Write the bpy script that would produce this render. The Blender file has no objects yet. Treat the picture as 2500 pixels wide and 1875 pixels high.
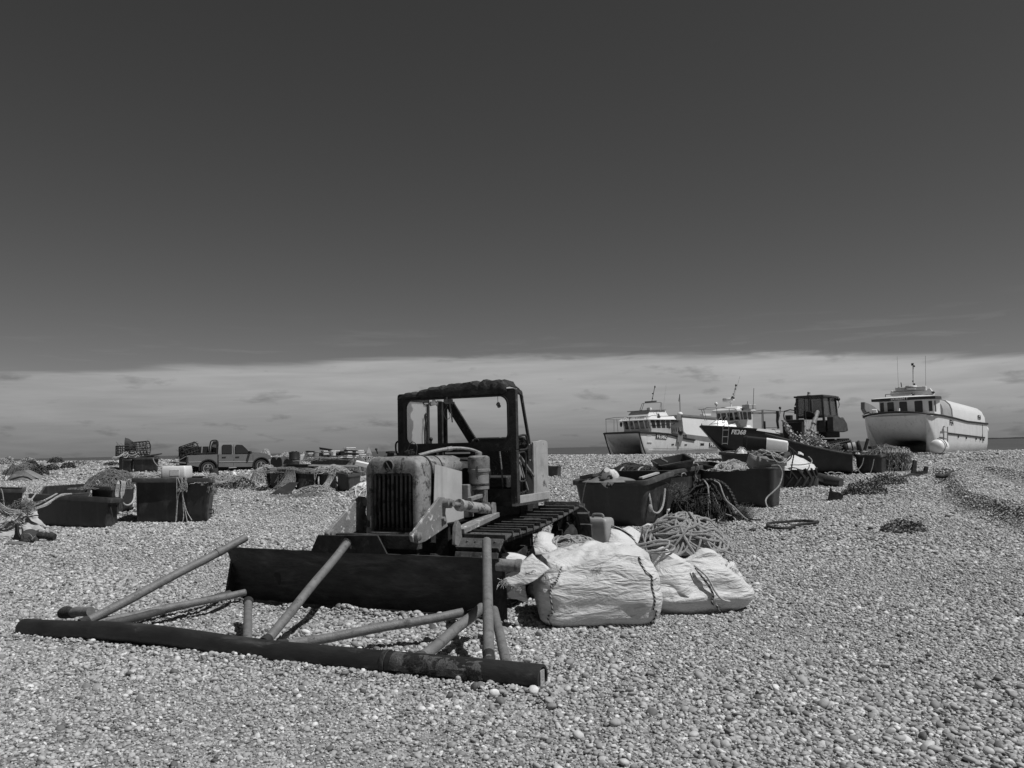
import bpy, bmesh, math, random
import numpy as np
from mathutils import Vector, Matrix, Euler, noise
R = math.radians
V = Vector
random.seed(7)
scene = bpy.context.scene
COL = scene.collection

# ------------------------------------------------------------------ camera geometry
F_PX, CX, CY = 2000.0, 1250.0, 937.5
CAM_H = 1.55
PITCH, ROLL = math.atan(157.1 / 2000.0), R(1.19)
_F = V((0, math.cos(PITCH), math.sin(PITCH)))
_U0 = V((0, -math.sin(PITCH), math.cos(PITCH)))
_R0 = V((1, 0, 0))
CAM_R = math.cos(ROLL) * _R0 - math.sin(ROLL) * _U0
CAM_U = math.cos(ROLL) * _U0 + math.sin(ROLL) * _R0
CAM_P = V((0, 0, CAM_H))

def ray(px, py):
    return (_F + CAM_R * ((px - CX) / F_PX) - CAM_U * ((py - CY) / F_PX))

def at(px, py, d):
    """point seen at a photo pixel at forward distance d"""
    r = ray(px, py)
    return CAM_P + r * (d / r.y)

# ------------------------------------------------------------------ terrain
def sstep(a, b, t):
    t = min(1.0, max(0.0, (t - a) / (b - a)))
    return t * t * (3 - 2 * t)

_KN = [(-60, 0), (0, 0), (8, 0.0), (14, 0.14), (25, 0.40), (42, 0.80), (51, 1.0), (57, 1.0), (64, 0.9), (78, -0.4), (100, -3.2), (125, -5.0), (400, -8.0)]

def ramp(y):
    if y <= _KN[0][0]: return _KN[0][1]
    for i in range(len(_KN) - 1):
        x0, z0 = _KN[i]; x1, z1 = _KN[i + 1]
        if y <= x1:
            def sl(k):
                if k <= 0 or k >= len(_KN) - 1: return 0.0
                return (_KN[k + 1][1] - _KN[k - 1][1]) / (_KN[k + 1][0] - _KN[k - 1][0])
            h = x1 - x0; t = (y - x0) / h
            m0, m1 = sl(i) * h, sl(i + 1) * h
            return (2*t**3-3*t*t+1)*z0 + (t**3-2*t*t+t)*m0 + (-2*t**3+3*t*t)*z1 + (t**3-t*t)*m1
    return _KN[-1][1]

RUTS = [(13.5, 26.3, 8.0, 12.8, .26, .22, 1.3), (15.3, 26.3, 10.0, 12.8, .24, .22, 1.2), (17.2, 26.3, 12.2, 12.8, .16, .3, 1.2)]
BANKS = [(-4.43, 7.35, .10, 5.21, .045, .13), (-4.34, 7.56, .19, 5.41, .035, .12), (-3.0, 8.43, -.19, 7.12, .10, .16)]
def ground(x, y):
    z = ramp(y)
    z += -0.0092 * x * sstep(36, 52, y)
    if y < 75:
        z += 0.045 * noise.noise(V((x * 0.22, y * 0.22, 0.3))) + 0.028 * noise.noise(V((x * 0.7, y * 0.7, 5.3))) + 0.014 * noise.noise(V((x * 2.1, y * 2.1, 2.3)))
        z += 0.06 * sstep(35, 48, y) * noise.noise(V((x * 0.16, y * 0.3, 9.1)))
    if 4.5 < y < 9.5 and -5 < x < 1:
        # shingle banked up against the pipe and under the blade
        for (ax, ay, bx, by, h_, w_) in BANKS:
            t = ((x - ax) * (bx - ax) + (y - ay) * (by - ay)) / ((bx - ax) ** 2 + (by - ay) ** 2)
            if -0.02 < t < 1.02:
                d = math.hypot(x - ax - t * (bx - ax), y - ay - t * (by - ay))
                if d < 3 * w_: z += h_ * (0.45 + 1.1 * abs(noise.noise(V((t * 9, h_ * 50, 0))))) * math.exp(-(d / w_) ** 2)
    if 6 < y < 34 and x > 4:
        # old vehicle tracks: a steep little bank on the left of each, fading gently to the right
        for (xa, ya, xb, yb, h_, wl, wr) in RUTS:
            t = (y - yb) / (ya - yb)
            u = x - (xb + (xa - xb) * t + 0.22 * math.sin(y * 0.55 + xa) + 0.15 * noise.noise(V((y * 0.6, xa, 0))))
            z += h_ * sstep(-0.3, 0.0, t) * (1 - sstep(0.9, 1.15, t)) * (math.exp(-(u / (wl if u < 0 else wr)) ** 2) - 0.35 * math.exp(-((u + 0.55) / 0.3) ** 2))
    return z

def gat(px, py, dz=0.0):
    """point of the ground seen at a photo pixel (dz above it)"""
    r = ray(px, py); r = r / r.y
    y = 2.0
    while y < 140:
        p = CAM_P + r * y
        if p.z <= ground(p.x, p.y) + dz: break
        y += 0.25
    lo, hi = y - 0.25, y
    for _ in range(20):
        m = (lo + hi) / 2; p = CAM_P + r * m
        if p.z <= ground(p.x, p.y) + dz: hi = m
        else: lo = m
    return CAM_P + r * hi

def gz(x, y): return V((x, y, ground(x, y)))

# ------------------------------------------------------------------ things
def tag(o, label=None, cat=None, group=None, kind=None):
    if label: o['label'] = label
    if cat: o['category'] = cat
    if group: o['group'] = group
    if kind: o['kind'] = kind
    return o

def thing(name, label, cat, loc=(0, 0, 0), rotz=0.0, group=None, rot=None):
    o = bpy.data.objects.new(name, None)
    o.empty_display_size = 0.3
    COL.objects.link(o)
    o.location = loc
    o.rotation_euler = rot if rot else (0, 0, rotz)
    return tag(o, label, cat, group)

def mat_of(o):
    return Matrix.Translation(o.location) @ o.rotation_euler.to_matrix().to_4x4()

def LP(o, px, py, axis, val):
    """local point on the plane local[axis] = val of a thing, seen at a photo pixel"""
    Mi = mat_of(o).inverted()
    p0 = Mi @ CAM_P
    d = Mi.to_3x3() @ ray(px, py)
    k = 'xyz'.index(axis)
    t = (val - p0[k]) / d[k]
    return p0 + d * t

def copy_tree(o, parent=None):
    c = o.copy(); COL.objects.link(c)
    if parent: c.parent = parent
    for ch in list(o.children):
        copy_tree(ch, c)
    return c

class MB:
    def __init__(s): s.v = []; s.f = []
    def add(s, vs, fs, M=None):
        b = len(s.v)
        for p in vs:
            p = V(p)
            s.v.append(M @ p if M is not None else p)
        for f in fs: s.f.append([b + i for i in f])
        return s
    def box(s, c, size, rot=None):
        x, y, z = size[0] / 2, size[1] / 2, size[2] / 2
        M = Matrix.Translation(c)
        if rot is not None: M = M @ (Euler(rot).to_matrix().to_4x4() if not isinstance(rot, Matrix) else rot.to_4x4())
        return s.add([(-x,-y,-z),(x,-y,-z),(x,y,-z),(-x,y,-z),(-x,-y,z),(x,-y,z),(x,y,z),(-x,y,z)],
                     [(0,3,2,1),(4,5,6,7),(0,1,5,4),(1,2,6,5),(2,3,7,6),(3,0,4,7)], M)
    def beam(s, p, q, w, h, up=(0, 0, 1)):
        p, q = V(p), V(q); d = q - p; L = d.length
        if L < 1e-6: return s
        x = d / L; u = V(up)
        if abs(x.dot(u)) > 0.98: u = V((1, 0, 0)) if abs(x.x) < 0.9 else V((0, 1, 0))
        y = u.cross(x).normalized(); z = x.cross(y)
        M = Matrix((x, y, z)).transposed()
        return s.box((p + q) / 2, (L, w, h), M)
    def tube(s, pts, r, n=8, caps=True):
        pts = [V(p) for p in pts]
        m = len(pts)
        rr = r if isinstance(r, (list, tuple)) else [r] * m
        b = len(s.v); prev = None
        for i, p in enumerate(pts):
            t = (pts[min(i + 1, m - 1)] - pts[max(i - 1, 0)])
            if t.length < 1e-9: t = V((0, 0, 1))
            t.normalize()
            if prev is None:
                a = V((0, 0, 1)) if abs(t.z) < 0.9 else V((1, 0, 0))
                a = (a - t * a.dot(t)).normalized()
            else:
                a = prev - t * prev.dot(t)
                if a.length < 1e-6: a = t.orthogonal()
                a.normalize()
            prev = a; c = t.cross(a)
            for k in range(n):
                an = 2 * math.pi * k / n
                s.v.append(p + (a * math.cos(an) + c * math.sin(an)) * rr[i])
        for i in range(m - 1):
            for k in range(n):
                k2 = (k + 1) % n
                s.f.append([b + i*n + k, b + i*n + k2, b + (i+1)*n + k2, b + (i+1)*n + k])
        if caps:
            s.f.append([b + k for k in range(n)][::-1]); s.f.append([b + (m-1)*n + k for k in range(n)])
        return s
    def lathe(s, prof, n=24, M=None, cap=True):
        vs = []; fs = []
        for (r, z) in prof:
            for k in range(n):
                an = 2 * math.pi * k / n
                vs.append((r * math.cos(an), r * math.sin(an), z))
        for i in range(len(prof) - 1):
            for k in range(n):
                k2 = (k + 1) % n
                fs.append((i*n + k, i*n + k2, (i+1)*n + k2, (i+1)*n + k))
        if cap:
            fs.append(tuple(range(n))[::-1]); fs.append(tuple((len(prof)-1)*n + k for k in range(n)))
        return s.add(vs, fs, M)
    def prism(s, poly, axis, a, b, M=None):
        """poly: list of 2D points in the two other axes, extruded from a to b"""
        def mk(u, w, t):
            return {'x': (t, u, w), 'y': (u, t, w), 'z': (u, w, t)}[axis]
        n = len(poly)
        vs = [mk(u, w, a) for u, w in poly] + [mk(u, w, b) for u, w in poly]
        fs = [tuple(range(n))[::-1], tuple(range(n, 2*n))] + [(i, (i+1) % n, n + (i+1) % n, n + i) for i in range(n)]
        return s.add(vs, fs, M)
    def plate(s, pts, thick):
        """planar polygon given by 3D points, made solid by thick along its normal (backwards)"""
        pts = [V(p) for p in pts]; n = V((0, 0, 0)); m = len(pts)
        for i in range(m):
            a, b = pts[i], pts[(i+1) % m]
            n += a.cross(b)
        n.normalize()
        b_ = [p - n * thick for p in pts]
        return s.add(pts + b_, [tuple(range(m)), tuple(range(m, 2*m))[::-1]] + [(i, m + i, m + (i+1) % m, (i+1) % m) for i in range(m)])
    def loft(s, rings, closed=True, cap0=True, cap1=True):
        n = len(rings[0]); b = len(s.v)
        for r in rings:
            for p in r: s.v.append(V(p))
        for i in range(len(rings) - 1):
            for k in range(n if closed else n - 1):
                k2 = (k + 1) % n
                s.f.append([b + i*n + k, b + i*n + k2, b + (i+1)*n + k2, b + (i+1)*n + k])
        if cap0: s.f.append([b + k for k in range(n)][::-1])
        if cap1: s.f.append([b + (len(rings)-1)*n + k for k in range(n)])
        return s
    def ball(s, c, r, nu=14, nv=9, M=None):
        prof = [(max(1e-4, math.sin(math.pi * i / nv)) , -math.cos(math.pi * i / nv)) for i in range(nv + 1)]
        sc = r if isinstance(r, (tuple, list)) else (r, r, r)
        MM = Matrix.Translation(c) @ (M.to_4x4() if M is not None else Matrix.Identity(4)) @ Matrix.Diagonal((*sc, 1))
        return s.lathe(prof, nu, MM)
    def build(s, name, mat, parent=None, smooth=38, bevel=0.0, seg=2):
        me = bpy.data.meshes.new(name)
        me.from_pydata([tuple(p) for p in s.v], [], s.f)
        bm = bmesh.new(); bm.from_mesh(me)
        bmesh.ops.recalc_face_normals(bm, faces=bm.faces)
        bm.to_mesh(me); bm.free()
        if smooth:
            me.shade_smooth()
            me.set_sharp_from_angle(angle=R(smooth))
        o = bpy.data.objects.new(name, me)
        me.materials.append(mat)
        COL.objects.link(o)
        if parent: o.parent = parent
        if bevel:
            md = o.modifiers.new('bevel', 'BEVEL'); md.width = bevel; md.segments = seg; md.limit_method = 'ANGLE'; md.angle_limit = R(35)
            md.harden_normals = True
        return o

def text_mesh(txt, size, depth=0.004, shear=0.0, bold=0.0, spacing=1.0):
    """plain lettering as a mesh lying in the local xz plane, facing -y, centred"""
    cu = bpy.data.curves.new('lettering', 'FONT')
    cu.body = txt; cu.size = size; cu.extrude = depth; cu.shear = shear; cu.offset = bold
    cu.align_x = 'CENTER'; cu.align_y = 'CENTER'; cu.space_character = spacing
    o = bpy.data.objects.new('lettering', cu)
    COL.objects.link(o)
    dg = bpy.context.evaluated_depsgraph_get()
    me = bpy.data.meshes.new_from_object(o.evaluated_get(dg))
    bpy.data.objects.remove(o); bpy.data.curves.remove(cu)
    return me

def put_text(txt, size, mat, parent, origin, xdir, zdir, name='lettering', **kw):
    me = text_mesh(txt, size, **kw)
    x = V(xdir).normalized(); z = V(zdir); z = (z - x * z.dot(x)).normalized(); n = x.cross(z)
    M = Matrix((x, z, n)).transposed().to_4x4(); M.translation = V(origin)
    me.transform(M)
    me.materials.clear(); me.materials.append(mat)
    me.name = name
    o = bpy.data.objects.new(name, me); COL.objects.link(o)
    if parent: o.parent = parent
    return o

def smooth_path(pts, n=6):
    """Catmull-Rom through points"""
    pts = [V(p) for p in pts]
    if len(pts) < 3: return pts
    P = [pts[0]*2 - pts[1]] + pts + [pts[-1]*2 - pts[-2]]
    out = []
    for i in range(1, len(P) - 2):
        a, b, c, d = P[i-1], P[i], P[i+1], P[i+2]
        for k in range(n):
            t = k / n
            out.append(0.5 * ((2*b) + (c - a)*t + (2*a - 5*b + 4*c - d)*t*t + (3*b - a - 3*c + d)*t**3))
    out.append(pts[-1])
    return out

def rrect(hx, hy, r, n=5):
    """rounded rectangle outline, counter-clockwise"""
    r = min(r, hx * 0.99, hy * 0.99); o = []
    for (cx, cy, a0) in ((hx-r, hy-r, 0), (-hx+r, hy-r, 90), (-hx+r, -hy+r, 180), (hx-r, -hy+r, 270)):
        for k in range(n + 1):
            a = R(a0 + 90 * k / n); o.append((cx + r*math.cos(a), cy + r*math.sin(a)))
    return o

# ------------------------------------------------------------------ materials (black-and-white film: everything is grey)
_M = {}
def g3(v): return (v, v, v, 1)

def new_mat(name):
    m = bpy.data.materials.new(name); m.use_nodes = True
    nt = m.node_tree; nt.nodes.clear()
    out = nt.nodes.new('ShaderNodeOutputMaterial'); b = nt.nodes.new('ShaderNodeBsdfPrincipled')
    nt.links.new(b.outputs[0], out.inputs[0])
    return m, nt, b

def nd(nt, t, **kw):
    n = nt.nodes.new(t)
    for k, v in kw.items():
        if hasattr(n, k): setattr(n, k, v)
        else: n.inputs[k].default_value = v
    return n

def noise_node(nt, vec, scale, detail=5, rough=0.6, dist=0.0):
    n = nt.nodes.new('ShaderNodeTexNoise')
    n.inputs['Scale'].default_value = scale; n.inputs['Detail'].default_value = detail
    n.inputs['Roughness'].default_value = rough; n.inputs['Distortion'].default_value = dist
    nt.links.new(vec, n.inputs['Vector'])
    return n

def cramp(nt, fac, stops, interp='LINEAR'):
    c = nt.nodes.new('ShaderNodeValToRGB'); c.color_ramp.interpolation = interp
    e = c.color_ramp.elements
    while len(e) < len(stops): e.new(0.5)
    for i, (p, v) in enumerate(stops):
        e[i].position = p; e[i].color = g3(v) if not isinstance(v, tuple) else v
    nt.links.new(fac, c.inputs[0])
    return c

def MAT(name, v, rough=0.6, var=0.25, scale=6.0, metal=0.0, bump=0.15, bscale=40.0, patch=None, pscale=8.0, pth=(0.52, 0.58), streak=None, spec=0.4, stretch=(1, 1, 1)):
    """grey surface with mottling; patch = second value showing in worn patches; streak = value of vertical run stains"""
    if name in _M: return _M[name]
    m, nt, b = new_mat(name)
    L = nt.links.new
    tc = nt.nodes.new('ShaderNodeTexCoord')
    mp = nt.nodes.new('ShaderNodeMapping'); mp.inputs['Scale'].default_value = stretch
    L(tc.outputs['Object'], mp.inputs[0])
    vec = mp.outputs[0]
    n1 = noise_node(nt, vec, scale, 6, 0.65)
    col = cramp(nt, n1.outputs['Fac'], [(0.3, v * (1 - var)), (0.7, v * (1 + var))]).outputs[0]
    rough_out = None
    if patch is not None:
        n2 = noise_node(nt, vec, pscale, 8, 0.7, 0.4)
        fac = cramp(nt, n2.outputs['Fac'], [(pth[0], 0.0), (pth[1], 1.0)])
        n3 = noise_node(nt, vec, pscale * 5, 4, 0.6)
        pc = cramp(nt, n3.outputs['Fac'], [(0.3, patch * 0.6), (0.7, patch * 1.35)])
        mx = nt.nodes.new('ShaderNodeMix'); mx.data_type = 'RGBA'
        L(fac.outputs[0], mx.inputs['Factor']); L(col, mx.inputs['A']); L(pc.outputs[0], mx.inputs['B'])
        col = mx.outputs['Result']
        rr = nt.nodes.new('ShaderNodeMapRange'); rr.inputs['To Min'].default_value = rough; rr.inputs['To Max'].default_value = 0.9
        L(fac.outputs[0], rr.inputs['Value']); rough_out = rr.outputs[0]
    if streak is not None:
        m2 = nt.nodes.new('ShaderNodeMapping'); m2.inputs['Scale'].default_value = (7, 7, 0.35)
        L(tc.outputs['Object'], m2.inputs[0])
        n4 = noise_node(nt, m2.outputs[0], 1.0, 5, 0.6)
        f4 = cramp(nt, n4.outputs['Fac'], [(0.54, 0.0), (0.75, 0.75)])
        mx = nt.nodes.new('ShaderNodeMix'); mx.data_type = 'RGBA'
        L(f4.outputs[0], mx.inputs['Factor']); L(col, mx.inputs['A']); mx.inputs['B'].default_value = g3(streak)
        col = mx.outputs['Result']
    L(col, b.inputs['Base Color'])
    b.inputs['Roughness'].default_value = rough
    if rough_out is not None: L(rough_out, b.inputs['Roughness'])
    b.inputs['Metallic'].default_value = metal
    b.inputs['Specular IOR Level'].default_value = spec
    if bump:
        nb = noise_node(nt, vec, bscale, 4, 0.6)
        bp = nt.nodes.new('ShaderNodeBump'); bp.inputs['Strength'].default_value = bump; bp.inputs['Distance'].default_value = 0.02
        L(nb.outputs['Fac'], bp.inputs['Height']); L(bp.outputs[0], b.inputs['Normal'])
    _M[name] = m
    return m

def GLASS(name='window_glass', v=0.03, alpha=1.0):
    if name in _M: return _M[name]
    m, nt, b = new_mat(name)
    b.inputs['Base Color'].default_value = g3(v); b.inputs['Roughness'].default_value = 0.06
    b.inputs['Specular IOR Level'].default_value = 0.5
    if alpha < 1:
        tr = nt.nodes.new('ShaderNodeBsdfTransparent'); mx = nt.nodes.new('ShaderNodeMixShader')
        mx.inputs[0].default_value = alpha
        nt.links.new(tr.outputs[0], mx.inputs[1]); nt.links.new(b.outputs[0], mx.inputs[2])
        out = [n for n in nt.nodes if n.type == 'OUTPUT_MATERIAL'][0]
        nt.links.new(mx.outputs[0], out.inputs[0])
    _M[name] = m
    return m
# ------------------------------------------------------------------ camera, light, sky
cam = bpy.data.cameras.new('camera'); camo = bpy.data.objects.new('camera', cam); COL.objects.link(camo)
cam.sensor_width = 36; cam.lens = 36 * F_PX / 2500.0
cam.clip_start = 0.05; cam.clip_end = 30000
Mc = Matrix((CAM_R, CAM_U, -_F)).transposed().to_4x4(); Mc.translation = CAM_P
camo.matrix_world = Mc
scene.camera = camo

SUN_EL, SUN_AZ = R(60), math.atan2(0.90, -0.43)      # azimuth measured from +Y towards +X
sdir = V((math.cos(SUN_EL) * math.sin(SUN_AZ), math.cos(SUN_EL) * math.cos(SUN_AZ), math.sin(SUN_EL)))
sl = bpy.data.lights.new('sun', 'SUN'); sl.energy = 4.15; sl.angle = R(0.5); sl.color = (1, 1, 1)
so = bpy.data.objects.new('sun', sl); COL.objects.link(so)
so.rotation_euler = sdir.to_track_quat('Z', 'Y').to_euler(); so.location = (20, -10, 40)

w = bpy.data.worlds.new('World'); scene.world = w; w.use_nodes = True
nt = w.node_tree; nt.nodes.clear(); L = nt.links.new
wo = nt.nodes.new('ShaderNodeOutputWorld'); bg = nt.nodes.new('ShaderNodeBackground'); L(bg.outputs[0], wo.inputs[0])
sky = nt.nodes.new('ShaderNodeTexSky'); sky.sky_type = 'NISHITA'; sky.sun_disc = False
sky.sun_elevation = SUN_EL; sky.sun_rotation = SUN_AZ; sky.dust_density = 0.35; sky.air_density = 1.0; sky.ozone_density = 1.0
# red-filtered black-and-white film: only the red light of the sky counts
sp = nt.nodes.new('ShaderNodeSeparateColor'); L(sky.outputs[0], sp.inputs[0])
tc = nt.nodes.new('ShaderNodeTexCoord')
sx = nt.nodes.new('ShaderNodeSeparateXYZ'); L(tc.outputs['Generated'], sx.inputs[0])
def mth(op, a, b=None, c=None):
    n = nt.nodes.new('ShaderNodeMath'); n.operation = op
    for i, q in enumerate((a, b, c)):
        if q is None: continue
        if isinstance(q, (int, float)): n.inputs[i].default_value = q
        else: L(q, n.inputs[i])
    return n.outputs[0]
# far-off layer of sea cloud low over the horizon
az = mth('ARCTAN2', sx.outputs['X'], sx.outputs['Y'])
el = mth('ARCSINE', sx.outputs['Z'])
cv = nt.nodes.new('ShaderNodeCombineXYZ'); L(mth('MULTIPLY', az, 5.0), cv.inputs[0]); L(mth('MULTIPLY', el, 42.0), cv.inputs[1])
nA = noise_node(nt, cv.outputs[0], 0.9, 6, 0.55, 0.6)        # long streaks
cv2 = nt.nodes.new('ShaderNodeCombineXYZ'); L(mth('MULTIPLY', az, 15.0), cv2.inputs[0]); L(mth('MULTIPLY', el, 52.0), cv2.inputs[1])
nB = noise_node(nt, cv2.outputs[0], 1.0, 6, 0.55, 0.15)       # ragged puffs
cv4 = nt.nodes.new('ShaderNodeCombineXYZ'); L(mth('MULTIPLY', az, 8.0), cv4.inputs[0]); L(mth('MULTIPLY', el, 95.0), cv4.inputs[1])
nD = noise_node(nt, cv4.outputs[0], 1.0, 7, 0.6, 0.5)        # fine fibres
cv3 = nt.nodes.new('ShaderNodeCombineXYZ'); L(mth('MULTIPLY', az, 3.0), cv3.inputs[0])
nC = noise_node(nt, cv3.outputs[0], 1.0, 4, 0.6)
# top of the layer at about 6.3 degrees, a little lower to the left
top = mth('ADD', mth('ADD', mth('SUBTRACT', 0.1120, mth('MULTIPLY', mth('MULTIPLY', az, az), 0.080)), mth('MULTIPLY', mth('SUBTRACT', nC.outputs['Fac'], 0.5), 0.006)), mth('ADD', mth('MULTIPLY', mth('SUBTRACT', nA.outputs['Fac'], 0.5), 0.012), mth('MULTIPLY', mth('SUBTRACT', nD.outputs['Fac'], 0.5), 0.016)))
edge = nt.nodes.new('ShaderNodeMapRange'); edge.interpolation_type = 'SMOOTHSTEP'
L(mth('SUBTRACT', top, el), edge.inputs['Value']); edge.inputs['From Min'].default_value = -0.005; edge.inputs['From Max'].default_value = 0.007
# thin wisps above it
wis = cramp(nt, mth('ADD', mth('MULTIPLY', nD.outputs['Fac'], 0.6), mth('MULTIPLY', nA.outputs['Fac'], 0.4)), [(0.52, 0.0), (0.68, 0.24)])
wf = nt.nodes.new('ShaderNodeMapRange'); wf.interpolation_type = 'SMOOTHSTEP'; L(el, wf.inputs['Value'])
wf.inputs['From Min'].default_value = 0.17; wf.inputs['From Max'].default_value = 0.10
cover = mth('MAXIMUM', edge.outputs[0], mth('MULTIPLY', wis.outputs[0], wf.outputs[0]))
# brightness through the layer: bright top, greyer haze towards the sea
lum = cramp(nt, mth('DIVIDE', el, 0.115), [(0.0, 0.175), (0.2, 0.245), (0.45, 0.335), (0.8, 0.375), (1.0, 0.34)])
lumv = mth('MULTIPLY', lum.outputs[0], mth('ADD', 0.76, mth('MULTIPLY', nA.outputs['Fac'], 0.48)))
dk = cramp(nt, nB.outputs['Fac'], [(0.57, 1.0), (0.72, 0.62)])
lumv = mth('MULTIPLY', mth('MULTIPLY', lumv, dk.outputs[0]), mth('ADD', 0.80, mth('MULTIPLY', nD.outputs['Fac'], 0.40)))
lumv = mth('MULTIPLY', lumv, mth('ADD', 1.0, mth('MULTIPLY', az, 0.16)))
SKY_STR = 0.1
base = mth('MULTIPLY', mth('POWER', sp.outputs[0], 1.15), 0.34)
mixv = nt.nodes.new('ShaderNodeMix'); mixv.data_type = 'FLOAT'
L(cover, mixv.inputs['Factor']); L(base, mixv.inputs['A']); L(mth('DIVIDE', lumv, SKY_STR), mixv.inputs['B'])
cc = nt.nodes.new('ShaderNodeCombineColor')
for i in range(3): L(mixv.outputs['Result'], cc.inputs[i])
L(cc.outputs[0], bg.inputs['Color']); bg.inputs['Strength'].default_value = SKY_STR

scene.view_settings.view_transform = 'Standard'; scene.view_settings.look = 'None'
scene.view_settings.exposure = 0.0; scene.view_settings.gamma = 1.0
scene.cycles.max_bounces = 6; scene.cycles.diffuse_bounces = 3; scene.cycles.transparent_max_bounces = 8

# ------------------------------------------------------------------ beach
def axis_steps(a, b, f0, f1):
    o = [a]; 
    while o[-1] < b:
        t = (o[-1] - a) / (b - a)
        o.append(o[-1] + f0 + (f1 - f0) * t)
    return o
ys = [-60, -30, -15, -6, -2, 0] + axis_steps(1.0, 34, 0.14, 0.22) + axis_steps(34.3, 66, 0.35, 0.6) + axis_steps(67, 125, 2, 4) + [180, 300, 400]
NX = 320
verts = []; faces = []
def xpos(k, y):
    t = (k / (NX - 1)) * 2 - 1
    half = 12 + max(0, y) * 0.85
    c = t * half
    if abs(t) > 0.9: c += math.copysign(((abs(t) - 0.9) / 0.1) ** 2 * 900, t)
    return c
for y in ys:
    for k in range(NX):
        x = xpos(k, y)
        verts.append((x, y, ground(x, y) if abs(x) < 150 else ground(math.copysign(150, x), y)))
for j in range(len(ys) - 1):
    for k in range(NX - 1):
        a = j * NX + k
        faces.append((a, a + 1, a + NX + 1, a + NX))
me = bpy.data.meshes.new('shingle_beach'); me.from_pydata(verts, [], faces); me.shade_smooth()
beach = bpy.data.objects.new('shingle_beach', me); COL.objects.link(beach); tag(beach, kind='structure')

def shingle_material():
    m, nt, b = new_mat('shingle')
    L = nt.links.new
    geo = nt.nodes.new('ShaderNodeNewGeometry'); pos = geo.outputs['Position']
    def vor(scale, feat='F1'):
        v = nt.nodes.new('ShaderNodeTexVoronoi'); v.inputs['Scale'].default_value = scale; v.feature = feat
        L(pos, v.inputs['Vector']); return v
    v1 = vor(24); v2 = vor(11)
    s1 = nt.nodes.new('ShaderNodeSeparateColor'); L(v1.outputs['Color'], s1.inputs[0])
    s2 = nt.nodes.new('ShaderNodeSeparateColor'); L(v2.outputs['Color'], s2.inputs[0])
    c1 = cramp(nt, s1.outputs[0], [(0.0, 0.15), (0.35, 0.25), (0.75, 0.335), (1.0, 0.47)])
    c2 = cramp(nt, s2.outputs[0], [(0.0, 0.12), (0.3, 0.23), (0.8, 0.335), (1.0, 0.49)])
    mx = nt.nodes.new('ShaderNodeMix'); mx.data_type = 'RGBA'; mx.inputs['Factor'].default_value = 0.5
    L(c1.outputs[0], mx.inputs['A']); L(c2.outputs[0], mx.inputs['B'])
    nz = noise_node(nt, pos, 0.35, 5, 0.6)
    tone = cramp(nt, nz.outputs['Fac'], [(0.3, 0.85), (0.7, 1.12)])
    mu = nt.nodes.new('ShaderNodeMix'); mu.data_type = 'RGBA'; mu.blend_type = 'MULTIPLY'; mu.inputs['Factor'].default_value = 1
    L(mx.outputs['Result'], mu.inputs['A']); L(tone.outputs[0], mu.inputs['B'])
    L(mu.outputs['Result'], b.inputs['Base Color'])
    b.inputs['Roughness'].default_value = 0.85; b.inputs['Specular IOR Level'].default_value = 0.25
    mm = nt.nodes.new('ShaderNodeMath'); mm.operation = 'ADD'
    L(v1.outputs['Distance'], mm.inputs[0]); L(v2.outputs['Distance'], mm.inputs[1])
    bp = nt.nodes.new('ShaderNodeBump'); bp.invert = True; bp.inputs['Strength'].default_value = 0.9; bp.inputs['Distance'].default_value = 0.03
    L(mm.outputs[0], bp.inputs['Height']); L(bp.outputs[0], b.inputs['Normal'])
    return m
me.materials.append(shingle_material())

# loose pebbles: one uncountable layer lying on the beach
def pebble_material():
    m, nt, b = new_mat('pebble_stone')
    L = nt.links.new
    oi = nt.nodes.new('ShaderNodeObjectInfo'); tc = nt.nodes.new('ShaderNodeTexCoord')
    c = cramp(nt, oi.outputs['Random'], [(0.0, 0.08), (0.10, 0.185), (0.45, 0.325), (0.8, 0.42), (0.93, 0.52), (1.0, 0.70)])
    n = noise_node(nt, tc.outputs['Object'], 1.6, 5, 0.65)
    t = cramp(nt, n.outputs['Fac'], [(0.3, 0.78), (0.7, 1.15)])
    mu = nt.nodes.new('ShaderNodeMix'); mu.data_type = 'RGBA'; mu.blend_type = 'MULTIPLY'; mu.inputs['Factor'].default_value = 1
    L(c.outputs[0], mu.inputs['A']); L(t.outputs[0], mu.inputs['B']); L(mu.outputs['Result'], b.inputs['Base Color'])
    b.inputs['Roughness'].default_value = 0.7; b.inputs['Specular IOR Level'].default_value = 0.3
    return m
pebmat = pebble_material()
pcol = bpy.data.collections.new('pebble_shapes')
rnd = random.Random(3)
for i in range(7):
    bm = bmesh.new(); bmesh.ops.create_icosphere(bm, subdivisions=2, radius=1)
    off = V((i * 7.3, 1.7 * i, 3))
    for vtx in bm.verts:
        p = vtx.co.copy()
        k = 1 + 0.22 * noise.noise(p * 0.9 + off) + 0.10 * noise.noise(p * 2.1 + off)
        vtx.co = V((p.x * k, p.y * k * (0.62 + 0.06 * i), p.z * k * (0.46 + 0.07 * (i % 4))))
    pm = bpy.data.meshes.new('pebble'); bm.to_mesh(pm); bm.free(); pm.shade_smooth(); pm.materials.append(pebmat)
    po = bpy.data.objects.new('pebble', pm); pcol.objects.link(po)

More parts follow.
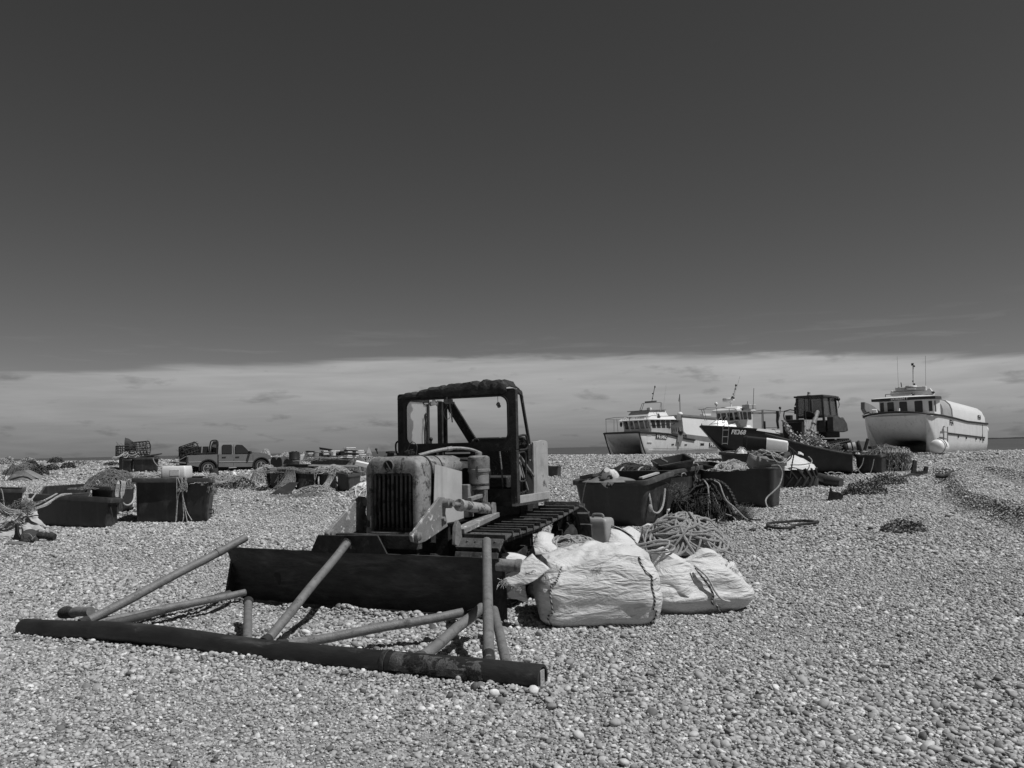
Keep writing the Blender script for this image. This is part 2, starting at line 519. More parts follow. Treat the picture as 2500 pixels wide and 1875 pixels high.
rng = np.random.default_rng(11)
P = []; S = []; RT = []
def scatter(y0, y1, dens, dmin, dmed, sig, dmax):
    area = 0.76 * (y1 * y1 - y0 * y0) + 2 * (y1 - y0)
    n = int(area * dens)
    yy = np.sqrt(rng.uniform(y0 * y0, y1 * y1, n)); xx = rng.uniform(-1, 1, n) * (0.76 * yy + 1.0)
    dd = np.clip(dmed * np.exp(rng.normal(0, sig, n)), dmin, dmax)
    for x, y, d in zip(xx, yy, dd):
        # coarser banks of stones here and there, as the sea sorts them
        k = 1.0 + 0.45 * noise.noise(V((x * 0.5, y * 0.5, 2.2)))
        d *= k
        z = ground(x, y)
        P.append((x, y, z + d * rng.uniform(0.02, 0.27))); S.append((d * .5, d * .5, d * .5 * rng.uniform(.8, 1.15)))
        RT.append((rng.normal(0, .36), rng.normal(0, .36), rng.uniform(0, 6.28)))
PEB = 1.0
scatter(2.3, 6.5, 3500 * PEB, 0.008, 0.0185, 0.42, 0.075)
scatter(6.5, 11, 2000 * PEB, 0.012, 0.0235, 0.38, 0.075)
scatter(11, 18, 760 * PEB, 0.021, 0.034, 0.30, 0.08)
scatter(18, 34, 160 * PEB, 0.038, 0.053, 0.25, 0.10)
scatter(34, 56, 26 * PEB, 0.08, 0.10, 0.25, 0.18)
pm = bpy.data.meshes.new('pebbles'); pm.from_pydata(P, [], [])
a = pm.attributes.new('peb_scale', 'FLOAT_VECTOR', 'POINT'); a.data.foreach_set('vector', np.array(S, dtype=np.float32).ravel())
a = pm.attributes.new('peb_rot', 'FLOAT_VECTOR', 'POINT'); a.data.foreach_set('vector', np.array(RT, dtype=np.float32).ravel())
pebbles = bpy.data.objects.new('pebbles', pm); COL.objects.link(pebbles)
tag(pebbles, 'loose rounded grey and white pebbles covering the beach in the foreground', 'pebbles', kind='stuff')
pm.materials.append(pebmat)
ng = bpy.data.node_groups.new('scatter_pebbles', 'GeometryNodeTree')
ng.interface.new_socket('Geometry', in_out='INPUT', socket_type='NodeSocketGeometry')
ng.interface.new_socket('Geometry', in_out='OUTPUT', socket_type='NodeSocketGeometry')
gi = ng.nodes.new('NodeGroupInput'); go = ng.nodes.new('NodeGroupOutput')
iop = ng.nodes.new('GeometryNodeInstanceOnPoints'); ci = ng.nodes.new('GeometryNodeCollectionInfo')
ci.inputs['Collection'].default_value = pcol; ci.inputs['Separate Children'].default_value = True; ci.inputs['Reset Children'].default_value = True
iop.inputs['Pick Instance'].default_value = True
na = ng.nodes.new('GeometryNodeInputNamedAttribute'); na.data_type = 'FLOAT_VECTOR'; na.inputs['Name'].default_value = 'peb_scale'
nb = ng.nodes.new('GeometryNodeInputNamedAttribute'); nb.data_type = 'FLOAT_VECTOR'; nb.inputs['Name'].default_value = 'peb_rot'
ng.links.new(gi.outputs[0], iop.inputs['Points']); ng.links.new(ci.outputs[0], iop.inputs['Instance'])
ng.links.new(na.outputs['Attribute'], iop.inputs['Scale']); ng.links.new(nb.outputs['Attribute'], iop.inputs['Rotation'])
ng.links.new(iop.outputs[0], go.inputs[0])
md = pebbles.modifiers.new('scatter', 'NODES'); md.node_group = ng

# ------------------------------------------------------------------ sea
def sea_material():
    m, nt, b = new_mat('sea_water')
    L = nt.links.new
    geo = nt.nodes.new('ShaderNodeNewGeometry')
    mp = nt.nodes.new('ShaderNodeMapping'); mp.inputs['Scale'].default_value = (0.012, 0.004, 1); L(geo.outputs['Position'], mp.inputs[0])
    n = noise_node(nt, mp.outputs[0], 3, 6, 0.65)
    c = cramp(nt, n.outputs['Fac'], [(0.35, 0.055), (0.65, 0.085)])
    mp2 = nt.nodes.new('ShaderNodeMapping'); mp2.inputs['Scale'].default_value = (0.12, 0.012, 1); L(geo.outputs['Position'], mp2.inputs[0])
    n2 = noise_node(nt, mp2.outputs[0], 2.0, 5, 0.7)
    cap = cramp(nt, n2.outputs['Fac'], [(0.70, 0.0), (0.76, 0.30)])
    mx = nt.nodes.new('ShaderNodeMix'); mx.data_type = 'RGBA'; mx.blend_type = 'ADD'; mx.inputs['Factor'].default_value = 1
    L(c.outputs[0], mx.inputs['A']); L(cap.outputs[0], mx.inputs['B']); L(mx.outputs['Result'], b.inputs['Base Color'])
    b.inputs['Roughness'].default_value = 0.55; b.inputs['Specular IOR Level'].default_value = 0.3
    return m
sb = MB()
sb.add([(-20000, 95, -4.2), (20000, 95, -4.2), (20000, 16000, -4.2), (-20000, 16000, -4.2)], [(0, 1, 2, 3)])
sea = sb.build('sea', sea_material(), smooth=0); tag(sea, kind='structure')
# ------------------------------------------------------------------ bulldozer in the middle of the beach
m_rust = MAT('dark_rust', 0.035, 0.85, 0.5, 9, bump=0.5, bscale=60, patch=0.075, pscale=7, pth=(0.55, 0.66), spec=0.25)
m_rust2 = MAT('black_rust', 0.022, 0.7, 0.6, 12, bump=0.55, bscale=45, patch=0.075, pscale=5, pth=(0.52, 0.72), spec=0.35)
m_hood = MAT('worn_hood_paint', 0.25, 0.5, 0.35, 5, bump=0.3, bscale=50, patch=0.05, pscale=10, pth=(0.49, 0.60), streak=0.08)
m_arm = MAT('flaking_arm_paint', 0.20, 0.55, 0.25, 7, bump=0.3, bscale=60, patch=0.50, pscale=11, pth=(0.57, 0.6))
m_panel = MAT('plain_side_sheet', 0.42, 0.5, 0.12, 4, bump=0.08, bscale=20, streak=0.25)
m_cabpaint = MAT('weathered_cab_sheet', 0.34, 0.55, 0.25, 5, bump=0.12, patch=0.10, pscale=5, pth=(0.6, 0.66), streak=0.15)
m_dusty = MAT('dusty_grey_metal', 0.19, 0.6, 0.35, 8, bump=0.3, patch=0.07, pscale=9, pth=(0.55, 0.65))
m_steel = MAT('worn_track_steel', 0.10, 0.5, 0.4, 14, bump=0.3, bscale=50, metal=0.15, patch=0.05, pscale=9, pth=(0.5, 0.6))
m_padtop = MAT('scoured_pad_steel', 0.15, 0.55, 0.3, 12, bump=0.3, bscale=50)
m_black = MAT('deep_black', 0.012, 0.8, 0.3, 10, bump=0.1)
m_rubber = MAT('black_rubber', 0.02, 0.6, 0.3, 10, bump=0.1)
m_hose = MAT('pale_hose', 0.26, 0.6, 0.3, 30, bump=0.3, bscale=90)

T = thing('bulldozer', 'rusty derelict bulldozer with a glassless cab and wide front blade behind the pipe frame', 'bulldozer', (-0.643, 9.315, 0.0), R(245))

def mirror_build(name, mb, mat, parent, **kw):
    a = mb.build(name, mat, parent, **kw)
    m2 = MB(); m2.v = [V((p.x, -p.y, p.z)) for p in mb.v]; m2.f = [list(f)[::-1] for f in mb.f]
    b = m2.build(name, mat, parent, **kw)
    return a, b

# --- tracks
def track_path(n):
    fr, rr = (0.86, 0.37, 0.325), (-1.12, 0.45, 0.375)
    # outline: front arc, underside, rear arc, top run with sag
    pts = []
    for k in range(13):
        a = R(82 - 172 * k / 12); pts.append(V((fr[0] + fr[2]*math.cos(a), 0, fr[1] + fr[2]*math.sin(a))))
    for k in range(1, 10):
        t = k / 10; pts.append(V((fr[0] + (rr[0] + .15 - fr[0]) * t, 0, 0.045)))
    for k in range(13):
        a = R(-90 - 178 * k / 12); pts.append(V((rr[0] + rr[2]*math.cos(a), 0, rr[1] + 0.02 + rr[2]*math.sin(a))))
    top0, top1 = pts[-1], pts[0]
    for k in range(1, 12):
        t = k / 12; p = top0.lerp(top1, t); p.z -= 0.035 * math.sin(math.pi * t); pts.append(p)
    pts.append(pts[0].copy())
    Ls = [0]
    for a, b in zip(pts, pts[1:]): Ls.append(Ls[-1] + (b - a).length)
    out = []
    for i in range(n):
        s = Ls[-1] * i / n
        j = max(k for k in range(len(Ls)) if Ls[k] <= s + 1e-9); j = min(j, len(pts) - 2)
        t = (s - Ls[j]) / (Ls[j+1] - Ls[j]); out.append((pts[j].lerp(pts[j+1], t), (pts[j+1] - pts[j]).normalized()))
    return out, Ls[-1]

def make_track(side):
    yc = 0.83 * side
    tr = MB(); links = MB()
    path, total = track_path(36); pitch = total / 36
    for p, t in path:
        n = V((-t.z, 0, t.x))
        if n.dot(p - V((-0.2, 0, 0.4))) < 0: n = -n
        M = Matrix((t, V((0, 1, 0)), n)).transposed().to_4x4(); M.translation = V((p.x, yc, p.z))
        w = 0.46
        # pad plate turned up at its edge into a grouser bar
        tr.prism([(-pitch*.48, -.012), (pitch*.40, -.012), (pitch*.40, .048), (pitch*.30, .048), (pitch*.26, .010), (-pitch*.48, .010)], 'y', -w/2, w/2, M)
        for yy in (-.15, -.06, .06, .15):
            tr.lathe([(0.012, .009), (0.012, .02), (0.004, .022)], 6, M @ Matrix.Translation((-pitch*.2, yy, 0)))
        for yy in (-.07, .07):
            links.box((0, 0, 0), (pitch*.96, .04, .07), None) if False else links.add([tuple(M @ V((a*pitch*.5, yy + b*.02, -.015 + c*.035 - .035))) for a in (-1, 1) for b in (-1, 1) for c in (-1, 1)],
                [(0,1,3,2),(4,6,7,5),(0,4,5,1),(2,3,7,6),(0,2,6,4),(1,5,7,3)])
    trk = tr.build('crawler_track', m_steel, T, bevel=0.004, seg=1)
    trk.data.materials.append(m_padtop)
    links.build('track_chain', m_rust2, trk)
    A = Matrix.Rotation(R(90), 4, 'X')
    idl = MB().lathe([(0.08, -.07), (0.10, -.07), (0.10, -.05), (0.23, -.05), (0.235, -.075), (0.27, -.075), (0.27, .075), (0.235, .075), (0.23, .05), (0.10, .05), (0.10, .07), (0.08, .07)], 28, Matrix.Translation((0.86, yc, 0.37)) @ A)
    idl.build('idler_wheel', m_rust, T, bevel=0.004, seg=1)
    sp_ = MB(); prof = []
    for k in range(42):
        a = 2*math.pi*k/42; r = 0.315 if k % 3 else 0.255
        prof.append((-1.12 + r*math.cos(a), 0.47 + r*math.sin(a)))
    sp_.prism(prof, 'y', yc - .03, yc + .03)
    sp_.lathe([(0.17, -.10), (0.19, -.06), (0.19, .08), (0.12, .14), (0.07, .15)], 20, Matrix.Translation((-1.12, yc, .47)) @ (A if side < 0 else Matrix.Rotation(R(-90), 4, 'X')))
    for k in range(6):
        a = R(60*k + 20); sp_.lathe([(0.035, .0), (0.035, .045)], 8, Matrix.Translation((-1.12 + .235*math.cos(a), yc + .03*side, .47 + .235*math.sin(a))) @ Matrix.Rotation(R(-90*side), 4, 'X'))
    sp_.build('drive_sprocket', m_rust2, T)
    for x in (-.72, -.38, -.04, .30):
        MB().lathe([(0.05, -.12), (0.115, -.11), (0.115, -.07), (0.085, -.065), (0.085, .065), (0.115, .07), (0.115, .11), (0.05, .12)], 18, Matrix.Translation((x, yc, .165)) @ A).build('track_roller', m_rust2, T)
    MB().lathe([(0.04, -.1), (0.08, -.09), (0.08, .09), (0.04, .1)], 16, Matrix.Translation((-.2, yc, .70)) @ A).build('carrier_roller', m_rust2, T)
    fm = MB()
    fm.box((-.18, yc, .37), (1.75, .17, .17)); fm.box((-.1, yc + .12*side, .30), (1.0, .05, .14)); fm.box((.35, yc + .10*side, .46), (.25, .06, .12), (0, .3, 0))
    fm.beam((.72, yc + .12*side, .37), (.98, yc + .12*side, .37), .05, .1)
    fm.build('track_frame', m_rust, T, bevel=0.008)
make_track(1); make_track(-1)

# --- body between the tracks
bd = MB()
bd.box((-.1, 0, .58), (2.1, .84, .46)); bd.box((-1.0, 0, .75), (.55, .9, .5)); bd.box((1.0, -.03, .66), (.5, .6, .2))
bd.box((-.15, 0, .86), (.9, 1.0, .14))
bd.build('chassis', m_rust2, T, bevel=0.012)
en = MB(); en.box((.55, -.02, 1.0), (.9, .42, .5)); en.box((.62, -.02, 1.26), (.7, .3, .14))
for x in (.3, .5, .7, .9): en.tube([(x, .2, .95), (x, .27, 1.05), (x, .2, 1.18)], .03, 8)
en.build('engine_block', m_black, T, bevel=0.01)

# --- radiator shell with rounded shoulders, open in front
cy, hw = -.03, .325
def shell_ring(x, w, z0, z1, r):
    o = []
    for (yy, zz) in rrect(w, (z1 - z0) / 2, r, 6): o.append(V((x, cy + yy, (z0 + z1) / 2 + zz)))
    return o
def ring_lowsq(x, w, z0, z1, r):
    # square at the bottom, rounded shoulders on top
    o = []
    for c0, a0 in ((w - r, 0), (-(w - r), 90)):
        for k in range(9):
            a = R(a0 + 90 * k / 8); o.append(V((x, cy + c0 + r*math.cos(a), z1 - r + r*math.sin(a))))
    o.append(V((x, cy - w, z0))); o.append(V((x, cy + w, z0)))
    return o
rs = MB()
rs.loft([ring_lowsq(1.16, .235, .76, 1.32, .05), ring_lowsq(1.275, .24, .755, 1.325, .05), ring_lowsq(1.29, .248, .745, 1.333, .055),
         ring_lowsq(1.29, .285, .71, 1.44, .10), ring_lowsq(1.275, .308, .70, 1.468, .12), ring_lowsq(1.235, .323, .695, 1.49, .13), ring_lowsq(1.06, .327, .69, 1.497, .135), ring_lowsq(1.06, .30, .70, 1.46, .12)], cap0=False, cap1=False)
shell = rs.build('radiator_shell', m_hood, T, smooth=50)
# shell seam flange
MB().loft([ring_lowsq(1.075, .331, .69, 1.503, .138), ring_lowsq(1.045, .331, .69, 1.503, .138), ring_lowsq(1.045, .30, .7, 1.46, .12), ring_lowsq(1.075, .30, .7, 1.46, .12)], cap0=False, cap1=False).build('seam_flange', m_rust, shell)
MB().box((1.10, cy, 1.04), (.06, .5, .62)).build('radiator_core', m_black, T)
gr = MB()
for k in range(9):
    yy = cy - .205 + .41 * k / 8
    gr.tube([(1.262, yy, .765), (1.268, yy, 1.0), (1.262, yy, 1.318)], .011 if k % 2 else .014, 6)
gr.box((1.235, cy, .775), (.03, .48, .025)); gr.box((1.235, cy, 1.31), (.03, .48, .02))
gr.build('grille', MAT('grille_bars', 0.075, 0.6, 0.5, 14, bump=0.3, patch=0.03, pscale=9), T)
bg_ = MB().lathe([(0.062, -.012), (0.062, .010), (0.056, .014), (0.050, .008), (0.001, .008)], 28, Matrix.Translation((1.283, -.061, 1.401)) @ Matrix.Rotation(R(90), 4, 'Y'))
badge = bg_.build('badge', m_dusty, T)
bb = MB(); Mx = Matrix.Translation((1.293, -.061, 1.401)) @ Matrix.Rotation(R(35), 4, 'X')
bb.add([tuple(Mx @ V(p)) for p in ((0, -.006, -.046), (0.004, .006, -.046), (0.004, .011, .046), (0, -.004, .046))], [(0, 1, 2, 3)])
for k in range(3): bb.box((1.2935, -.061, 1.378 - k*.010), (.003, .05 - k*.012, .004))
bb.build('emblem', m_cabpaint, badge)
MB().lathe([(0.049, 0), (0.001, 0.0005)], 24, Matrix.Translation((1.2915, -.061, 1.401)) @ Matrix.Rotation(R(90), 4, 'Y'), cap=False).build('badge_disc', m_black, badge)

# --- engine hood, rust-eaten at its rear edge
hd = MB(); rings = []
rr_ = random.Random(5)
def hood_ring(x, jit=0.0):
    o = []
    for c0, a0 in ((.19, 0), (-.19, 90)):
        for k in range(7):
            a = R(a0 + 90*k/6); o.append(V((x + (rr_.uniform(-1, 1)*jit), cy + c0 + .125*math.cos(a), 1.365 + .125*math.sin(a))))
    o.insert(0, V((x, cy + .315, 1.29))); o.append(V((x, cy - .315, 1.29)))
    return o
def inset(ring, d=.008):
    c = V((ring[0].x, cy, 1.2)); return [p + (c - p).normalized() * d for p in ring]
rows = [hood_ring(1.05), hood_ring(.9), hood_ring(.83), hood_ring(.6), hood_ring(.40, .03)]
hd.loft(rows, closed=False, cap0=False, cap1=False)
ho = hd.build('engine_hood', m_hood, T, smooth=50)
sol = ho.modifiers.new('thickness', 'SOLIDIFY'); sol.thickness = .006
sm = MB(); sm.tube([p + V((0, 0, .002)) for p in hood_ring(.825)], .007, 6); sm.build('hood_strap', m_rust, ho)
hb = MB(); hb.loft([[V((.41, y, z)) for y, z in [(cy-.3, 1.0), (cy-.3, 1.33), (cy-.2, 1.42), (cy+.2, 1.42), (cy+.3, 1.33), (cy+.3, 1.0)]], [V((0.02, y, z)) for y, z in [(cy-.34, 1.0), (cy-.34, 1.38), (cy-.22, 1.47), (cy+.22, 1.47), (cy+.34, 1.38), (cy+.34, 1.0)]]])
hb.build('bulkhead', m_rust2, T, bevel=.01)
hf = MB(); hf.tube(smooth_path([(.98, .1, 1.50), (.75, .16, 1.54), (.45, .2, 1.565), (.2, .27, 1.55), (.02, .33, 1.5)], 6), .017, 8)
hf.tube([(.55, .185, 1.555), (.47, .197, 1.563)], .024, 8)
hf.build('air_hose', m_hose, T)
fc = MB(); fc.lathe([(.035, 1.49), (.035, 1.525), (.05, 1.527), (.05, 1.545), (.02, 1.55)], 14, Matrix.Translation((1.16, -.12, 0)))
fc.build('filler_cap', m_rust, T)
wr = MB(); w0 = LP(T, *(800+650*.31646, 900+650*.31646), 'x', 1.1)
for k in range(5):
    rr_.seed(k + 20)
    wr.tube(smooth_path([(1.14 + rr_.uniform(-.05, .05), w0.y + rr_.uniform(-.05, .05), 1.50 + rr_.uniform(0, .06)) for _ in range(6)], 4), .004, 5)
wr.tube(smooth_path([(1.14, w0.y, 1.5), (1.27, w0.y - .01, 1.47), (1.297, w0.y + .01, 1.38), (1.30, w0.y - .02, 1.31)], 5), .003, 5)
wr.tube(smooth_path([(1.1, w0.y - .08, 1.5), (1.08, w0.y - .02, 1.63), (1.07, w0.y + .04, 1.60), (1.1, w0.y + .05, 1.5)], 6), .004, 5)
wr.build('loose_wire', m_rubber, T)

# --- light sheet at the hood's side
def side_sheet(s):
    poly = [(1.10, .92), (1.06, 1.407), (.503, 1.317), (.508, 1.018), (.44, .94), (.47, .80), (.88, .80)]
    m = MB(); m.prism(poly, 'y', s*.335 - .004 + cy*(s < 0), s*.335 + .004 + cy*(s < 0))
    return m
side_sheet(1).build('side_panel', m_panel, T, bevel=.002, seg=1)
side_sheet(-1).build('side_panel', m_panel, T, bevel=.002, seg=1)
MB().box((.39, .36, 1.10), (.22, .10, .16)).box((.42, .36, .98), (.12, .08, .3)).build('fuel_filter', m_dusty, T, bevel=.01)

# --- air cleaner canister
ac = MB().lathe([(.09, 1.115), (.108, 1.125), (.108, 1.285), (.114, 1.29), (.114, 1.305), (.122, 1.31), (.122, 1.335), (.115, 1.34), (.118, 1.36), (.119, 1.44), (.116, 1.462), (.09, 1.478), (.04, 1.482), (.036, 1.482), (.036, 1.515), (.03, 1.52)], 32, Matrix.Translation((.33, .45, 0)))
acn = ac.build('air_cleaner', m_dusty, T)
for a in (20, 140, 260):
    x, y = .33 + .124*math.cos(R(a)), .45 + .124*math.sin(R(a))
    MB().tube([(x, y, 1.23), (x + .012*math.cos(R(a)), y + .012*math.sin(R(a)), 1.30), (x, y, 1.37)], .006, 6).build('clamp', m_rust, acn)
MB().lathe([(.1095, 1.16), (.112, 1.165), (.112, 1.18), (.1095, 1.185)], 28, Matrix.Translation((.33, .45, 0)), cap=False).build('band', m_rust, acn)
MB().tube([(.33, .45, 1.12), (.30, .40, 1.02), (.28, .36, .95)], .045, 10).build('intake_pipe', m_dusty, T)
pp = MB()
for k in range(4): pp.tube([(.16 + .04*k, .45, .92), (.16 + .04*k, .45, 1.14)], .012, 6)
pp.build('fuel_lines', m_dusty, T)

# --- lifting arms, cylinders and rails
poly = [(1.734, .772), (1.66, .835), (1.28, 1.06), (1.21, 1.095), (1.13, 1.085), (1.095, 1.03), (1.12, .93), (1.075, .80), (1.5, .70), (1.62, .69), (1.72, .72)]
am = MB(); am.prism(poly, 'y', .455, .485)
mirror_build('lift_arm', am, m_arm, T, bevel=.005)
pv = MB(); A = Matrix.Rotation(R(-90), 4, 'X')
pv.lathe([(.045, -.09), (.045, .05), (.03, .06), (.03, .09)], 18, Matrix.Translation((1.14, .5, 1.03)) @ A)
for q_ in (((.04, -.05), (.04, .04), (.025, .05)), (1.67, .485, .765)), (((.022, -.03), (.022, .03)), (1.18, .485, .88)):
    pv2 = MB(); pv2.lathe(list(q_[0]), 16, Matrix.Translation(q_[1]) @ A); mirror_build('pivot_pin', pv2, m_dusty, T)
mirror_build('pivot_pin', pv, m_dusty, T)
cyl = MB()
d = (V((.27, .52, .905)) - V((.90, .52, .995))).normalized(); q_ = Matrix.Translation((.90, .52, .995)) @ d.to_track_quat('Z', 'Y').to_matrix().to_4x4()
cyl.lathe([(.03, -.01), (.062, -.01), (.062, .05), (.055, .055), (.055, .60), (.06, .605), (.06, .64), (.02, .64)], 24, q_)
rod = MB(); rod.lathe([(.025, -.25), (.025, .02)], 14, q_)
rod.lathe([(.045, -.03), (.045, .03)], 14, Matrix.Translation((1.12, .52, 1.025)) @ A)
for s in (1, -1):
    c_ = MB(); c_.v = [V((p.x, p.y*s, p.z)) for p in cyl.v]; c_.f = [list(f) for f in cyl.f]
    co = c_.build('hydraulic_cylinder', MAT('flaky_cylinder_paint', 0.30, 0.5, 0.2, 7, bump=0.3, patch=0.07, pscale=8, pth=(0.5, 0.56)), T, bevel=.003)
    r_ = MB(); r_.v = [V((p.x, p.y*s, p.z)) for p in rod.v]; r_.f = [list(f) for f in rod.f]
    r_.build('piston_rod', m_dusty, co)
lg = MB(); lg.prism([(.30, .80), (.30, .93), (.26, .98), (.20, .97), (.19, .80)], 'y', .49, .515); lg.prism([(.30, .80), (.30, .93), (.26, .98), (.20, .97), (.19, .80)], 'y', .56, .585)
mirror_build('cylinder_lug', lg, m_dusty, T, bevel=.004)
rl = MB(); rl.beam((1.0, .56, .745), (.2, .56, .845), .13, .05); rl.beam((1.0, .50, .72), (.2, .50, .80), .02, .10)
mirror_build('side_rail', rl, m_arm, T, bevel=.005)
bk = MB(); bk.prism([(1.12, .80), (1.07, .86), (1.02, .82), (.99, .66), (1.05, .60), (1.14, .63)], 'y', .56, .60)
mirror_build('rail_bracket', bk, m_dusty, T, bevel=.005)
jk = MB(); jk.box((.52, .50, 1.045), (.26, .05, .04), (0, .08, 0)); jk.build('toolbox', m_dusty, T, bevel=.006)
pa = MB(); pa.beam((1.60, 1.20, .28), (-.45, 1.13, .36), .09, .16); pa.beam((1.62, .62, .55), (.95, .62, .30), .07, .12)
pa.lathe([(.08, -.05), (.08, .05)], 16, Matrix.Translation((-.45, 1.13, .36)) @ A)
mirror_build('push_arm', pa, m_rust, T, bevel=.008)
cb = MB(); cb.box((1.60, -.03, .70), (.10, 1.02, .13)); cb.box((1.53, -.03, .64), (.05, .9, .22)); cb.build('cross_beam', m_rust2, T, bevel=.008)
sb_ = MB(); sb_.tube([(1.66, 1.30, .54), (1.62, 1.50, .53)], .055, 16); sb_.tube([(1.625, 1.475, .53), (1.615, 1.515, .53)], .062, 16)
sb_.build('end_stub', m_dusty, T)

# --- blade
def blade_prof(z):
    t = z / .60
    return 1.70 - .115 * math.sin(math.pi * min(1, max(0, t)) ** 0.9) + .02 * t
bl = MB(); ny, nz = 60, 12; rb = random.Random(2)
fr_ = []; 
for j in range(nz + 1):
    z = -.03 + .63 * j / nz
    ring = []
    for i in range(ny + 1):
        y = -1.77 + 3.11 * i / ny
        dx = .010 * noise.noise(V((y*2.3, z*4, 1.0))) + .006 * noise.noise(V((y*9, z*9, 4.0)))
        zz = z
        if j == nz: zz += .006 * noise.noise(V((y*6, 0, 7)))
        ring.append(V((blade_prof(z) + dx, y, zz)))
    fr_.append(ring)
b0 = len(bl.v)
for ring in fr_: bl.v += ring
for ring in fr_: bl.v += [p + V((-.028, 0, 0)) for p in ring]
W = ny + 1; N = W * (nz + 1)
for j in range(nz):
    for i in range(ny):
        a = j*W + i
        bl.f.append([a, a+1, a+W+1, a+W]); bl.f.append([N+a, N+a+W, N+a+W+1, N+a+1])
for i in range(ny):
    bl.f.append([i, N+i, N+i+1, i+1]); a = nz*W + i; bl.f.append([a, a+1, N+a+1, N+a])
for j in range(nz):
    a = j*W; bl.f.append([a, a+W, N+a+W, N+a]); a = j*W + ny; bl.f.append([a, N+a, N+a+W, a+W])
blade = bl.build('blade', MAT('scuffed_blade_steel', .026, .6, .7, 10, bump=.6, bscale=30, patch=.13, pscale=2.6, pth=(.50, .75), spec=.4, stretch=(1, .45, 1.6)), T, smooth=30)
ep = MB(); ep.plate([(1.73, -.678, .585), (1.73, .206, .600), (1.735, .105, .768), (1.735, -.583, .755)], .022)
ep.build('blade_ear', m_rust, blade, bevel=.004)
eb = MB()
for y in (1.33, -1.775):
    eb.prism([(1.735, -.03), (1.735, .14), (1.70, .16), (1.60, .60), (1.56, .60), (1.55, -.03)], 'y', y - .014, y + .014)
eb.box((1.71, -.2, .03), (.02, 3.0, .13))
eb.build('cutting_edge', m_rust, blade, bevel=.004)
ribs = MB()
for y in (-1.2, -.6, .05, .6, 1.1): ribs.box((1.56, y, .3), (.06, .03, .5))
ribs.box((1.545, -.2, .5), (.07, 2.9, .06)); ribs.box((1.545, -.2, .12), (.07, 2.9, .08))
ribs.build('stiffener', m_rust2, blade)

# --- cab
def frame_ring(mb, outer, inner, x0, x1, axis='x'):
    n = len(outer)
    def mk(p, x): return (x, p[0], p[1]) if axis == 'x' else (p[0], x, p[1])
    vs = [mk(p, x0) for p in outer] + [mk(p, x0) for p in inner] + [mk(p, x1) for p in outer] + [mk(p, x1) for p in inner]
    fs = []
    for i in range(n):
        k = (i + 1) % n
        fs += [(i, k, n+k, n+i), (2*n+i, 3*n+i, 3*n+k, 2*n+k), (i, 2*n+i, 2*n+k, k), (n+i, n+k, 3*n+k, 3*n+i)]
    mb.add(vs, fs)
def shift(pts, a, b): return [(p[0] + a, p[1] + b) for p in pts]
cf = MB()
frame_ring(cf, shift(rrect(.765, .345, .03, 6), 0, 1.865), shift(rrect(.672, .262, .10, 6), 0, 1.875), -.03, .035)
cf.box((0.0, .725, 1.24), (.07, .08, .58)); cf.box((0.0, -.725, 1.24), (.07, .08, .58))
cf.box((-.005, .56, 1.03), (.05, .40, .16)); cf.box((-.005, -.5, 1.2), (.04, .45, .64))
cf.box((-.45, 0, .945), (.96, 1.46, .05))
cf.box((-.87, -.70, 1.56), (.07, .07, 1.2)); cf.box((-.89, 0, 1.22), (.02, 1.42, .55))
cf.box((-.60, -.735, 1.87), (.05, .035, .60)); cf.box((-.3, -.735, 1.56), (.62, .035, .06)); cf.box((-.31, -.735, 2.155), (.62, .035, .04))
cf.box((-.45, -.735, 1.25), (.9, .03, .60))
cab = cf.build('cab', m_rust, T, bevel=.006)
gk = MB(); frame_ring(gk, shift(rrect(.678, .268, .104, 6), 0, 1.875), shift(rrect(.660, .250, .094, 6), 0, 1.875), .02, .045)
gk.build('window_seal', m_rubber, cab)
# ragged remains of the roof
rf = MB(); rg = random.Random(9); n = 44
def arch(y):
    t = (y + .76) / 1.46
    return 2.200 + .095 * math.sin(math.pi * min(1, max(0, t)) * .62) + (0.012 if .3 < t < .95 else 0)
top = []; bot = []
for i in range(n + 1):
    y = -.735 + 1.41 * i / n
    jag = .016 * noise.noise(V((y * 14, 0, 3))) + (-.022 if i in (7, 8, 19, 33) else 0)
    drop = .05 * max(0, 1 - (i / 2.5)) + .06 * max(0, (i - n + 2) / 2)
    top.append((y, arch(y) + rg.uniform(-.009, .006) - drop + jag))
    bot.append((y, 2.150 + rg.uniform(-.006, .004) + .02 * max(0, (i - n + 1))))
rows = []
for (x, k) in ((.075, 0), (.085, .35), (.080, .75), (.06, 1.0), (-.02, 1.02), (-.20, 1.0)):
    rows.append([V((x + rg.uniform(-.006, .006) - (rg.uniform(0, .07) if x < -.1 else 0), top[i][0], bot[i][1] + (top[i][1] - bot[i][1]) * min(1, k) + (.012 if k > 1 else 0))) for i in range(n + 1)])
rf.loft(rows, closed=False, cap0=False, cap1=False)
# holes rusted through
roof = rf.build('cab_roof', m_rust, cab, smooth=22)
sol = roof.modifiers.new('thickness', 'SOLIDIFY'); sol.thickness = .012
hl = MB()
hl.add([(0.0875, y, z) for y, z in ((.235, 2.300), (.25, 2.306), (.262, 2.300), (.258, 2.288), (.244, 2.284), (.236, 2.29))], [tuple(range(6))])
hl.build('bare_patch', m_cabpaint, roof)
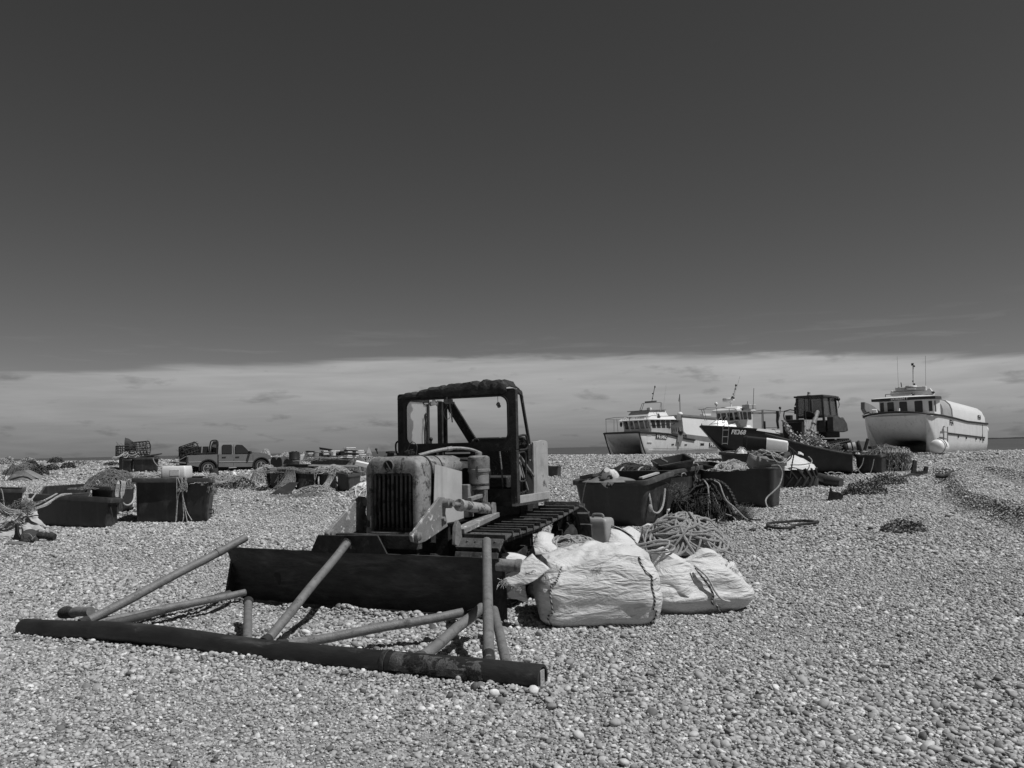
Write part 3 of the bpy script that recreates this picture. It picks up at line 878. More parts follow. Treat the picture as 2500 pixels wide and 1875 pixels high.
# left window pane, hazed
gp = MB(); gp.box((-.31, -.735, 1.86), (.57, .006, .56))
gm, gnt, gb = new_mat('hazed_glass')
gb.inputs['Base Color'].default_value = g3(.62); gb.inputs['Roughness'].default_value = .35
tr_ = gnt.nodes.new('ShaderNodeBsdfTranslucent'); tr_.inputs[0].default_value = g3(.75)
tp_ = gnt.nodes.new('ShaderNodeBsdfTransparent'); mx1 = gnt.nodes.new('ShaderNodeMixShader'); mx2 = gnt.nodes.new('ShaderNodeMixShader')
mx1.inputs[0].default_value = .45; mx2.inputs[0].default_value = .5
gnt.links.new(gb.outputs[0], mx1.inputs[1]); gnt.links.new(tr_.outputs[0], mx1.inputs[2]); gnt.links.new(mx1.outputs[0], mx2.inputs[1]); gnt.links.new(tp_.outputs[0], mx2.inputs[2])
gnt.links.new(mx2.outputs[0], [q for q in gnt.nodes if q.type == 'OUTPUT_MATERIAL'][0].inputs[0])
gp.build('side_window', gm, cab)
wp = MB(); wp.tube(smooth_path([(-.55, -.72, 1.62), (-.52, -.70, 1.8), (-.48, -.70, 1.96), (-.50, -.69, 2.0)], 5), .012, 6)
wp.tube(smooth_path([(-.47, -.70, 1.62), (-.46, -.69, 1.8), (-.49, -.69, 1.97)], 5), .010, 6)
wp.build('grab_bar', m_rust2, cab)
# rear brace and rear left door post
br = MB(); br.beam((-.9, -.60, 2.13), (-.9, -.24, 1.60), .10, .025, up=(1, 0, 0)); br.beam((-.88, -.52, 2.13), (-.88, -.19, 1.64), .022, .03, up=(1, 0, 0))
br.box((-.9, -.66, 1.87), (.05, .05, .56)); br.box((-.9, -.60, 2.12), (.06, .14, .07))
br.build('rear_brace', m_rust, cab, bevel=.004)
for k in range(7):
    sc = MB(); rg.seed(40 + k); y0 = rg.uniform(-.75, -.62)
    sc.box((-.62 + rg.uniform(-.1, .1) - .04*k, -.73, 2.145 + rg.uniform(-.02, .02)), (.09, .02, rg.uniform(.02, .06)), (rg.uniform(-.4, .4), rg.uniform(-.4, .4), 0)); sc.build('torn_roof_edge', m_dusty, cab)
# right side: rear panel, base rail, thin post, handles
sp1 = MB(); sp1.prism([(-.455, .99), (-.462, 1.618), (-.50, 1.622), (-.62, 1.628), (-.70, 1.64), (-.83, 1.632), (-.868, 1.625), (-.885, 1.60), (-.885, .99)], 'y', .725, .75)
sp1.prism([(-.86, .99), (-.86, 1.60), (-.89, 1.60), (-.89, .99)], 'y', .40, .725)
sp1.build('rear_side_panel', m_cabpaint, cab, bevel=.004)
br1 = MB(); br1.box((-.43, .747, .99), (.93, .03, .085)); br1.box((-.43, .72, .935), (.93, .05, .03)); br1.build('base_rail', m_cabpaint, cab, bevel=.004)
dp = MB(); dp.add([tuple(p) for p in ((-.04, .70, 1.02), (-.18, .66, 1.02), (-.44, .62, 1.02), (-.44, .62, 1.25), (-.36, .63, 1.45), (-.10, .70, 1.62), (-.04, .70, 1.62))], [(0, 1, 2, 3, 4, 5, 6)])
dpo = dp.build('door_lining', m_cabpaint, cab, smooth=0)
sol = dpo.modifiers.new('thickness', 'SOLIDIFY'); sol.thickness = .01
di = MB(); di.plate([(-.27, .735, 1.03), (-.44, .735, 1.03), (-.45, .735, 1.38), (-.33, .735, 1.40)], .012); di.plate([(-.04, .735, 1.03), (-.10, .735, 1.03), (-.10, .735, 1.30), (-.06, .735, 1.42), (-.04, .735, 1.46)], .012)
di.build('opening_shade', m_black, cab)  # black plates stand in for the shaded interior behind the openings
st = MB(); st.beam((-.08, .745, 1.46), (-.45, .745, 1.23), .02, .035, up=(0, 1, 0)); st.beam((-.09, .742, 1.40), (-.30, .742, 1.08), .015, .012, up=(0, 1, 0))
st.build('strap', m_dusty, cab)
tp = MB(); tp.beam((-.151, .745, 2.165), (-.355, .745, 1.60), .03, .03); tp.beam((-.02, .745, 2.18), (-.16, .745, 2.16), .03, .04); tp.tube(smooth_path([(-.13, .75, 2.17), (-.17, .755, 2.12), (-.16, .755, 2.05)], 4), .012, 6)
for k in range(6):
    rg.seed(60 + k); tp.box((-.05 - .02*k, .745, 2.17 + rg.uniform(-.02, .03)), (.03, .03, rg.uniform(.02, .05)), (rg.uniform(-.5, .5), rg.uniform(-.6, .6), 0))
tp.build('door_post', m_rust, cab, bevel=.003)
hr = MB()
hr.tube(smooth_path([(-.02, .76, 1.68), (-.08, .80, 1.695), (-.15, .80, 1.68), (-.19, .80, 1.60), (-.17, .79, 1.54), (-.04, .76, 1.53)], 5), .012, 8)
hr.build('handrail', m_rust2, cab); hr = MB()
hr.tube(smooth_path([(-.03, .76, 1.50), (-.09, .80, 1.505), (-.12, .80, 1.45), (-.12, .80, 1.25), (-.10, .79, 1.19), (-.03, .76, 1.19)], 5), .011, 8)
hr.build('handrail', m_rust2, cab); hr = MB()
hr.tube(smooth_path([(.0, -.79, 1.5), (.02, -.80, 1.55), (.02, -.80, 1.63), (.0, -.78, 1.66), (0, -.75, 1.66)], 5), .011, 8)
hr.build('handrail', m_rust2, cab)
db = MB()
for k in range(60):
    rg.seed(100 + k); c = V((-.30 + rg.uniform(-.14, .14), .72, 1.03 + rg.uniform(-.01, .035)))
    db.tube([c, c + V((rg.uniform(-.03, .03), rg.uniform(-.02, .02), rg.uniform(-.01, .03)))], .004, 3)
db.build('debris', m_rust2, cab)
# inside
se = MB(); rbk = shift(rrect(.40, .26, .10, 5), .15, 1.43)
se.prism(rbk, 'x', -.86, -.78)
se.box((-.58, .12, 1.16), (.42, .66, .14)); se.box((-.6, .12, 1.03), (.36, .5, .14))
se.build('seat', MAT('torn_seat', 0.03, 0.7, 0.5, 8, bump=0.4, patch=0.5, pscale=6, pth=(0.63, 0.66)), cab, bevel=.02)
lv = MB(); lv.tube(smooth_path([(-.12, .52, 1.06), (-.11, .51, 1.3), (-.10, .49, 1.54)], 4), .010, 8); lv.ball((-.10, .49, 1.55), .02, 8, 6)
lv.build('lever', m_dusty, cab)
l2 = MB(); l2.tube([(-.3, -.52, 1.0), (-.28, -.5, 1.66)], .012, 8); l2.ball((-.28, -.5, 1.68), .024, 8, 6); l2.build('lever', m_rust2, cab); l2 = MB()
l2.tube([(-.3, .10, 1.0), (-.28, .12, 1.64)], .012, 8); l2.ball((-.28, .12, 1.65), .024, 8, 6)
l2.build('lever', m_rust2, cab); l2 = MB()
l2.tube([(-.5, .5, 1.5), (-.52, .52, 1.62)], .012, 8); l2.ball((-.52, .52, 1.635), .026, 8, 6)
l2.build('lever', m_rust2, cab)
# wiper motor, hanging strip, dangling lamp
wm = MB(); wm.tube([(.04, -.09, 2.25), (.045, -.09, 2.09)], .011, 6); wm.box((.0, -.09, 2.10), (.06, .07, .05)); wm.ball((-.02, -.13, 2.11), .04, 8, 6)
wm.tube(smooth_path([(.0, -.08, 2.08), (-.01, -.07, 1.98), (.0, -.05, 1.86)], 4), .008, 5); wm.tube(smooth_path([(-.02, -.12, 2.06), (0, -.16, 1.98), (0, -.13, 1.90), (0, -.08, 1.92), (0, -.1, 2.0)], 5), .004, 5)
wm.tube([(.0, -.17, 2.14), (.0, -.20, 2.16)], .012, 5)
wm.build('wiper_motor', m_dusty, cab)
hlp = MB(); c0 = LP(T, *(800+1312*.31646, 900+278*.31646), 'x', 0.0)
hlp.tube([(0, c0.y, 2.15), (0, c0.y + .003, c0.z + .03)], .003, 5)
for k in range(6):
    rg.seed(80 + k); hlp.ball((rg.uniform(-.02, .02), c0.y + rg.uniform(-.03, .03), c0.z + rg.uniform(-.02, .02)), rg.uniform(.014, .022), 8, 6)
hlp.build('dangling_lamp', m_dusty, cab)
# ------------------------------------------------------------------ welded pipe frame lying in front of the blade
m_pipe = MAT('tarred_pipe', 0.022, 0.5, 0.45, 8, bump=0.35, bscale=35, patch=0.06, pscale=4, pth=(0.58, 0.68), spec=0.4, stretch=(1, .35, 1))
m_strut = MAT('grey_strut_steel', 0.15, 0.55, 0.25, 12, bump=0.25, bscale=70, patch=0.08, pscale=14, pth=(0.55, 0.66))
fr = thing('pipe_frame', 'long tarred steel pipe with welded grey strut pipes leaning on the bulldozer blade', 'pipe frame', T.location, R(245))
XP = 3.28
pl = MB(); pts = []; rad = []
for k in range(41):
    y = -2.61 + 5.02 * k / 40
    pts.append((XP + .012*math.sin(k*.4), y, .085 - .012 * math.cos(k * .25) - (.03 if k < 8 else 0) * (1 - k / 8))); rad.append(.083)
n = 24; rings = []
for p, r in zip(pts, rad):
    rings.append([V((p[0] + r*math.cos(2*math.pi*i/n), p[1], p[2] + r*math.sin(2*math.pi*i/n))) for i in range(n)])
e = rings[-1]; c = V((pts[-1][0], pts[-1][1], pts[-1][2]))
rings.append([c + (p - c) * .8 for p in e]); rings.append([c + (p - c) * .8 - V((0, .35, 0)) for p in e])
pl.loft(rings, cap0=True, cap1=True)
main = pl.build('main_pipe', m_pipe, fr, smooth=45)
wc = MB(); wc.box((XP, 2.31, .08), (.065, .20, .125)); wc.build('timber_plug', MAT('old_wood', 0.32, 0.85, 0.4, 20, bump=0.5, bscale=60, stretch=(1, .2, 1)), main)
# patch of scabbed coating near the right end
sl_ = MB(); rq = random.Random(4)
rows = []
for i in range(26):
    y = 1.31 + .72 * i / 25
    row = []
    for k in range(11):
        a = R(-20 + 100 * k / 10 + 20*math.sin(i*.9)*(k in (0, 10)))
        r = .0835 + (.008 + .009 * noise.noise(V((y*18, a*7, 2)))) * (0 if i in (0, 25) or k in (0, 10) else 1)
        row.append(V((XP + .01 + r*math.cos(a), y, .085 + r*math.sin(a))))
    rows.append(row)
sl_.loft(rows, closed=False, cap0=False, cap1=False); sl_.build('scabbed_coating', MAT('scabby_rust', .075, .8, .5, 14, bump=.6, bscale=60, patch=.012, pscale=9, pth=(.50, .56)), main, smooth=25)
cl = MB()
cl.lathe([(.085, -.02), (.089, -.015), (.089, .015), (.085, .02)], 24, Matrix.Translation((XP, 1.24, .085)) @ Matrix.Rotation(R(90), 4, 'X'), cap=False)
cl.build('weld_band', m_rust2, main)

def fl(px, py, ax, v): return LP(fr, px, py, ax, v)
def onpipe(u): return V((XP, u.y, .11))
def strut(p, q, r, mat=m_strut, n=14, cap=True):
    m = MB(); d = (V(q) - V(p)); L_ = d.length; k = 7
    pts = [V(p) + d * (i / k) + V((0, 0, .004 * math.sin(i * 1.7 + L_))) for i in range(k + 1)]
    m.tube(pts, r, n); o = m.build('strut', mat, fr, smooth=50)
    wb = MB(); u_ = d.normalized(); wb.tube([pts[0] + u_*.02, pts[0] + u_*.075, pts[0] + u_*.095], [r*1.32, r*1.22, r*1.0], 12); wb.build('weld_bead', m_rust, o)
    return o
XB = 1.74
# long strut to the blade's left corner
s1a = fl(600, 1313, 'x', 1.70); s1b = onpipe(fl(192, 1512, 'x', XP))
st1 = strut(s1b, s1a, .040)
kn = MB(); t_ = s1b.lerp(s1a, .80); t2 = s1b.lerp(s1a, .83); kn.tube([t_, t2], .045, 14); kn.build('weld_knot', m_strut, st1)
# stub lying beside the left end
st2 = strut(fl(155, 1496, 'x', XP - .22), fl(222, 1493, 'x', XP - .16), .042)
ec = MB(); p0 = fl(152, 1497, 'x', XP - .22); ec.tube([p0, p0 + (fl(180, 1496, 'x', XP-.2) - p0)], .048, 14); ec.build('stub_cap', m_rust, st2)
# two low struts to the left foot of the blade
strut(onpipe(fl(205, 1518, 'x', XP - .06)), fl(598, 1447, 'x', XB + .03), .034)
strut(onpipe(fl(232, 1512, 'x', XP)), fl(560, 1450, 'x', XB - .02), .036, MAT('dark_strut_steel', 0.06, 0.6, 0.4, 12, bump=0.3))
# short leaning stub
strut(fl(606, 1468, 'x', 2.35), onpipe(fl(617, 1568, 'x', XP - .06)), .036)
# centre strut up to the ear
st5 = strut(onpipe(fl(646, 1562, 'x', XP - .02)), fl(848, 1326, 'x', XB + .02), .038)
e5 = fl(848, 1326, 'x', XB + .02); nk = MB(); nk.tube([e5 + V((.06, -.02, -.05)), e5 + V((-.01, 0.0, .02))], .043, 14); nk.box(tuple(e5 + V((.01, 0, -.015))), (.09, .06, .03), (0, -.7, 0)); nk.build('weld_collar', m_rust2, st5)
# low cross strut to the right
st6 = strut(onpipe(fl(680, 1568, 'x', XP - .03)), fl(1130, 1496, 'x', 2.25), .037)
strut(onpipe(fl(1020, 1602, 'x', XP - .02)), fl(1176, 1484, 'x', XB + .42), .041)
# right upright strut and its short partner
st8 = strut(onpipe(fl(1197, 1622, 'x', XP - .02)), fl(1188, 1322, 'x', XB + .03), .040)
u = onpipe(fl(1197, 1622, 'x', XP - .02)); v_ = fl(1188, 1322, 'x', XB + .03)
dk = MB(); dk.tube([u, u.lerp(v_, .10)], .0415, 14); dk.build('rust_foot', m_rust, st8)
strut(onpipe(fl(1246, 1632, 'x', XP - .03)), fl(1206, 1490, 'x', XB + .3), .036)
gs = MB(); g0 = fl(1176, 1492, 'x', XB + .42)
for k in range(30):
    rq.seed(k); d = V((rq.uniform(-1, 1), rq.uniform(-1, 1), rq.uniform(-.4, .8))) * .09
    gs.tube([g0, g0 + d*.6, g0 + d + V((0, 0, -.03))], .0025, 3)
o_ = gs.build('grass_tuft', MAT('dry_grass', .35, .8, .3, 10, bump=0)); o_.matrix_world = mat_of(fr)
tag(o_, 'tiny tuft of dry grass caught at the strut joint right of the blade', 'dry grass')
# ------------------------------------------------------------------ kit: tubs, ropes, nets, bags, plants
m_tub = MAT('dark_tub_plastic', 0.030, 0.42, 0.3, 3, bump=0.10, bscale=14, patch=0.07, pscale=3.2, pth=(0.52, 0.72), spec=0.45, streak=0.075)
m_tub2 = MAT('black_tub_plastic', 0.026, 0.5, 0.3, 4, bump=0.12, bscale=16, patch=0.06, pscale=3, pth=(0.58, 0.75), spec=0.4)
m_rim = MAT('tub_rim_plastic', 0.055, 0.4, 0.3, 6, bump=0.12, bscale=25, patch=0.11, pscale=6, pth=(0.55, 0.7), spec=0.45)
m_rope = MAT('grey_rope', 0.30, 0.85, 0.3, 25, bump=0.5, bscale=160)
m_ropel = MAT('pale_rope', 0.42, 0.85, 0.25, 25, bump=0.5, bscale=160)
m_roped = MAT('dark_rope', 0.035, 0.8, 0.5, 25, bump=0.5, bscale=160)
m_net = MAT('net_twine', 0.15, 0.9, 0.4, 18, bump=0.6, bscale=70)
m_netl = MAT('pale_net_twine', 0.33, 0.9, 0.35, 18, bump=0.6, bscale=70)
m_netd = MAT('dark_net', 0.04, 0.9, 0.5, 14, bump=0.9, bscale=60)
m_white = MAT('white_plastic', 0.74, 0.45, 0.08, 5, bump=0.06, patch=0.45, pscale=4, pth=(0.62, 0.75))

def quad_ring(c4, r, ne=4, nc=4):
    out = []
    for i in range(4):
        p, a, b = V(c4[i]), V(c4[i-1]), V(c4[(i+1) % 4])
        s = p + (a - p).normalized() * r; e = p + (b - p).normalized() * r
        for k in range(nc + 1):
            t = k / nc; out.append(s*(1-t)**2 + p*2*t*(1-t) + e*t*t)
        nb = V(c4[(i+1) % 4]); e2 = nb + (p - nb).normalized() * r
        for k in range(1, ne):
            out.append(e.lerp(e2, k / ne))
    return out

def scale4(c4, k, dz=0.0):
    c = sum((V(p) for p in c4), V()) / 4
    return [V((c.x + (p[0]-c.x)*k, c.y + (p[1]-c.y)*k, p[2] + dz)) for p in c4]

def grow4(c4, d, dz=0.0):
    c = sum((V(p) for p in c4), V()) / 4
    out = []
    for p in c4:
        v = V((p[0]-c.x, p[1]-c.y, 0)); out.append(V(p) + v.normalized() * d * 1.4 + V((0, 0, dz)))
    return out

def tub(label, FL, FR, BR, bottom=None, taper=0.88, rimw=0.045, rimh=0.085, sag=0.0, mat=None, rmat=None, group='fishing tubs standing on the shingle', r=0.13, seed=0, sink=0.02, H=None):
    """open plastic fish tub given by three corners of its rim"""
    FL, FR, BR = V(FL), V(FR), V(BR); BL = FL + BR - FR
    top = [FL, FR, BR, BL]
    c = (FL + FR + BR + BL) / 4
    base = V((c.x, c.y, ground(c.x, c.y)))
    t = thing('fish_tub', label, 'fish tub', base, 0, group)
    loc = [p - base for p in top]
    bot = scale4(loc, taper)
    for i, p in enumerate(bot):
        zz = ground(p.x + base.x, p.y + base.y) - base.z - sink
        if H: zz = loc[i].z - H
        p.z = zz
    def wob(ring, a):
        return [p + V((a*noise.noise(p*2.3 + V((seed, 0, 0))), a*noise.noise(p*2.3 + V((0, seed, 5))), 0)) for p in ring]
    def sg(ring):
        if not sag: return ring
        out = []
        for p in ring:
            e = FR - FL; L_ = e.length; u = (p + base - FL).dot(e) / (L_*L_); u = min(1, max(0, u))
            h = (p.z - bot[0].z) / max(.1, loc[0].z - bot[0].z)
            out.append(p - V((0, 0, sag * math.sin(math.pi*u)**1.2 * max(0, min(1, h)))))
        return out
    def lev(k, f, dz=0.0, rr=None):
        q = [bot[i].lerp(loc[i], f) for i in range(4)]
        cc = sum(q, V()) / 4
        q = [p + (V((cc.x - p.x, cc.y - p.y, 0)).normalized() * k * 1.4) + V((0, 0, dz)) for p in q]
        return sg(wob(quad_ring(q, rr or r), .022))
    th = .035
    rings = [lev(.04, 0.0), lev(0, .05)] + [lev(0, f) for f in (.25, .5, .72, .92)] + [lev(.005, .99), lev(th, .99)] + [lev(th, f) for f in (.7, .4)] + [lev(th + .04, .10)]
    m = MB(); m.loft(rings)
    m.build('tub_shell', mat or m_tub, t, smooth=50)
    if rimw:
        rr = [lev(-.002, 1, -rimh, r + .02), lev(-rimw, 1, -rimh, r + .03), lev(-rimw, 1, -.012, r + .03), lev(-rimw + .012, 1, 0, r + .03), lev(.02, 1, 0, r), lev(.03, 1, -.012, r), lev(.03, 1, -.03, r)]
        q = MB(); q.loft(rr, cap0=False, cap1=False); n_ = len(rr[0]); k_ = len(rr) - 1
        for i in range(n_): q.f.append([i, (i+1) % n_, k_*n_ + (i+1) % n_, k_*n_ + i][::-1])
        q.build('rim', rmat or m_rim, t, smooth=50)
    return t

def rope_r(n, r, tw=0.14):
    return [r * (1 + tw * (1 if i % 2 else -1)) for i in range(n)]

def rope_mesh(mb, pts, r, n=6, per=5, tw=0.14):
    p = smooth_path(pts, per); mb.tube(p, rope_r(len(p), r, tw), n)

def rope_line(label, pts, r, mat=None, name='rope', group=None, cat='rope', per=8, parent=None):
    if group == 'ropes lying on the shingle': pts = [V(p) + V((0, 0, .035)) for p in pts]
    m = MB(); rope_mesh(m, pts, r, 6, per)
    o = m.build(name, mat or m_rope, parent)
    if not parent: tag(o, label, cat, group)
    return o

def coil_heap(mb, c, rx, ry, h, n, r, rnd_, rot=0.0, step=.03, floor=None):
    """one long rope thrown down in overlapping loops over a mound"""
    c = V(c); cr, sr = math.cos(rot), math.sin(rot)
    for i in range(n):
        f = i / n
        ox, oy = rnd_.uniform(-.5, .5) * rx, rnd_.uniform(-.5, .5) * ry
        ax, ay = rnd_.uniform(.25, .62) * rx, rnd_.uniform(.25, .62) * ry
        ph = rnd_.uniform(0, 6.28); turn = rnd_.uniform(.6, 1.6) * 2 * math.pi * rnd_.choice((1, -1)); tl = rnd_.uniform(-.5, .5)
        pts = []; k = max(8, int(abs(turn) * max(ax, ay) / .09))
        for j in range(k + 1):
            a = ph + turn * j / k
            w_ = 1 + .18 * math.sin(2*a + i)
            x = ox + ax*w_*math.cos(a) + tl*ay*.3*math.sin(a); y = oy + ay*w_*math.sin(a)
            q = min(1.25, math.hypot(x/rx, y/ry))
            z = h * max(0, 1 - q*q) ** .7 * (.72 + .3*f) + .02 * math.sin(3*a + i*1.3) + (rnd_.uniform(0, .006))
            if q > 1: z -= (q - 1) * h * 1.0
            pts.append((c.x + cr*x - sr*y, c.y + sr*x + cr*y, c.z + z))
        rope_mesh(mb, pts, r, 6, 3)

def dome(mb, c, rx, ry, h, rot=0.0, nu=28, nv=9, amp=.12, fr_=4.0, seed=0, z0=-.03):
    c = V(c); cr, sr = math.cos(rot), math.sin(rot); rings = []
    for j in range(nv + 1):
        t = j / nv; q = 1 - t
        ring = []
        for i in range(nu):
            a = 2*math.pi*i/nu
            k = 1 + amp * 1.5 * noise.noise(V((math.cos(a)*1.5, math.sin(a)*1.5, seed)))
            x, y = rx*q*math.cos(a)*k, ry*q*math.sin(a)*k
            z = z0 + h * (1 - q*q) ** .75 + h * amp * 2.2 * noise.noise(V((x*fr_, y*fr_, seed + t))) * min(1, t*3)
            ring.append(V((c.x + cr*x - sr*y, c.y + sr*x + cr*y, c.z + z)))
        rings.append(ring)
    rings[-1] = [sum(rings[-1], V()) / nu] * nu
    mb.loft(rings, cap0=False, cap1=False)

def squiggles(mb, c, rx, ry, h, n, r, rnd_, rot=0.0, seglen=.10, k=6, lift=.02, sides=3, amp=.12, fr_=4.0, seed=0):
    """loose twine lying over the same dome"""
    c = V(c); cr, sr = math.cos(rot), math.sin(rot)
    for i in range(n):
        a = rnd_.uniform(0, 6.28); q = math.sqrt(rnd_.random()) * 1.02
        x, y = rx*q*math.cos(a), ry*q*math.sin(a); th = rnd_.uniform(0, 6.28); pts = []
        for j in range(k):
            qq = math.hypot(x/rx, y/ry)
            z = h * max(0, 1 - min(1, qq)**2) ** .75 + h*amp*2.2*noise.noise(V((x*fr_, y*fr_, seed + 1 - qq))) + rnd_.uniform(0, lift)
            pts.append((c.x + cr*x - sr*y, c.y + sr*x + cr*y, c.z + max(-.01, z)))
            th += rnd_.uniform(-1.1, 1.1); x += seglen*math.cos(th); y += seglen*math.sin(th)
        mb.tube(smooth_path(pts, 2), r, sides, caps=False)

def net_heap(label, c, rx, ry, h, mat=None, smat=None, n=150, r=.006, rot=0.0, seed=1, name='fishing_net', cat='fishing net', group='heaps of fishing net', seglen=.1, amp=.14):
    rnd_ = random.Random(seed); m = MB(); dome(m, (0, 0, 0), rx, ry, h, rot, seed=seed, amp=amp)
    t = thing(name, label, cat, c, 0, group)
    m.build('net_mass', mat or m_netd, t, smooth=60)
    s = MB(); squiggles(s, (0, 0, 0), rx, ry, h, n, r, rnd_, rot, seglen=seglen, seed=seed, amp=amp); s.build('twine', smat or m_net, t, smooth=0)
    return t

def drape(mb, pts_top, length, n, r, rnd_, out=(0, -1, 0), spread=.1, flare=.2, seedz=0):
    """strands of net hanging from a line of points"""
    P_ = smooth_path(pts_top, 6); o = V(out)
    for i in range(n):
        t = rnd_.random() * (len(P_) - 1.001); a = P_[int(t)].lerp(P_[int(t) + 1], t - int(t))
        L_ = length * rnd_.uniform(.6, 1.05); k = 5; pts = []
        dx = rnd_.uniform(-spread, spread)
        for j in range(k + 1):
            f = j / k
            pts.append(a + V((dx*f + rnd_.uniform(-.02, .02), 0, 0)) + o * (.03 + flare*f*f + rnd_.uniform(-.015, .015)) + V((0, 0, .015 - L_*f)))
        mb.tube(smooth_path(pts, 2), r, 3, caps=False)

def leafy(label, c, rx, ry, h, n, leaf, mat, seed=0, name='sea_kale', cat='plant', group='low plants growing on the shingle', upright=.4, stems=True):
    rnd_ = random.Random(seed); m = MB()
    for i in range(n):
        a = rnd_.uniform(0, 6.28); q = math.sqrt(rnd_.random()); lump = .7 + .5*noise.noise(V((math.cos(a)*1.7, math.sin(a)*1.7, seed*1.3)))
        x, y = rx*q*math.cos(a)*(.75 + .4*lump), ry*q*math.sin(a)*(.75 + .4*lump)
        z = h * (1 - q*q)**.6 * rnd_.uniform(.15, 1.0) * (.6 + .7*lump)
        s = leaf * rnd_.uniform(.5, 1.3)
        e = Euler((rnd_.uniform(-1.2, 1.2), rnd_.uniform(-1.2, 1.2), rnd_.uniform(0, 6.28))).to_matrix()
        p = V((x, y, z + s*.3))
        q4 = [V((-s*.45, -s*.15, .1*s)), V((0, -s*.5, 0)), V((s*.5, -s*.1, .15*s)), V((.1*s, s*.55, -.1*s)), V((-s*.4, s*.3, .1*s))]
        b = len(m.v); m.v += [p + e @ v for v in q4]; m.f.append([b, b+1, b+2, b+3, b+4])
    o = m.build(name, mat, None, smooth=0); o.location = c
    tag(o, label, cat, group)
    return o
m_leaf = MAT('sea_kale_leaf', 0.15, 0.7, 0.45, 6, bump=0.0, spec=0.25)
m_leafd = MAT('dark_scrub_leaf', 0.095, 0.8, 0.5, 5, bump=0.0, spec=0.2)
m_leafl = MAT('dry_scrub_leaf', 0.38, 0.8, 0.4, 5, bump=0.0, spec=0.2)
# ------------------------------------------------------------------ white bulk bags and rope beside the blade
def fabric():
    m = MAT('woven_white_sack', 0.57, 0.55, 0.07, 4, bump=0)
    nt = m.node_tree; L = nt.links.new
    b = [n for n in nt.nodes if n.type == 'BSDF_PRINCIPLED'][0]
    tc = nt.nodes.new('ShaderNodeTexCoord')
    mp = nt.nodes.new('ShaderNodeMapping'); mp.inputs['Scale'].default_value = (3, 3, 10); L(tc.outputs['Object'], mp.inputs[0])
    n1 = noise_node(nt, mp.outputs[0], 1.05, 5, 0.52, 1.6)
    mp2 = nt.nodes.new('ShaderNodeMapping'); mp2.inputs['Scale'].default_value = (9, 9, 22); mp2.inputs['Rotation'].default_value = (0, .5, .4); L(tc.outputs['Object'], mp2.inputs[0])
    n2 = noise_node(nt, mp2.outputs[0], 1.5, 5, 0.65, .6)
    ad = nt.nodes.new('ShaderNodeMath'); ad.operation = 'MULTIPLY_ADD'; ad.inputs[1].default_value = .22
    L(n2.outputs['Fac'], ad.inputs[0]); L(n1.outputs['Fac'], ad.inputs[2])
    bp = nt.nodes.new('ShaderNodeBump'); bp.inputs['Strength'].default_value = .8; bp.inputs['Distance'].default_value = .055
    L(ad.outputs[0], bp.inputs['Height']); L(bp.outputs[0], b.inputs['Normal'])
    return m
m_sack = fabric()
def cord_mat():
    m, nt, b = new_mat('striped_seam_cord'); L = nt.links.new
    tc = nt.nodes.new('ShaderNodeTexCoord'); w_ = nt.nodes.new('ShaderNodeTexWave'); w_.bands_direction = 'DIAGONAL'
    w_.inputs['Scale'].default_value = 18; w_.inputs['Distortion'].default_value = 1.5; L(tc.outputs['Object'], w_.inputs['Vector'])
    c = cramp(nt, w_.outputs['Fac'], [(.35, .02), (.6, .45)]); L(c.outputs[0], b.inputs['Base Color']); b.inputs['Roughness'].default_value = .8
    return m
m_cord = cord_mat()

def sack_rings(W_, D_, H_, seed, bulge=.06, lean=(0, 0), nu=96, nv=34, wr=.022, topf=None, open_top=False, r=.16):
    """slumped square bag standing on the ground, front towards -y"""
    rings = []
    base = rrect(W_/2, D_/2, r, 8)
    # resample outline evenly
    P_ = [V((x, y, 0)) for x, y in base]; P_.append(P_[0]); Ls = [0]
    for a, b in zip(P_, P_[1:]): Ls.append(Ls[-1] + (b - a).length)
    pts = []
    for i in range(nu):
        s = Ls[-1]*i/nu; j = max(k for k in range(len(Ls)) if Ls[k] <= s + 1e-9); j = min(j, len(P_) - 2)
        pts.append(P_[j].lerp(P_[j+1], (s - Ls[j]) / max(1e-9, Ls[j+1] - Ls[j])))
    for j in range(nv + 1):
        t = j / nv; ring = []
        for i, p in enumerate(pts):
            n = p.normalized()
            k = 1 + bulge * math.sin(math.pi * min(1, t*1.05 + .06)) * 1.3 - .08 * max(0, .12 - t) / .12 - .06*max(0, t - .85)/.15
            w1 = noise.noise(V((p.x*1.7, p.y*1.7, t*H_*7 + seed))) ; w2 = noise.noise(V((p.x*5, p.y*5, t*H_*13 + seed*2)))
            w3 = noise.noise(V((p.x*2.2 + t*3, p.y*2.2, seed*3 + 2)))
            d = wr*(w1*1.2 + .5*w2 + .9*w3)
            hh = H_ * (topf(p.x, p.y) if topf else 1.0)
            z = hh * t + (.012 * w2 if 0 < t < 1 else 0)
            ring.append(V((p.x*k + n.x*d + lean[0]*t, p.y*k + n.y*d + lean[1]*t, z)))
        rings.append(ring)
    return rings

def ring_at(rings, f, i):
    j = f * (len(rings) - 1); a = int(min(len(rings) - 2, j)); return rings[a][i].lerp(rings[a+1][i], j - a)

def nearest_i(ring, x, y):
    return min(range(len(ring)), key=lambda i: (ring[i].x - x)**2 + (ring[i].y - y)**2)

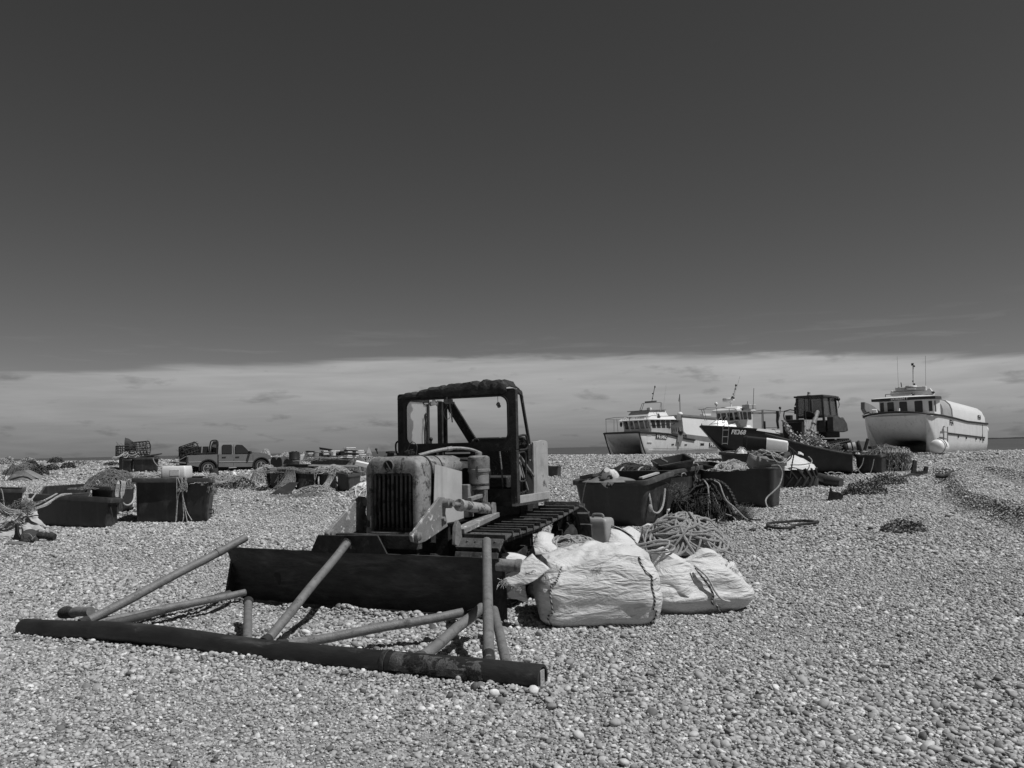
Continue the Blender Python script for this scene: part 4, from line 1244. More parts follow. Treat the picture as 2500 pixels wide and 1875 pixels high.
def sheet(name, corners_grid, mat, parent, amp=.015, seed=0, sub=8, th=.004):
    """creased cloth through a small grid of points"""
    g = corners_grid; nr = len(g); nc = len(g[0])
    rows = [smooth_path(r_, sub) for r_ in g]
    cols = list(zip(*rows)); cols = [smooth_path(list(c_), sub) for c_ in cols]
    m = MB(); R_ = []
    for c_ in cols:
        R_.append([p + V((noise.noise(p*6 + V((seed, 0, 0))), noise.noise(p*6 + V((0, seed, 3))), noise.noise(p*7 + V((5, 0, seed))))) * amp for p in c_])
    m.loft(R_, closed=False, cap0=False, cap1=False)
    o = m.build(name, mat, parent, smooth=70)
    s = o.modifiers.new('thickness', 'SOLIDIFY'); s.thickness = th
    return o

# ---- front bag
A_, B_ = gat(1341, 1531), gat(1598, 1528)
mid = (A_ + B_) / 2; ang = math.atan2(B_.y - A_.y, B_.x - A_.x)
ang += R(3)
W1 = (B_ - A_).length * 1.05
back = V((-math.sin(ang), math.cos(ang), 0))
cpos = mid + back * .40; cpos.z = ground(cpos.x, cpos.y) - .01
t1 = thing('bulk_bag', 'full white woven bulk bag with striped seams standing in front of the other bags', 'bulk bag', cpos, ang, 'white bulk bags beside the blade')
def tf1(x, y): return 1.0 + .13*sstep(-.35, .40, x) + .05*math.sin(x*9 + 1) - .06*(y > .2)
H1 = .55
rg1 = sack_rings(W1 + .02, .90, H1, 3.3, bulge=.085, topf=tf1)
m = MB(); m.loft(rg1, cap0=True, cap1=False)
top = rg1[-1]; cz = V((0.07, .04, .675)); capr = []
for k in range(1, 9):
    q = 1 - k / 8
    capr.append([V((cz.x + (p.x - cz.x)*q, cz.y + (p.y - cz.y)*q, p.z*q**1.5 + cz.z*(1 - q**1.5) + .10*q*(1-q)*2*noise.noise(V((p.x*q*5, p.y*q*5, 8.0))) + .05*noise.noise(V((p.x*q*9, p.y*q*9, 1.0)))*(1 if q > 0 else 0))) for p in top])
m.loft([top] + capr, cap0=False, cap1=False)
m.build('sack', m_sack, t1, smooth=75)
front = rg1[0]
iL = nearest_i(rg1[0], -W1/2 + .03, -.45); iR = nearest_i(rg1[0], W1/2 - .03, -.45)
def seam(rings, i0, drift, f0=.0, f1=1.0, r=.0085, name='seam', parent=None, n=22):
    pts = []
    for k in range(n + 1):
        f = f0 + (f1 - f0)*k/n; i = (i0 + int(round(drift*k/n))) % len(rings[0])
        p = ring_at(rings, f, i); nrm = V((p.x, p.y, 0)).normalized(); pts.append(p + nrm*.006)
    mm = MB(); mm.tube(smooth_path(pts, 2), r, 6); return mm.build(name, m_cord, parent)
seam(rg1, iL, 2, parent=t1); seam(rg1, iR, -2, parent=t1)
mm = MB(); lo, hi = (iL, iR) if iL < iR else (iR, iL)
pts = [rg1[1][i] + V((rg1[1][i].x, rg1[1][i].y, 0)).normalized()*.008 for i in range(lo, hi + 1)]
mm.tube(pts, .009, 6); mm.build('seam', m_cord, t1)
def lb(px, py, y): return LP(t1, px, py, 'y', y)
# torn flaps at the left of its mouth
def z8(a, b): return (1180 + a*.3255, 1240 + b*.3255)
fl1 = [[lb(*z8(150, 540), -.38), lb(*z8(250, 440), -.36), lb(*z8(365, 345), -.30)],
       [lb(*z8(190, 585), -.44), lb(*z8(330, 500), -.46), lb(*z8(440, 410), -.42)],
       [lb(*z8(235, 600), -.44), lb(*z8(370, 545), -.50), lb(*z8(500, 460), -.47)]]
sheet('flap', fl1, m_sack, t1, .012, 2)
fl2 = [[lb(*z8(180, 640), -.30), lb(*z8(240, 590), -.32), lb(*z8(310, 570), -.34)], [lb(*z8(200, 680), -.28), lb(*z8(260, 660), -.33), lb(*z8(320, 650), -.40)], [lb(*z8(250, 690), -.26), lb(*z8(290, 695), -.34), lb(*z8(330, 700), -.42)]]
sheet('flap', fl2, m_sack, t1, .015, 4)
fz = MB(); rz = random.Random(31)
for (a, b, n_, L_) in ((250, 600, 14, .03), (150, 560, 22, .035), (870, 440, 26, .04), (545, 430, 16, .04), (1200, 560, 12, .03), (390, 400, 14, .03)):
    for k in range(n_):
        c0 = lb(*z8(a + rz.uniform(-35, 35), b + rz.uniform(-20, 20)), -.47); d = V((rz.uniform(-1, 1), -.3, rz.uniform(-1, 1)))
        fz.tube([c0, c0 + d*L_*.6, c0 + d*L_ + V((0, 0, -.012))], .0015, 3, caps=False)
fz.build('frayed_threads', m_sack, t1, smooth=0)

# ---- right bag, slumped and open, rope spilling from it
c2 = gat(1708, 1500); c2 = c2 + V((-.0, .44, 0)); c2.z = ground(c2.x, c2.y) - .02
t2 = thing('bulk_bag', 'slumped open white bulk bag at the right end, heaped with a mound of grey rope', 'bulk bag', c2, R(8), 'white bulk bags beside the blade')
def tf2(x, y): return .96 - .10*max(0, x)/.4 + .08*math.sin(x*9) + (.35 if y > .2 else 0)
rg2 = sack_rings(.92, .90, .56, 8.7, bulge=.14, topf=tf2, lean=(-.02, 0), wr=.035, r=.22)
for j_, ring_ in enumerate(rg2):
    t_2 = j_ / (len(rg2) - 1); k_ = .90 + .10 * math.sin(math.pi * min(1, t_2 * 1.15 + .08)) - .05 * t_2
    for p_ in ring_: p_.x *= k_; p_.y *= k_
m = MB(); m.loft(rg2, cap0=True, cap1=False)
top = rg2[-1]; capr = []
for k in range(1, 6):
    q = 1 - .12*k; capr.append([V((p.x*q, p.y*q, p.z + (.02 if k < 3 else -.02*k) + .03*noise.noise(V((p.x*8, p.y*8, k*.6))))) for p in top])
m.loft([top] + capr, cap0=False, cap1=True)
m.build('sack', m_sack, t2, smooth=75)
def lb2(px, py, y): return LP(t2, px, py, 'y', y)
# hanging pleat and crumpled mouth
pl_ = [[lb2(*z8(1290, 440), -.30), lb2(*z8(1360, 395), -.34), lb2(*z8(1480, 385), -.40), lb2(*z8(1560, 420), -.40)],
       [lb2(*z8(1285, 520), -.40), lb2(*z8(1380, 520), -.46), lb2(*z8(1490, 540), -.50), lb2(*z8(1575, 560), -.45)],
       [lb2(*z8(1300, 600), -.43), lb2(*z8(1400, 620), -.47), lb2(*z8(1500, 660), -.53), lb2(*z8(1605, 720), -.52)]]
sheet('pleat', pl_, m_sack, t2, .012, 11)
cr_ = [[lb2(*z8(1600, 440), -.30), lb2(*z8(1700, 400), -.22), lb2(*z8(1800, 390), -.15), lb2(*z8(1890, 410), -.05)],
       [lb2(*z8(1640, 520), -.45), lb2(*z8(1730, 470), -.32), lb2(*z8(1850, 480), -.28), lb2(*z8(1930, 480), -.15)],
       [lb2(*z8(1700, 610), -.48), lb2(*z8(1790, 590), -.44), lb2(*z8(1890, 570), -.36), lb2(*z8(1955, 570), -.22)]]
sheet('flap', cr_, m_sack, t2, .03, 15)
pk = [[lb2(*z8(1630, 350), -.10), lb2(*z8(1680, 310), -.05), lb2(*z8(1720, 370), -.02)], [lb2(*z8(1650, 380), -.2), lb2(*z8(1720, 380), -.18), lb2(*z8(1800, 400), -.14)], [lb2(*z8(1640, 420), -.3), lb2(*z8(1730, 420), -.3), lb2(*z8(1850, 420), -.22)]]
sheet('flap', pk, m_sack, t2, .03, 19)
mm = MB(); mm.tube(smooth_path([lb2(*z8(a, b), y) for a, b, y in ((1590, 450, -.44), (1650, 530, -.49), (1700, 600, -.52), (1725, 660, -.53), (1715, 710, -.53), (1760, 745, -.50), (1785, 785, -.46))], 5), .011, 6); mm.build('seam', m_cord, t2)
rope_mesh(m2_ := MB(), [lb2(*z8(a, b), y) for a, b, y in ((1580, 430, -.46), (1680, 520, -.52), (1740, 630, -.55), (1800, 690, -.54), (1880, 690, -.47), (1930, 600, -.36), (1935, 560, -.28))], .010)
m2_.build('lifting_rope', m_ropel, t2)
rope_mesh(m2_ := MB(), [lb2(*z8(a, b), y) for a, b, y in ((1225, 330, -.38), (1275, 480, -.44), (1310, 560, -.46), (1315, 640, -.46), (1290, 690, -.44))], .010)
m2_.build('lifting_rope', m_ropel, t2)
tz = MB()
for k in range(90):
    c0 = lb2(*z8(1790 + rz.uniform(-60, 130), 500 + rz.uniform(-60, 60)), -.40); pts = [c0]
    for j in range(4): pts.append(pts[-1] + V((rz.uniform(-.03, .03), rz.uniform(-.02, .02), rz.uniform(-.03, .03))))
    tz.tube(smooth_path(pts, 2), .002, 3, caps=False)
tz.build('frayed_threads', m_ropel, t2, smooth=0)
# back wall of the bag showing above the rope
bw = [[lb2(*z8(1490, 120), .12), lb2(*z8(1580, 85), .20), lb2(*z8(1680, 120), .20), lb2(*z8(1740, 190), .16)],
      [lb2(*z8(1540, 150), .14), lb2(*z8(1610, 150), .12), lb2(*z8(1690, 190), .12), lb2(*z8(1765, 240), .12)],
      [lb2(*z8(1590, 180), .16), lb2(*z8(1650, 185), .14), lb2(*z8(1730, 240), .14), lb2(*z8(1800, 310), .10)]]
sheet('back_flap', bw, m_sack, t2, .02, 23)
rc = at(*z8(1520, 330), 8.05)
mh = MB(); dome(mh, (0, 0, 0), .42, .25, .31, seed=2, amp=.05)
coil_heap(mh, (0, 0, .0), .46, .27, .34, 92, .0115, random.Random(12))
o = mh.build('rope_coil', m_rope, None); o.location = (rc.x + .01, rc.y + .14, rc.z + .01); tag(o, 'big mound of grey rope heaped in the open right hand bulk bag', 'rope', 'rope coils in the bulk bags')
ml = MB()
for k in (0, 3):
    pts = [at(*z8(1120 + 10*k, 285 + 6*k), 7.85), at(*z8(1200, 270 + 8*k), 7.84), at(*z8(1310 + 14*k, 245 + 8*k), 7.84), at(*z8(1390 + 14*k, 250 + 14*k), 7.86), at(*z8(1370 + 9*k, 300 + 9*k), 7.80), at(*z8(1260, 325 + 4*k), 7.80), at(*z8(1190, 320), 7.82)]
    rope_mesh(ml, pts, .0115)
o = ml.build('rope_tail', m_rope, None); tag(o, 'loose grey rope loops trailing left between the two bulk bags', 'rope', 'rope coils in the bulk bags')

# ---- rear left bag with its own coil
c3 = at(1390, 1330, 8.75); c3.z = ground(c3.x, c3.y) - .02
t3 = thing('bulk_bag', 'half hidden white bulk bag behind the front one, beside the crawler track', 'bulk bag', c3, R(-6), 'white bulk bags beside the blade')
def tf3(x, y): return .97 + .05*math.sin(x*7) + (.10 if x < -.25 else 0)
rg3 = sack_rings(.80, .74, .50, 12.1, bulge=.08, topf=tf3, wr=.035, r=.22)
m = MB(); m.loft(rg3, cap0=True, cap1=False); top = rg3[-1]; capr = []
for k in range(1, 5):
    q = 1 - .08*k; capr.append([V((p.x*q, p.y*q, p.z + (.03 if k < 3 else -.03*k) + .02*noise.noise(V((p.x*8, p.y*8, k*.6))))) for p in top])
m.loft([top] + capr, cap0=False, cap1=True); m.build('sack', m_sack, t3, smooth=75)
def lb3(px, py, y): return LP(t3, px, py, 'y', y)
sheet('flap', [[lb3(*z8(370, 260), -.2), lb3(*z8(410, 180), -.1), lb3(*z8(470, 170), -.05), lb3(*z8(530, 200), -.0)], [lb3(*z8(375, 310), -.36), lb3(*z8(430, 280), -.34), lb3(*z8(500, 300), -.38), lb3(*z8(560, 310), -.36)], [lb3(*z8(380, 360), -.40), lb3(*z8(450, 350), -.44), lb3(*z8(540, 350), -.46), lb3(*z8(640, 360), -.44)]], m_sack, t3, .025, 31)
sheet('flap', [[lb3(*z8(110, 340), -.5), lb3(*z8(210, 330), -.46), lb3(*z8(330, 360), -.42)], [lb3(*z8(190, 400), -.55), lb3(*z8(240, 390), -.52), lb3(*z8(310, 390), -.5)], [lb3(*z8(215, 450), -.56), lb3(*z8(250, 440), -.54), lb3(*z8(290, 430), -.52)]], m_sack, t3, .02, 37)
fl5 = [[lb3(*z8(960, 140), .1), lb3(*z8(1040, 165), .05), lb3(*z8(1110, 215), .0), lb3(*z8(1150, 275), -.05)], [lb3(*z8(950, 200), -.02), lb3(*z8(1010, 225), -.1), lb3(*z8(1070, 260), -.12), lb3(*z8(1120, 290), -.16)], [lb3(*z8(935, 250), -.12), lb3(*z8(990, 265), -.16), lb3(*z8(1040, 285), -.2), lb3(*z8(1090, 305), -.24)]]
sheet('flap', fl5, m_sack, t3, .012, 41)
mm = MB(); mm.tube(smooth_path([p + V((0, -.01, .005)) for p in fl5[0]], 5), .011, 6); mm.build('seam', m_cord, t3)
sheet('flap', [[lb3(*z8(1040, 140), .35), lb3(*z8(1090, 125), .38), lb3(*z8(1140, 160), .36), lb3(*z8(1200, 215), .3)], [lb3(*z8(1050, 170), .25), lb3(*z8(1110, 180), .25), lb3(*z8(1170, 220), .22), lb3(*z8(1280, 225), .2)], [lb3(*z8(1100, 230), .1), lb3(*z8(1150, 260), .1), lb3(*z8(1200, 280), .1), lb3(*z8(1260, 290), .1)]], m_sack, t3, .03, 43)
rc3 = at(*z8(660, 300), 8.65)
mh = MB(); dome(mh, (0, 0, 0), .38, .28, .12, seed=5, amp=.05)
coil_heap(mh, (0, 0, 0), .40, .30, .17, 40, .011, random.Random(5))
o = mh.build('rope_coil', m_rope, None); o.location = (rc3.x, rc3.y, rc3.z - .06); tag(o, 'grey rope coil lying in the bulk bag beside the crawler track', 'rope', 'rope coils in the bulk bags')

# ---- jerrycan behind the bags
cj = at(1456, 1300, 12.0); cj.z = ground(cj.x, cj.y)
tj = thing('jerrycan', 'grey plastic jerrycan standing between the crawler track and the nearest right tub', 'jerrycan', cj, R(-32))
mj = MB(); rgs = []
for z, k in ((0, .93), (.02, 1), (.36, 1), (.40, .96), (.42, .86)):
    rgs.append([V((x*k, y*k, z)) for x, y in rrect(.23, .15, .045, 5)])
mj.loft(rgs); body = mj.build('can_body', MAT('grey_can_plastic', 0.30, 0.45, 0.2, 4, bump=0.1), tj, smooth=45)
MB().tube(smooth_path([(-.05, 0, .41), (-.04, 0, .465), (.10, 0, .465), (.12, 0, .41)], 4), .018, 8).build('handle', m_dusty, tj)
MB().lathe([(.03, .41), (.03, .45), (.035, .45), (.035, .475), (.01, .48)], 12, Matrix.Translation((-.13, 0, 0))).build('cap', m_black, tj)
# ------------------------------------------------------------------ right-hand row of tubs
def z5(a, b): return (1380 + a*.2577, 1050 + b*.2577)
def zc(a, b): return (1650 + a*.18083, 1060 + b*.18083)
def z3(a, b): return (1900 + a*.17179, 940 + b*.17179)
G_R = 'fishing tubs in the row right of the bulldozer'
tA = tub('nearest dark tub of the right row, a white fender in it', at(1400, 1173, 14.75), at(1573, 1173, 14.0), at(1643, 1148, 15.05), taper=.86, group=G_R, seed=1, rimh=.085)
tB1 = tub('dark tub full of black nets right behind the nearest right tub', at(1476, 1152, 17.2), at(1600, 1153, 16.9), at(1612, 1150, 18.0), group=G_R, seed=2)
tB2 = tub('dark tub carrying a tilted fish tray, behind the heap of dark pots', at(1602, 1154, 16.9), at(1712, 1136, 17.8), at(1700, 1130, 19.0), group=G_R, seed=3)
tC = tub('long dark tub with a sagging rim and a rope hanging from its right end', at(1691, 1128, 18.1), at(1889, 1140, 16.8), at(1909, 1137, 17.7), taper=.93, rimw=.012, rimh=.04, sag=.10, group=G_R, seed=4, r=.16)
tD = tub('dark tub behind the long sagging one, with a black and white box on it', at(1757, 1103, 22.6), at(1906, 1107, 21.8), at(1930, 1103, 22.9), taper=.88, group=G_R, seed=5)

# contents of the nearest tub
bf = MB(); c = at(*z5(420, 455), 14.40)
Mx = Matrix.Translation(c) @ Euler((R(55), R(20), R(-30))).to_matrix().to_4x4()
bf.lathe([(.01, -.22), (.06, -.21), (.15, -.12), (.175, 0), (.15, .12), (.08, .20), (.05, .25), (.05, .28), (.01, .28)], 22, Mx)
def fender_mat():
    m = MAT('dirty_white_fender', .58, .5, .1, 5, bump=.05, patch=.03, pscale=5.5, pth=(.51, .53)); return m
o = bf.build('fender', fender_mat()); tag(o, 'white fender buoy with black blotches lying in the nearest right tub', 'fender')
lid = MB(); p0 = at(*z5(160, 450), 14.64); p1 = at(*z5(285, 425), 14.45)
lid.beam(p0, p1, .16, .06); o = lid.build('plank', m_rim, bevel=.01); tag(o, 'short dark plank lying across the left rim corner of the nearest right tub', 'plank')
pl2 = MB(); pl2.beam(at(*z5(715, 455), 14.16), at(*z5(875, 405), 14.73), .07, .03); o = pl2.build('batten', MAT('pale_batten', .42, .7, .2, 10)); tag(o, 'pale thin batten poking over the right rim of the nearest right tub', 'batten')
mh = MB(); dome(mh, (0, 0, 0), .5, .4, .10, seed=3); o = mh.build('tarpaulin', MAT('grey_tarp', .16, .6, .3, 5, bump=.3, bscale=12), smooth=60); cA = (at(1487, 1160, 14.55)); o.location = (cA.x, cA.y, cA.z - .08); tag(o, 'crumpled grey sheet bundled inside the nearest right tub around the fender', 'sheet')
# rope loop on its right side
def on(px, py, d): return at(px, py, d)
rope_line('short rope loop hanging as a handle on the nearest right tub side', [on(*z5(790, 590), 14.25), on(*z5(805, 660), 14.19), on(*z5(815, 720), 14.18), on(*z5(830, 770), 14.18), on(*z5(875, 785), 14.23), on(*z5(915, 740), 14.40), on(*z5(935, 660), 14.54), on(*z5(945, 555), 14.64)], .018, m_rope, group='handle ropes of the tubs')
kn_ = MB(); c = on(*z5(805, 740), 14.16); kn_.ball(c, (.04, .04, .07), 10, 7); o = kn_.build('rope_knot', m_rope); tag(o, 'frayed knot on the rope loop of the nearest right tub', 'knot')
rope_line('thin pale rope falling down the front left of the nearest right tub', [on(*z5(250, 470), 14.46), on(*z5(215, 475), 14.43), on(*z5(190, 520), 14.42), on(*z5(170, 620), 14.49), on(*z5(150, 720), 14.54), on(*z5(120, 850), 14.35)], .010, m_rope, group='ropes hanging on the tubs')
rope_line('thin rope arching from the nearest right tub to the net tub behind it', [on(*z5(240, 420), 14.83), on(*z5(300, 375), 15.31), on(*z5(370, 355), 16.6), on(*z5(430, 370), 16.9)], .010, m_rope, group='ropes hanging on the tubs')
# contents of the net tub
cB = at(*z5(640, 390), 17.3)
net_heap('tangle of black net and rope piled in the tub behind the nearest right one', (cB.x, cB.y, cB.z - .10), .62, .42, .26, m_netd, m_roped, 160, .010, R(5), 21, seglen=.12)
for i, a in enumerate((520, 690)):
    rope_line(['rope lashing over the left part of the black net in its tub', 'rope lashing over the right part of the black net in its tub'][i], [on(*z5(a + 5, 460), 16.6), on(*z5(a - 8, 410), 16.7), on(*z5(a + 20, 360), 16.95), on(*z5(a + 60, 350), 17.2)], .016, m_rope, group='lashings on the black net')
# fish tray on the second tub
def tray(label, c, L_, W_, H_, rot, mat, group=None, name='fish_tray'):
    t = thing(name, label, 'fish tray', c, 0, group, rot)
    m = MB(); o_ = []
    for z, k in ((0, .92), (H_, 1.0), (H_, .93), (.015, .86)):
        o_.append([V((x*k, y*k, z)) for x, y in rrect(L_/2, W_/2, .04, 3)])
    m.loft(o_); m.build('tray_body', mat, t, smooth=40)
    r_ = MB(); o_ = []
    for z, k in ((H_ - .03, 1.0), (H_ - .03, 1.04), (H_ + .005, 1.04), (H_ + .005, .97)):
        o_.append([V((x*k, y*k, z)) for x, y in rrect(L_/2, W_/2, .04, 3)])
    r_.loft(o_, cap0=False, cap1=False); r_.build('rim', mat, t, smooth=40)
    return t
m_tray = MAT('dark_tray', .055, .5, .3, 6, bump=.1, patch=.12, pscale=6, pth=(.58, .7))
ct = at(*z5(1020, 300), 17.6)
tray('dark fish tray tilted on top of a right hand tub, holding a few bits', (ct.x, ct.y, ct.z - .11), .78, .50, .16, (R(14), R(-9), R(12)), m_tray)
sk = MB(); sk.beam(at(*z5(895, 265), 17.3), at(*z5(960, 300), 17.5), .06, .03); o = sk.build('stick', m_dusty); tag(o, 'short stick poking out left of the tilted fish tray', 'stick')
sk = MB(); sk.beam(at(*z5(1182, 335), 17.6), at(*z5(1190, 262), 17.7), .07, .05); o = sk.build('batten', MAT('pale_batten', .42, .7, .2, 10)); tag(o, 'pale upright batten just right of the tilted fish tray', 'batten')
rope_line('pale rope hanging over the rim of the tray-carrying tub', [on(*z5(1225, 320), 17.9), on(*z5(1255, 325), 17.6), on(*z5(1262, 370), 17.6), on(*z5(1240, 420), 17.65), on(*z5(1225, 500), 17.7)], .014, m_rope, group='ropes hanging on the tubs')
rope_line('second rope strand dangling beside the first on the tray-carrying tub', [on(*z5(1235, 360), 17.62), on(*z5(1232, 430), 17.62), on(*z5(1255, 465), 17.62)], .010, m_rope, group='ropes hanging on the tubs')
rope_line('little rope eye fixed on the front of the tray-carrying tub', [on(*z5(1100, 440), 17.2), on(*z5(1105, 415), 17.2), on(*z5(1130, 408), 17.25), on(*z5(1145, 425), 17.3)], .012, m_rope, group='handle ropes of the tubs')

# heap of dark lobster pots and rope
cp = gat(1727, 1276); cp.y += .45; cp.z = ground(cp.x, cp.y)
tp_ = thing('lobster_pot', 'dark tangled lobster pot wrapped in rubber rope in front of the right tubs', 'lobster pot', cp, R(-14))
mp_ = MB(); dome(mp_, (0, 0, 0), .58, .40, .58, 0, seed=4, amp=.14, fr_=6); mp_.build('net_mass', MAT('black_pot_net', .02, .9, .6, 14, bump=.9, bscale=50, patch=.055, pscale=14, pth=(.55, .7)), tp_, smooth=60)
rp = random.Random(8); mt = MB(); squiggles(mt, (0, 0, 0), .60, .42, .60, 330, .009, rp, seglen=.08, lift=.05, seed=4, amp=.14, fr_=6); mt.build('tangled_twine', m_roped, tp_, smooth=0)
mt = MB(); squiggles(mt, (0, 0, 0), .60, .42, .60, 24, .004, rp, seglen=.07, lift=.06, seed=4, amp=.14, fr_=6); mt.build('pale_twine', m_rope, tp_, smooth=0)
def lp_(a, b, y): return LP(tp_, *z5(a, b), 'y', y)
hoop = [lp_(*q) for q in ((1230, 495, -.22), (1300, 478, -.22), (1390, 475, -.22), (1470, 495, -.22), (1530, 545, -.22), (1575, 620, -.22), (1610, 700, -.22), (1650, 780, -.25), (1680, 850, -.25))]
for k, off in enumerate(((0, 0, 0), (.02, .10, -.015))):
    hp = MB(); P_ = smooth_path([p + V(off) for p in hoop], 10)
    hp.tube(P_, [.022 if i % 4 < 2 else .034 for i in range(len(P_))], 8); hp.build('rubber_hoop', m_rubber, tp_)
for pts in (((1320, 480, -.25), (1350, 530, -.36), (1358, 610, -.42), (1370, 690, -.45)), ((1410, 480, -.25), (1460, 510, -.32), (1490, 590, -.40), (1530, 670, -.42), (1600, 730, -.44), (1700, 830, -.45), (1780, 868, -.5)),
            ((1100, 640, -.42), (1170, 600, -.42), (1230, 540, -.35), (1310, 515, -.30)), ((1060, 690, -.42), (1120, 770, -.45), (1270, 825, -.47))):
    hp = MB(); rope_mesh(hp, [lp_(*q) for q in pts], .014, 6, 8); hp.build('pot_rope', m_rope if pts[0][0] > 1300 else m_roped, tp_)
gd = MB()
for k in range(7):
    y = 600 + 24*k; gd.tube([lp_(1210 + 6*k, y, -.43), lp_(1320, y + 3, -.45), lp_(1450 + 5*k, y + 10, -.45)], .004, 4)
for k in range(9):
    x = 1220 + 28*k; gd.tube([lp_(x, 600, -.43), lp_(x + 12, 745, -.46)], .004, 4)
gd.build('wire_mesh', m_rust, tp_, smooth=0)
def fray(label, c, r, n, mat, seed):
    m = MB(); q = random.Random(seed)
    for k in range(n):
        d = V((q.gauss(0, 1), q.gauss(0, .6), q.gauss(0, 1))).normalized() * r * q.uniform(.5, 1.1); e = V((q.uniform(-.3, .3), 0, q.uniform(-.5, .1))) * r
        for _ in (0, 1, 2):
            w2 = V((q.gauss(0, .25), q.gauss(0, .25), q.gauss(0, .25)))*r; m.tube(smooth_path([V((0, 0, 0)), d*.4 + w2*.4, d*.75 + w2, d + e*.5 + w2*.3, d*.9 + e + w2*1.5], 2), .0018, 3, caps=False)
    o = m.build('frayed_rope_end', mat, None, smooth=0); o.location = c; tag(o, label, 'rope end', 'frayed rope ends by the lobster pot'); return o
fray('bushy pale frayed rope end at the left of the dark lobster pot', lp_(1075, 590, -.36).copy() if False else at(*z5(1075, 585), 14.75), .16, 90, m_net, 2)
fray('bushy grey frayed rope end at the right foot of the dark lobster pot', at(*z5(1690, 790), 14.6), .17, 120, m_net, 3)
rope_line('thin rope curled in loops at the foot of the dark lobster pot', [gat(*z5(1340, 890), .02), gat(*z5(1400, 870), .02), gat(*z5(1480, 850), .03), gat(*z5(1450, 885), .02), gat(*z5(1540, 910), .02), gat(*z5(1615, 890), .03), gat(*z5(1590, 840), .05), gat(*z5(1520, 815), .1)], .011, m_rope, group='ropes lying on the shingle')
rope_line('dark rope tail running right from the lobster pot over the shingle', [gat(*z5(1640, 770), .15), gat(*z5(1720, 840), .05), gat(*z5(1780, 868), .02), gat(*z5(1855, 870), .02)], .016, m_roped, group='ropes lying on the shingle')
rope_line('thick dark rope loop lying alone on the shingle right of the pot', [gat(1999, 1280, .03), gat(1960, 1276, .03), gat(1915, 1279, .03), gat(1880, 1282, .03), gat(1875, 1289, .03), gat(1895, 1294, .03), gat(1925, 1294, .03), gat(1945, 1287, .03), gat(1996, 1281, .04)], .024, m_roped, group='ropes lying on the shingle')

# white sack of rope and pale net in the long tub
def zr(a, b, d): return at(*zc(a, b), d)
tw = thing('rope_basket', 'pale torn plastic basket of rope standing in the long sagging tub', 'basket', (zr(1180, 440, 17.40)).to_tuple(), R(-20))
def lw(a, b, y): return LP(tw, *zc(a, b), 'y', y)
fw = [[lw(985, 245, 0), lw(1100, 300, -.03), lw(1290, 365, -.05), lw(1480, 360, 0)], [lw(965, 330, .0), lw(1090, 370, -.05), lw(1285, 400, -.07), lw(1475, 400, -.02)], [lw(935, 450, .03), lw(1090, 450, -.02), lw(1290, 440, -.02), lw(1470, 430, 0)]]
sheet('basket_front', fw, MAT('grubby_white_plastic', .36, .6, .2, 6, bump=.15, patch=.15, pscale=6, pth=(.6, .7)), tw, .012, 3)
sheet('basket_back', [[p + V((.02, .5, .05)) for p in r_] for r_ in fw], MAT('grubby_white_plastic', 0), tw, .012, 5)
sheet('basket_end', [[fw[0][3], fw[0][3] + V((.03, .25, .03)), fw[0][3] + V((.02, .5, .05))], [fw[2][3], fw[2][3] + V((.03, .25, 0)), fw[2][3] + V((.02, .5, 0))]], MAT('grubby_white_plastic', 0), tw, .01, 6)
mh = MB(); coil_heap(mh, (0, 0, 0), .42, .24, .16, 22, .013, random.Random(77), R(-32)); c = zr(1225, 330, 17.40)
o = mh.build('rope_coil', m_rope); o.location = c; o.rotation_euler = (0, R(16), 0); tag(o, 'coil of grey rope spilling out of the pale basket in the long tub', 'rope')
c = zr(760, 440, 17.69); net_heap('pale netting heaped in the left half of the long sagging tub', (c.x, c.y, c.z - .06), .45, .28, .19, m_netl, m_ropel, 60, .008, R(-15), 31)
rope_line('long pale rope hanging in a curve down the right end of the long tub', [zr(1290, 425, 16.77), zr(1350, 422, 16.72), zr(1400, 435, 16.67), zr(1435, 520, 16.67), zr(1425, 610, 16.64), zr(1390, 700, 16.57), zr(1300, 790, 16.48), zr(1235, 850, 16.43), zr(1212, 910, 16.33), zr(1240, 985, 16.23), gat(*zc(1300, 1030), .02)], .015, m_rope, group='ropes hanging on the tubs')
# black and white box lying on the rear tub
tb = thing('plastic_drum', 'black and white squared plastic drum lying on the tub behind the long one', 'drum', zr(1215, 225, 21.9), R(-16), rot=(R(0), R(5), R(-16)))
def box_loft(mb, secs):
    rings = []
    for x, hy, z0, z1 in secs: rings.append([V((x, y, (z0+z1)/2 + z)) for y, z in rrect(hy, (z1-z0)/2, .06, 4)])
    mb.loft(rings)
mm = MB(); box_loft(mm, [(-.60, .24, .02, .30), (-.585, .26, .0, .36), (-.50, .26, .0, .38), (-.49, .25, .0, .365), (.0, .24, .0, .345)]); mm.build('black_half', m_black, tb, smooth=40)
mm = MB(); box_loft(mm, [(.002, .243, -.002, .347), (.45, .225, .0, .31), (.53, .21, .01, .295), (.555, .15, .06, .25)]); mm.build('white_half', m_white, tb, smooth=40)
rgm = MB()
c = zr(880, 220, 21.5); net_heap('white rag bunched against the black end of the two-tone drum', (c.x, c.y, c.z - .05), .15, .12, .13, m_white, m_netl, 14, .006, 0, 33, name='white_rag', cat='rag', group='rags', seglen=.06)
for i, (pts) in enumerate((((1500, 150), (1560, 200), (1590, 270), (1570, 400), (1540, 590)), ((1510, 160), (1600, 230), (1640, 280)), ((1540, 220), (1560, 300), (1520, 350), (1480, 370)))):
    rope_line(['dark rope hanging down the right end of the drum-carrying tub', 'dark rope running right from the two-tone drum', 'dark rope looping in front of the drum-carrying tub'][i], [zr(a, b, 21.6) for a, b in pts], .018, m_roped, group='ropes hanging on the tubs')

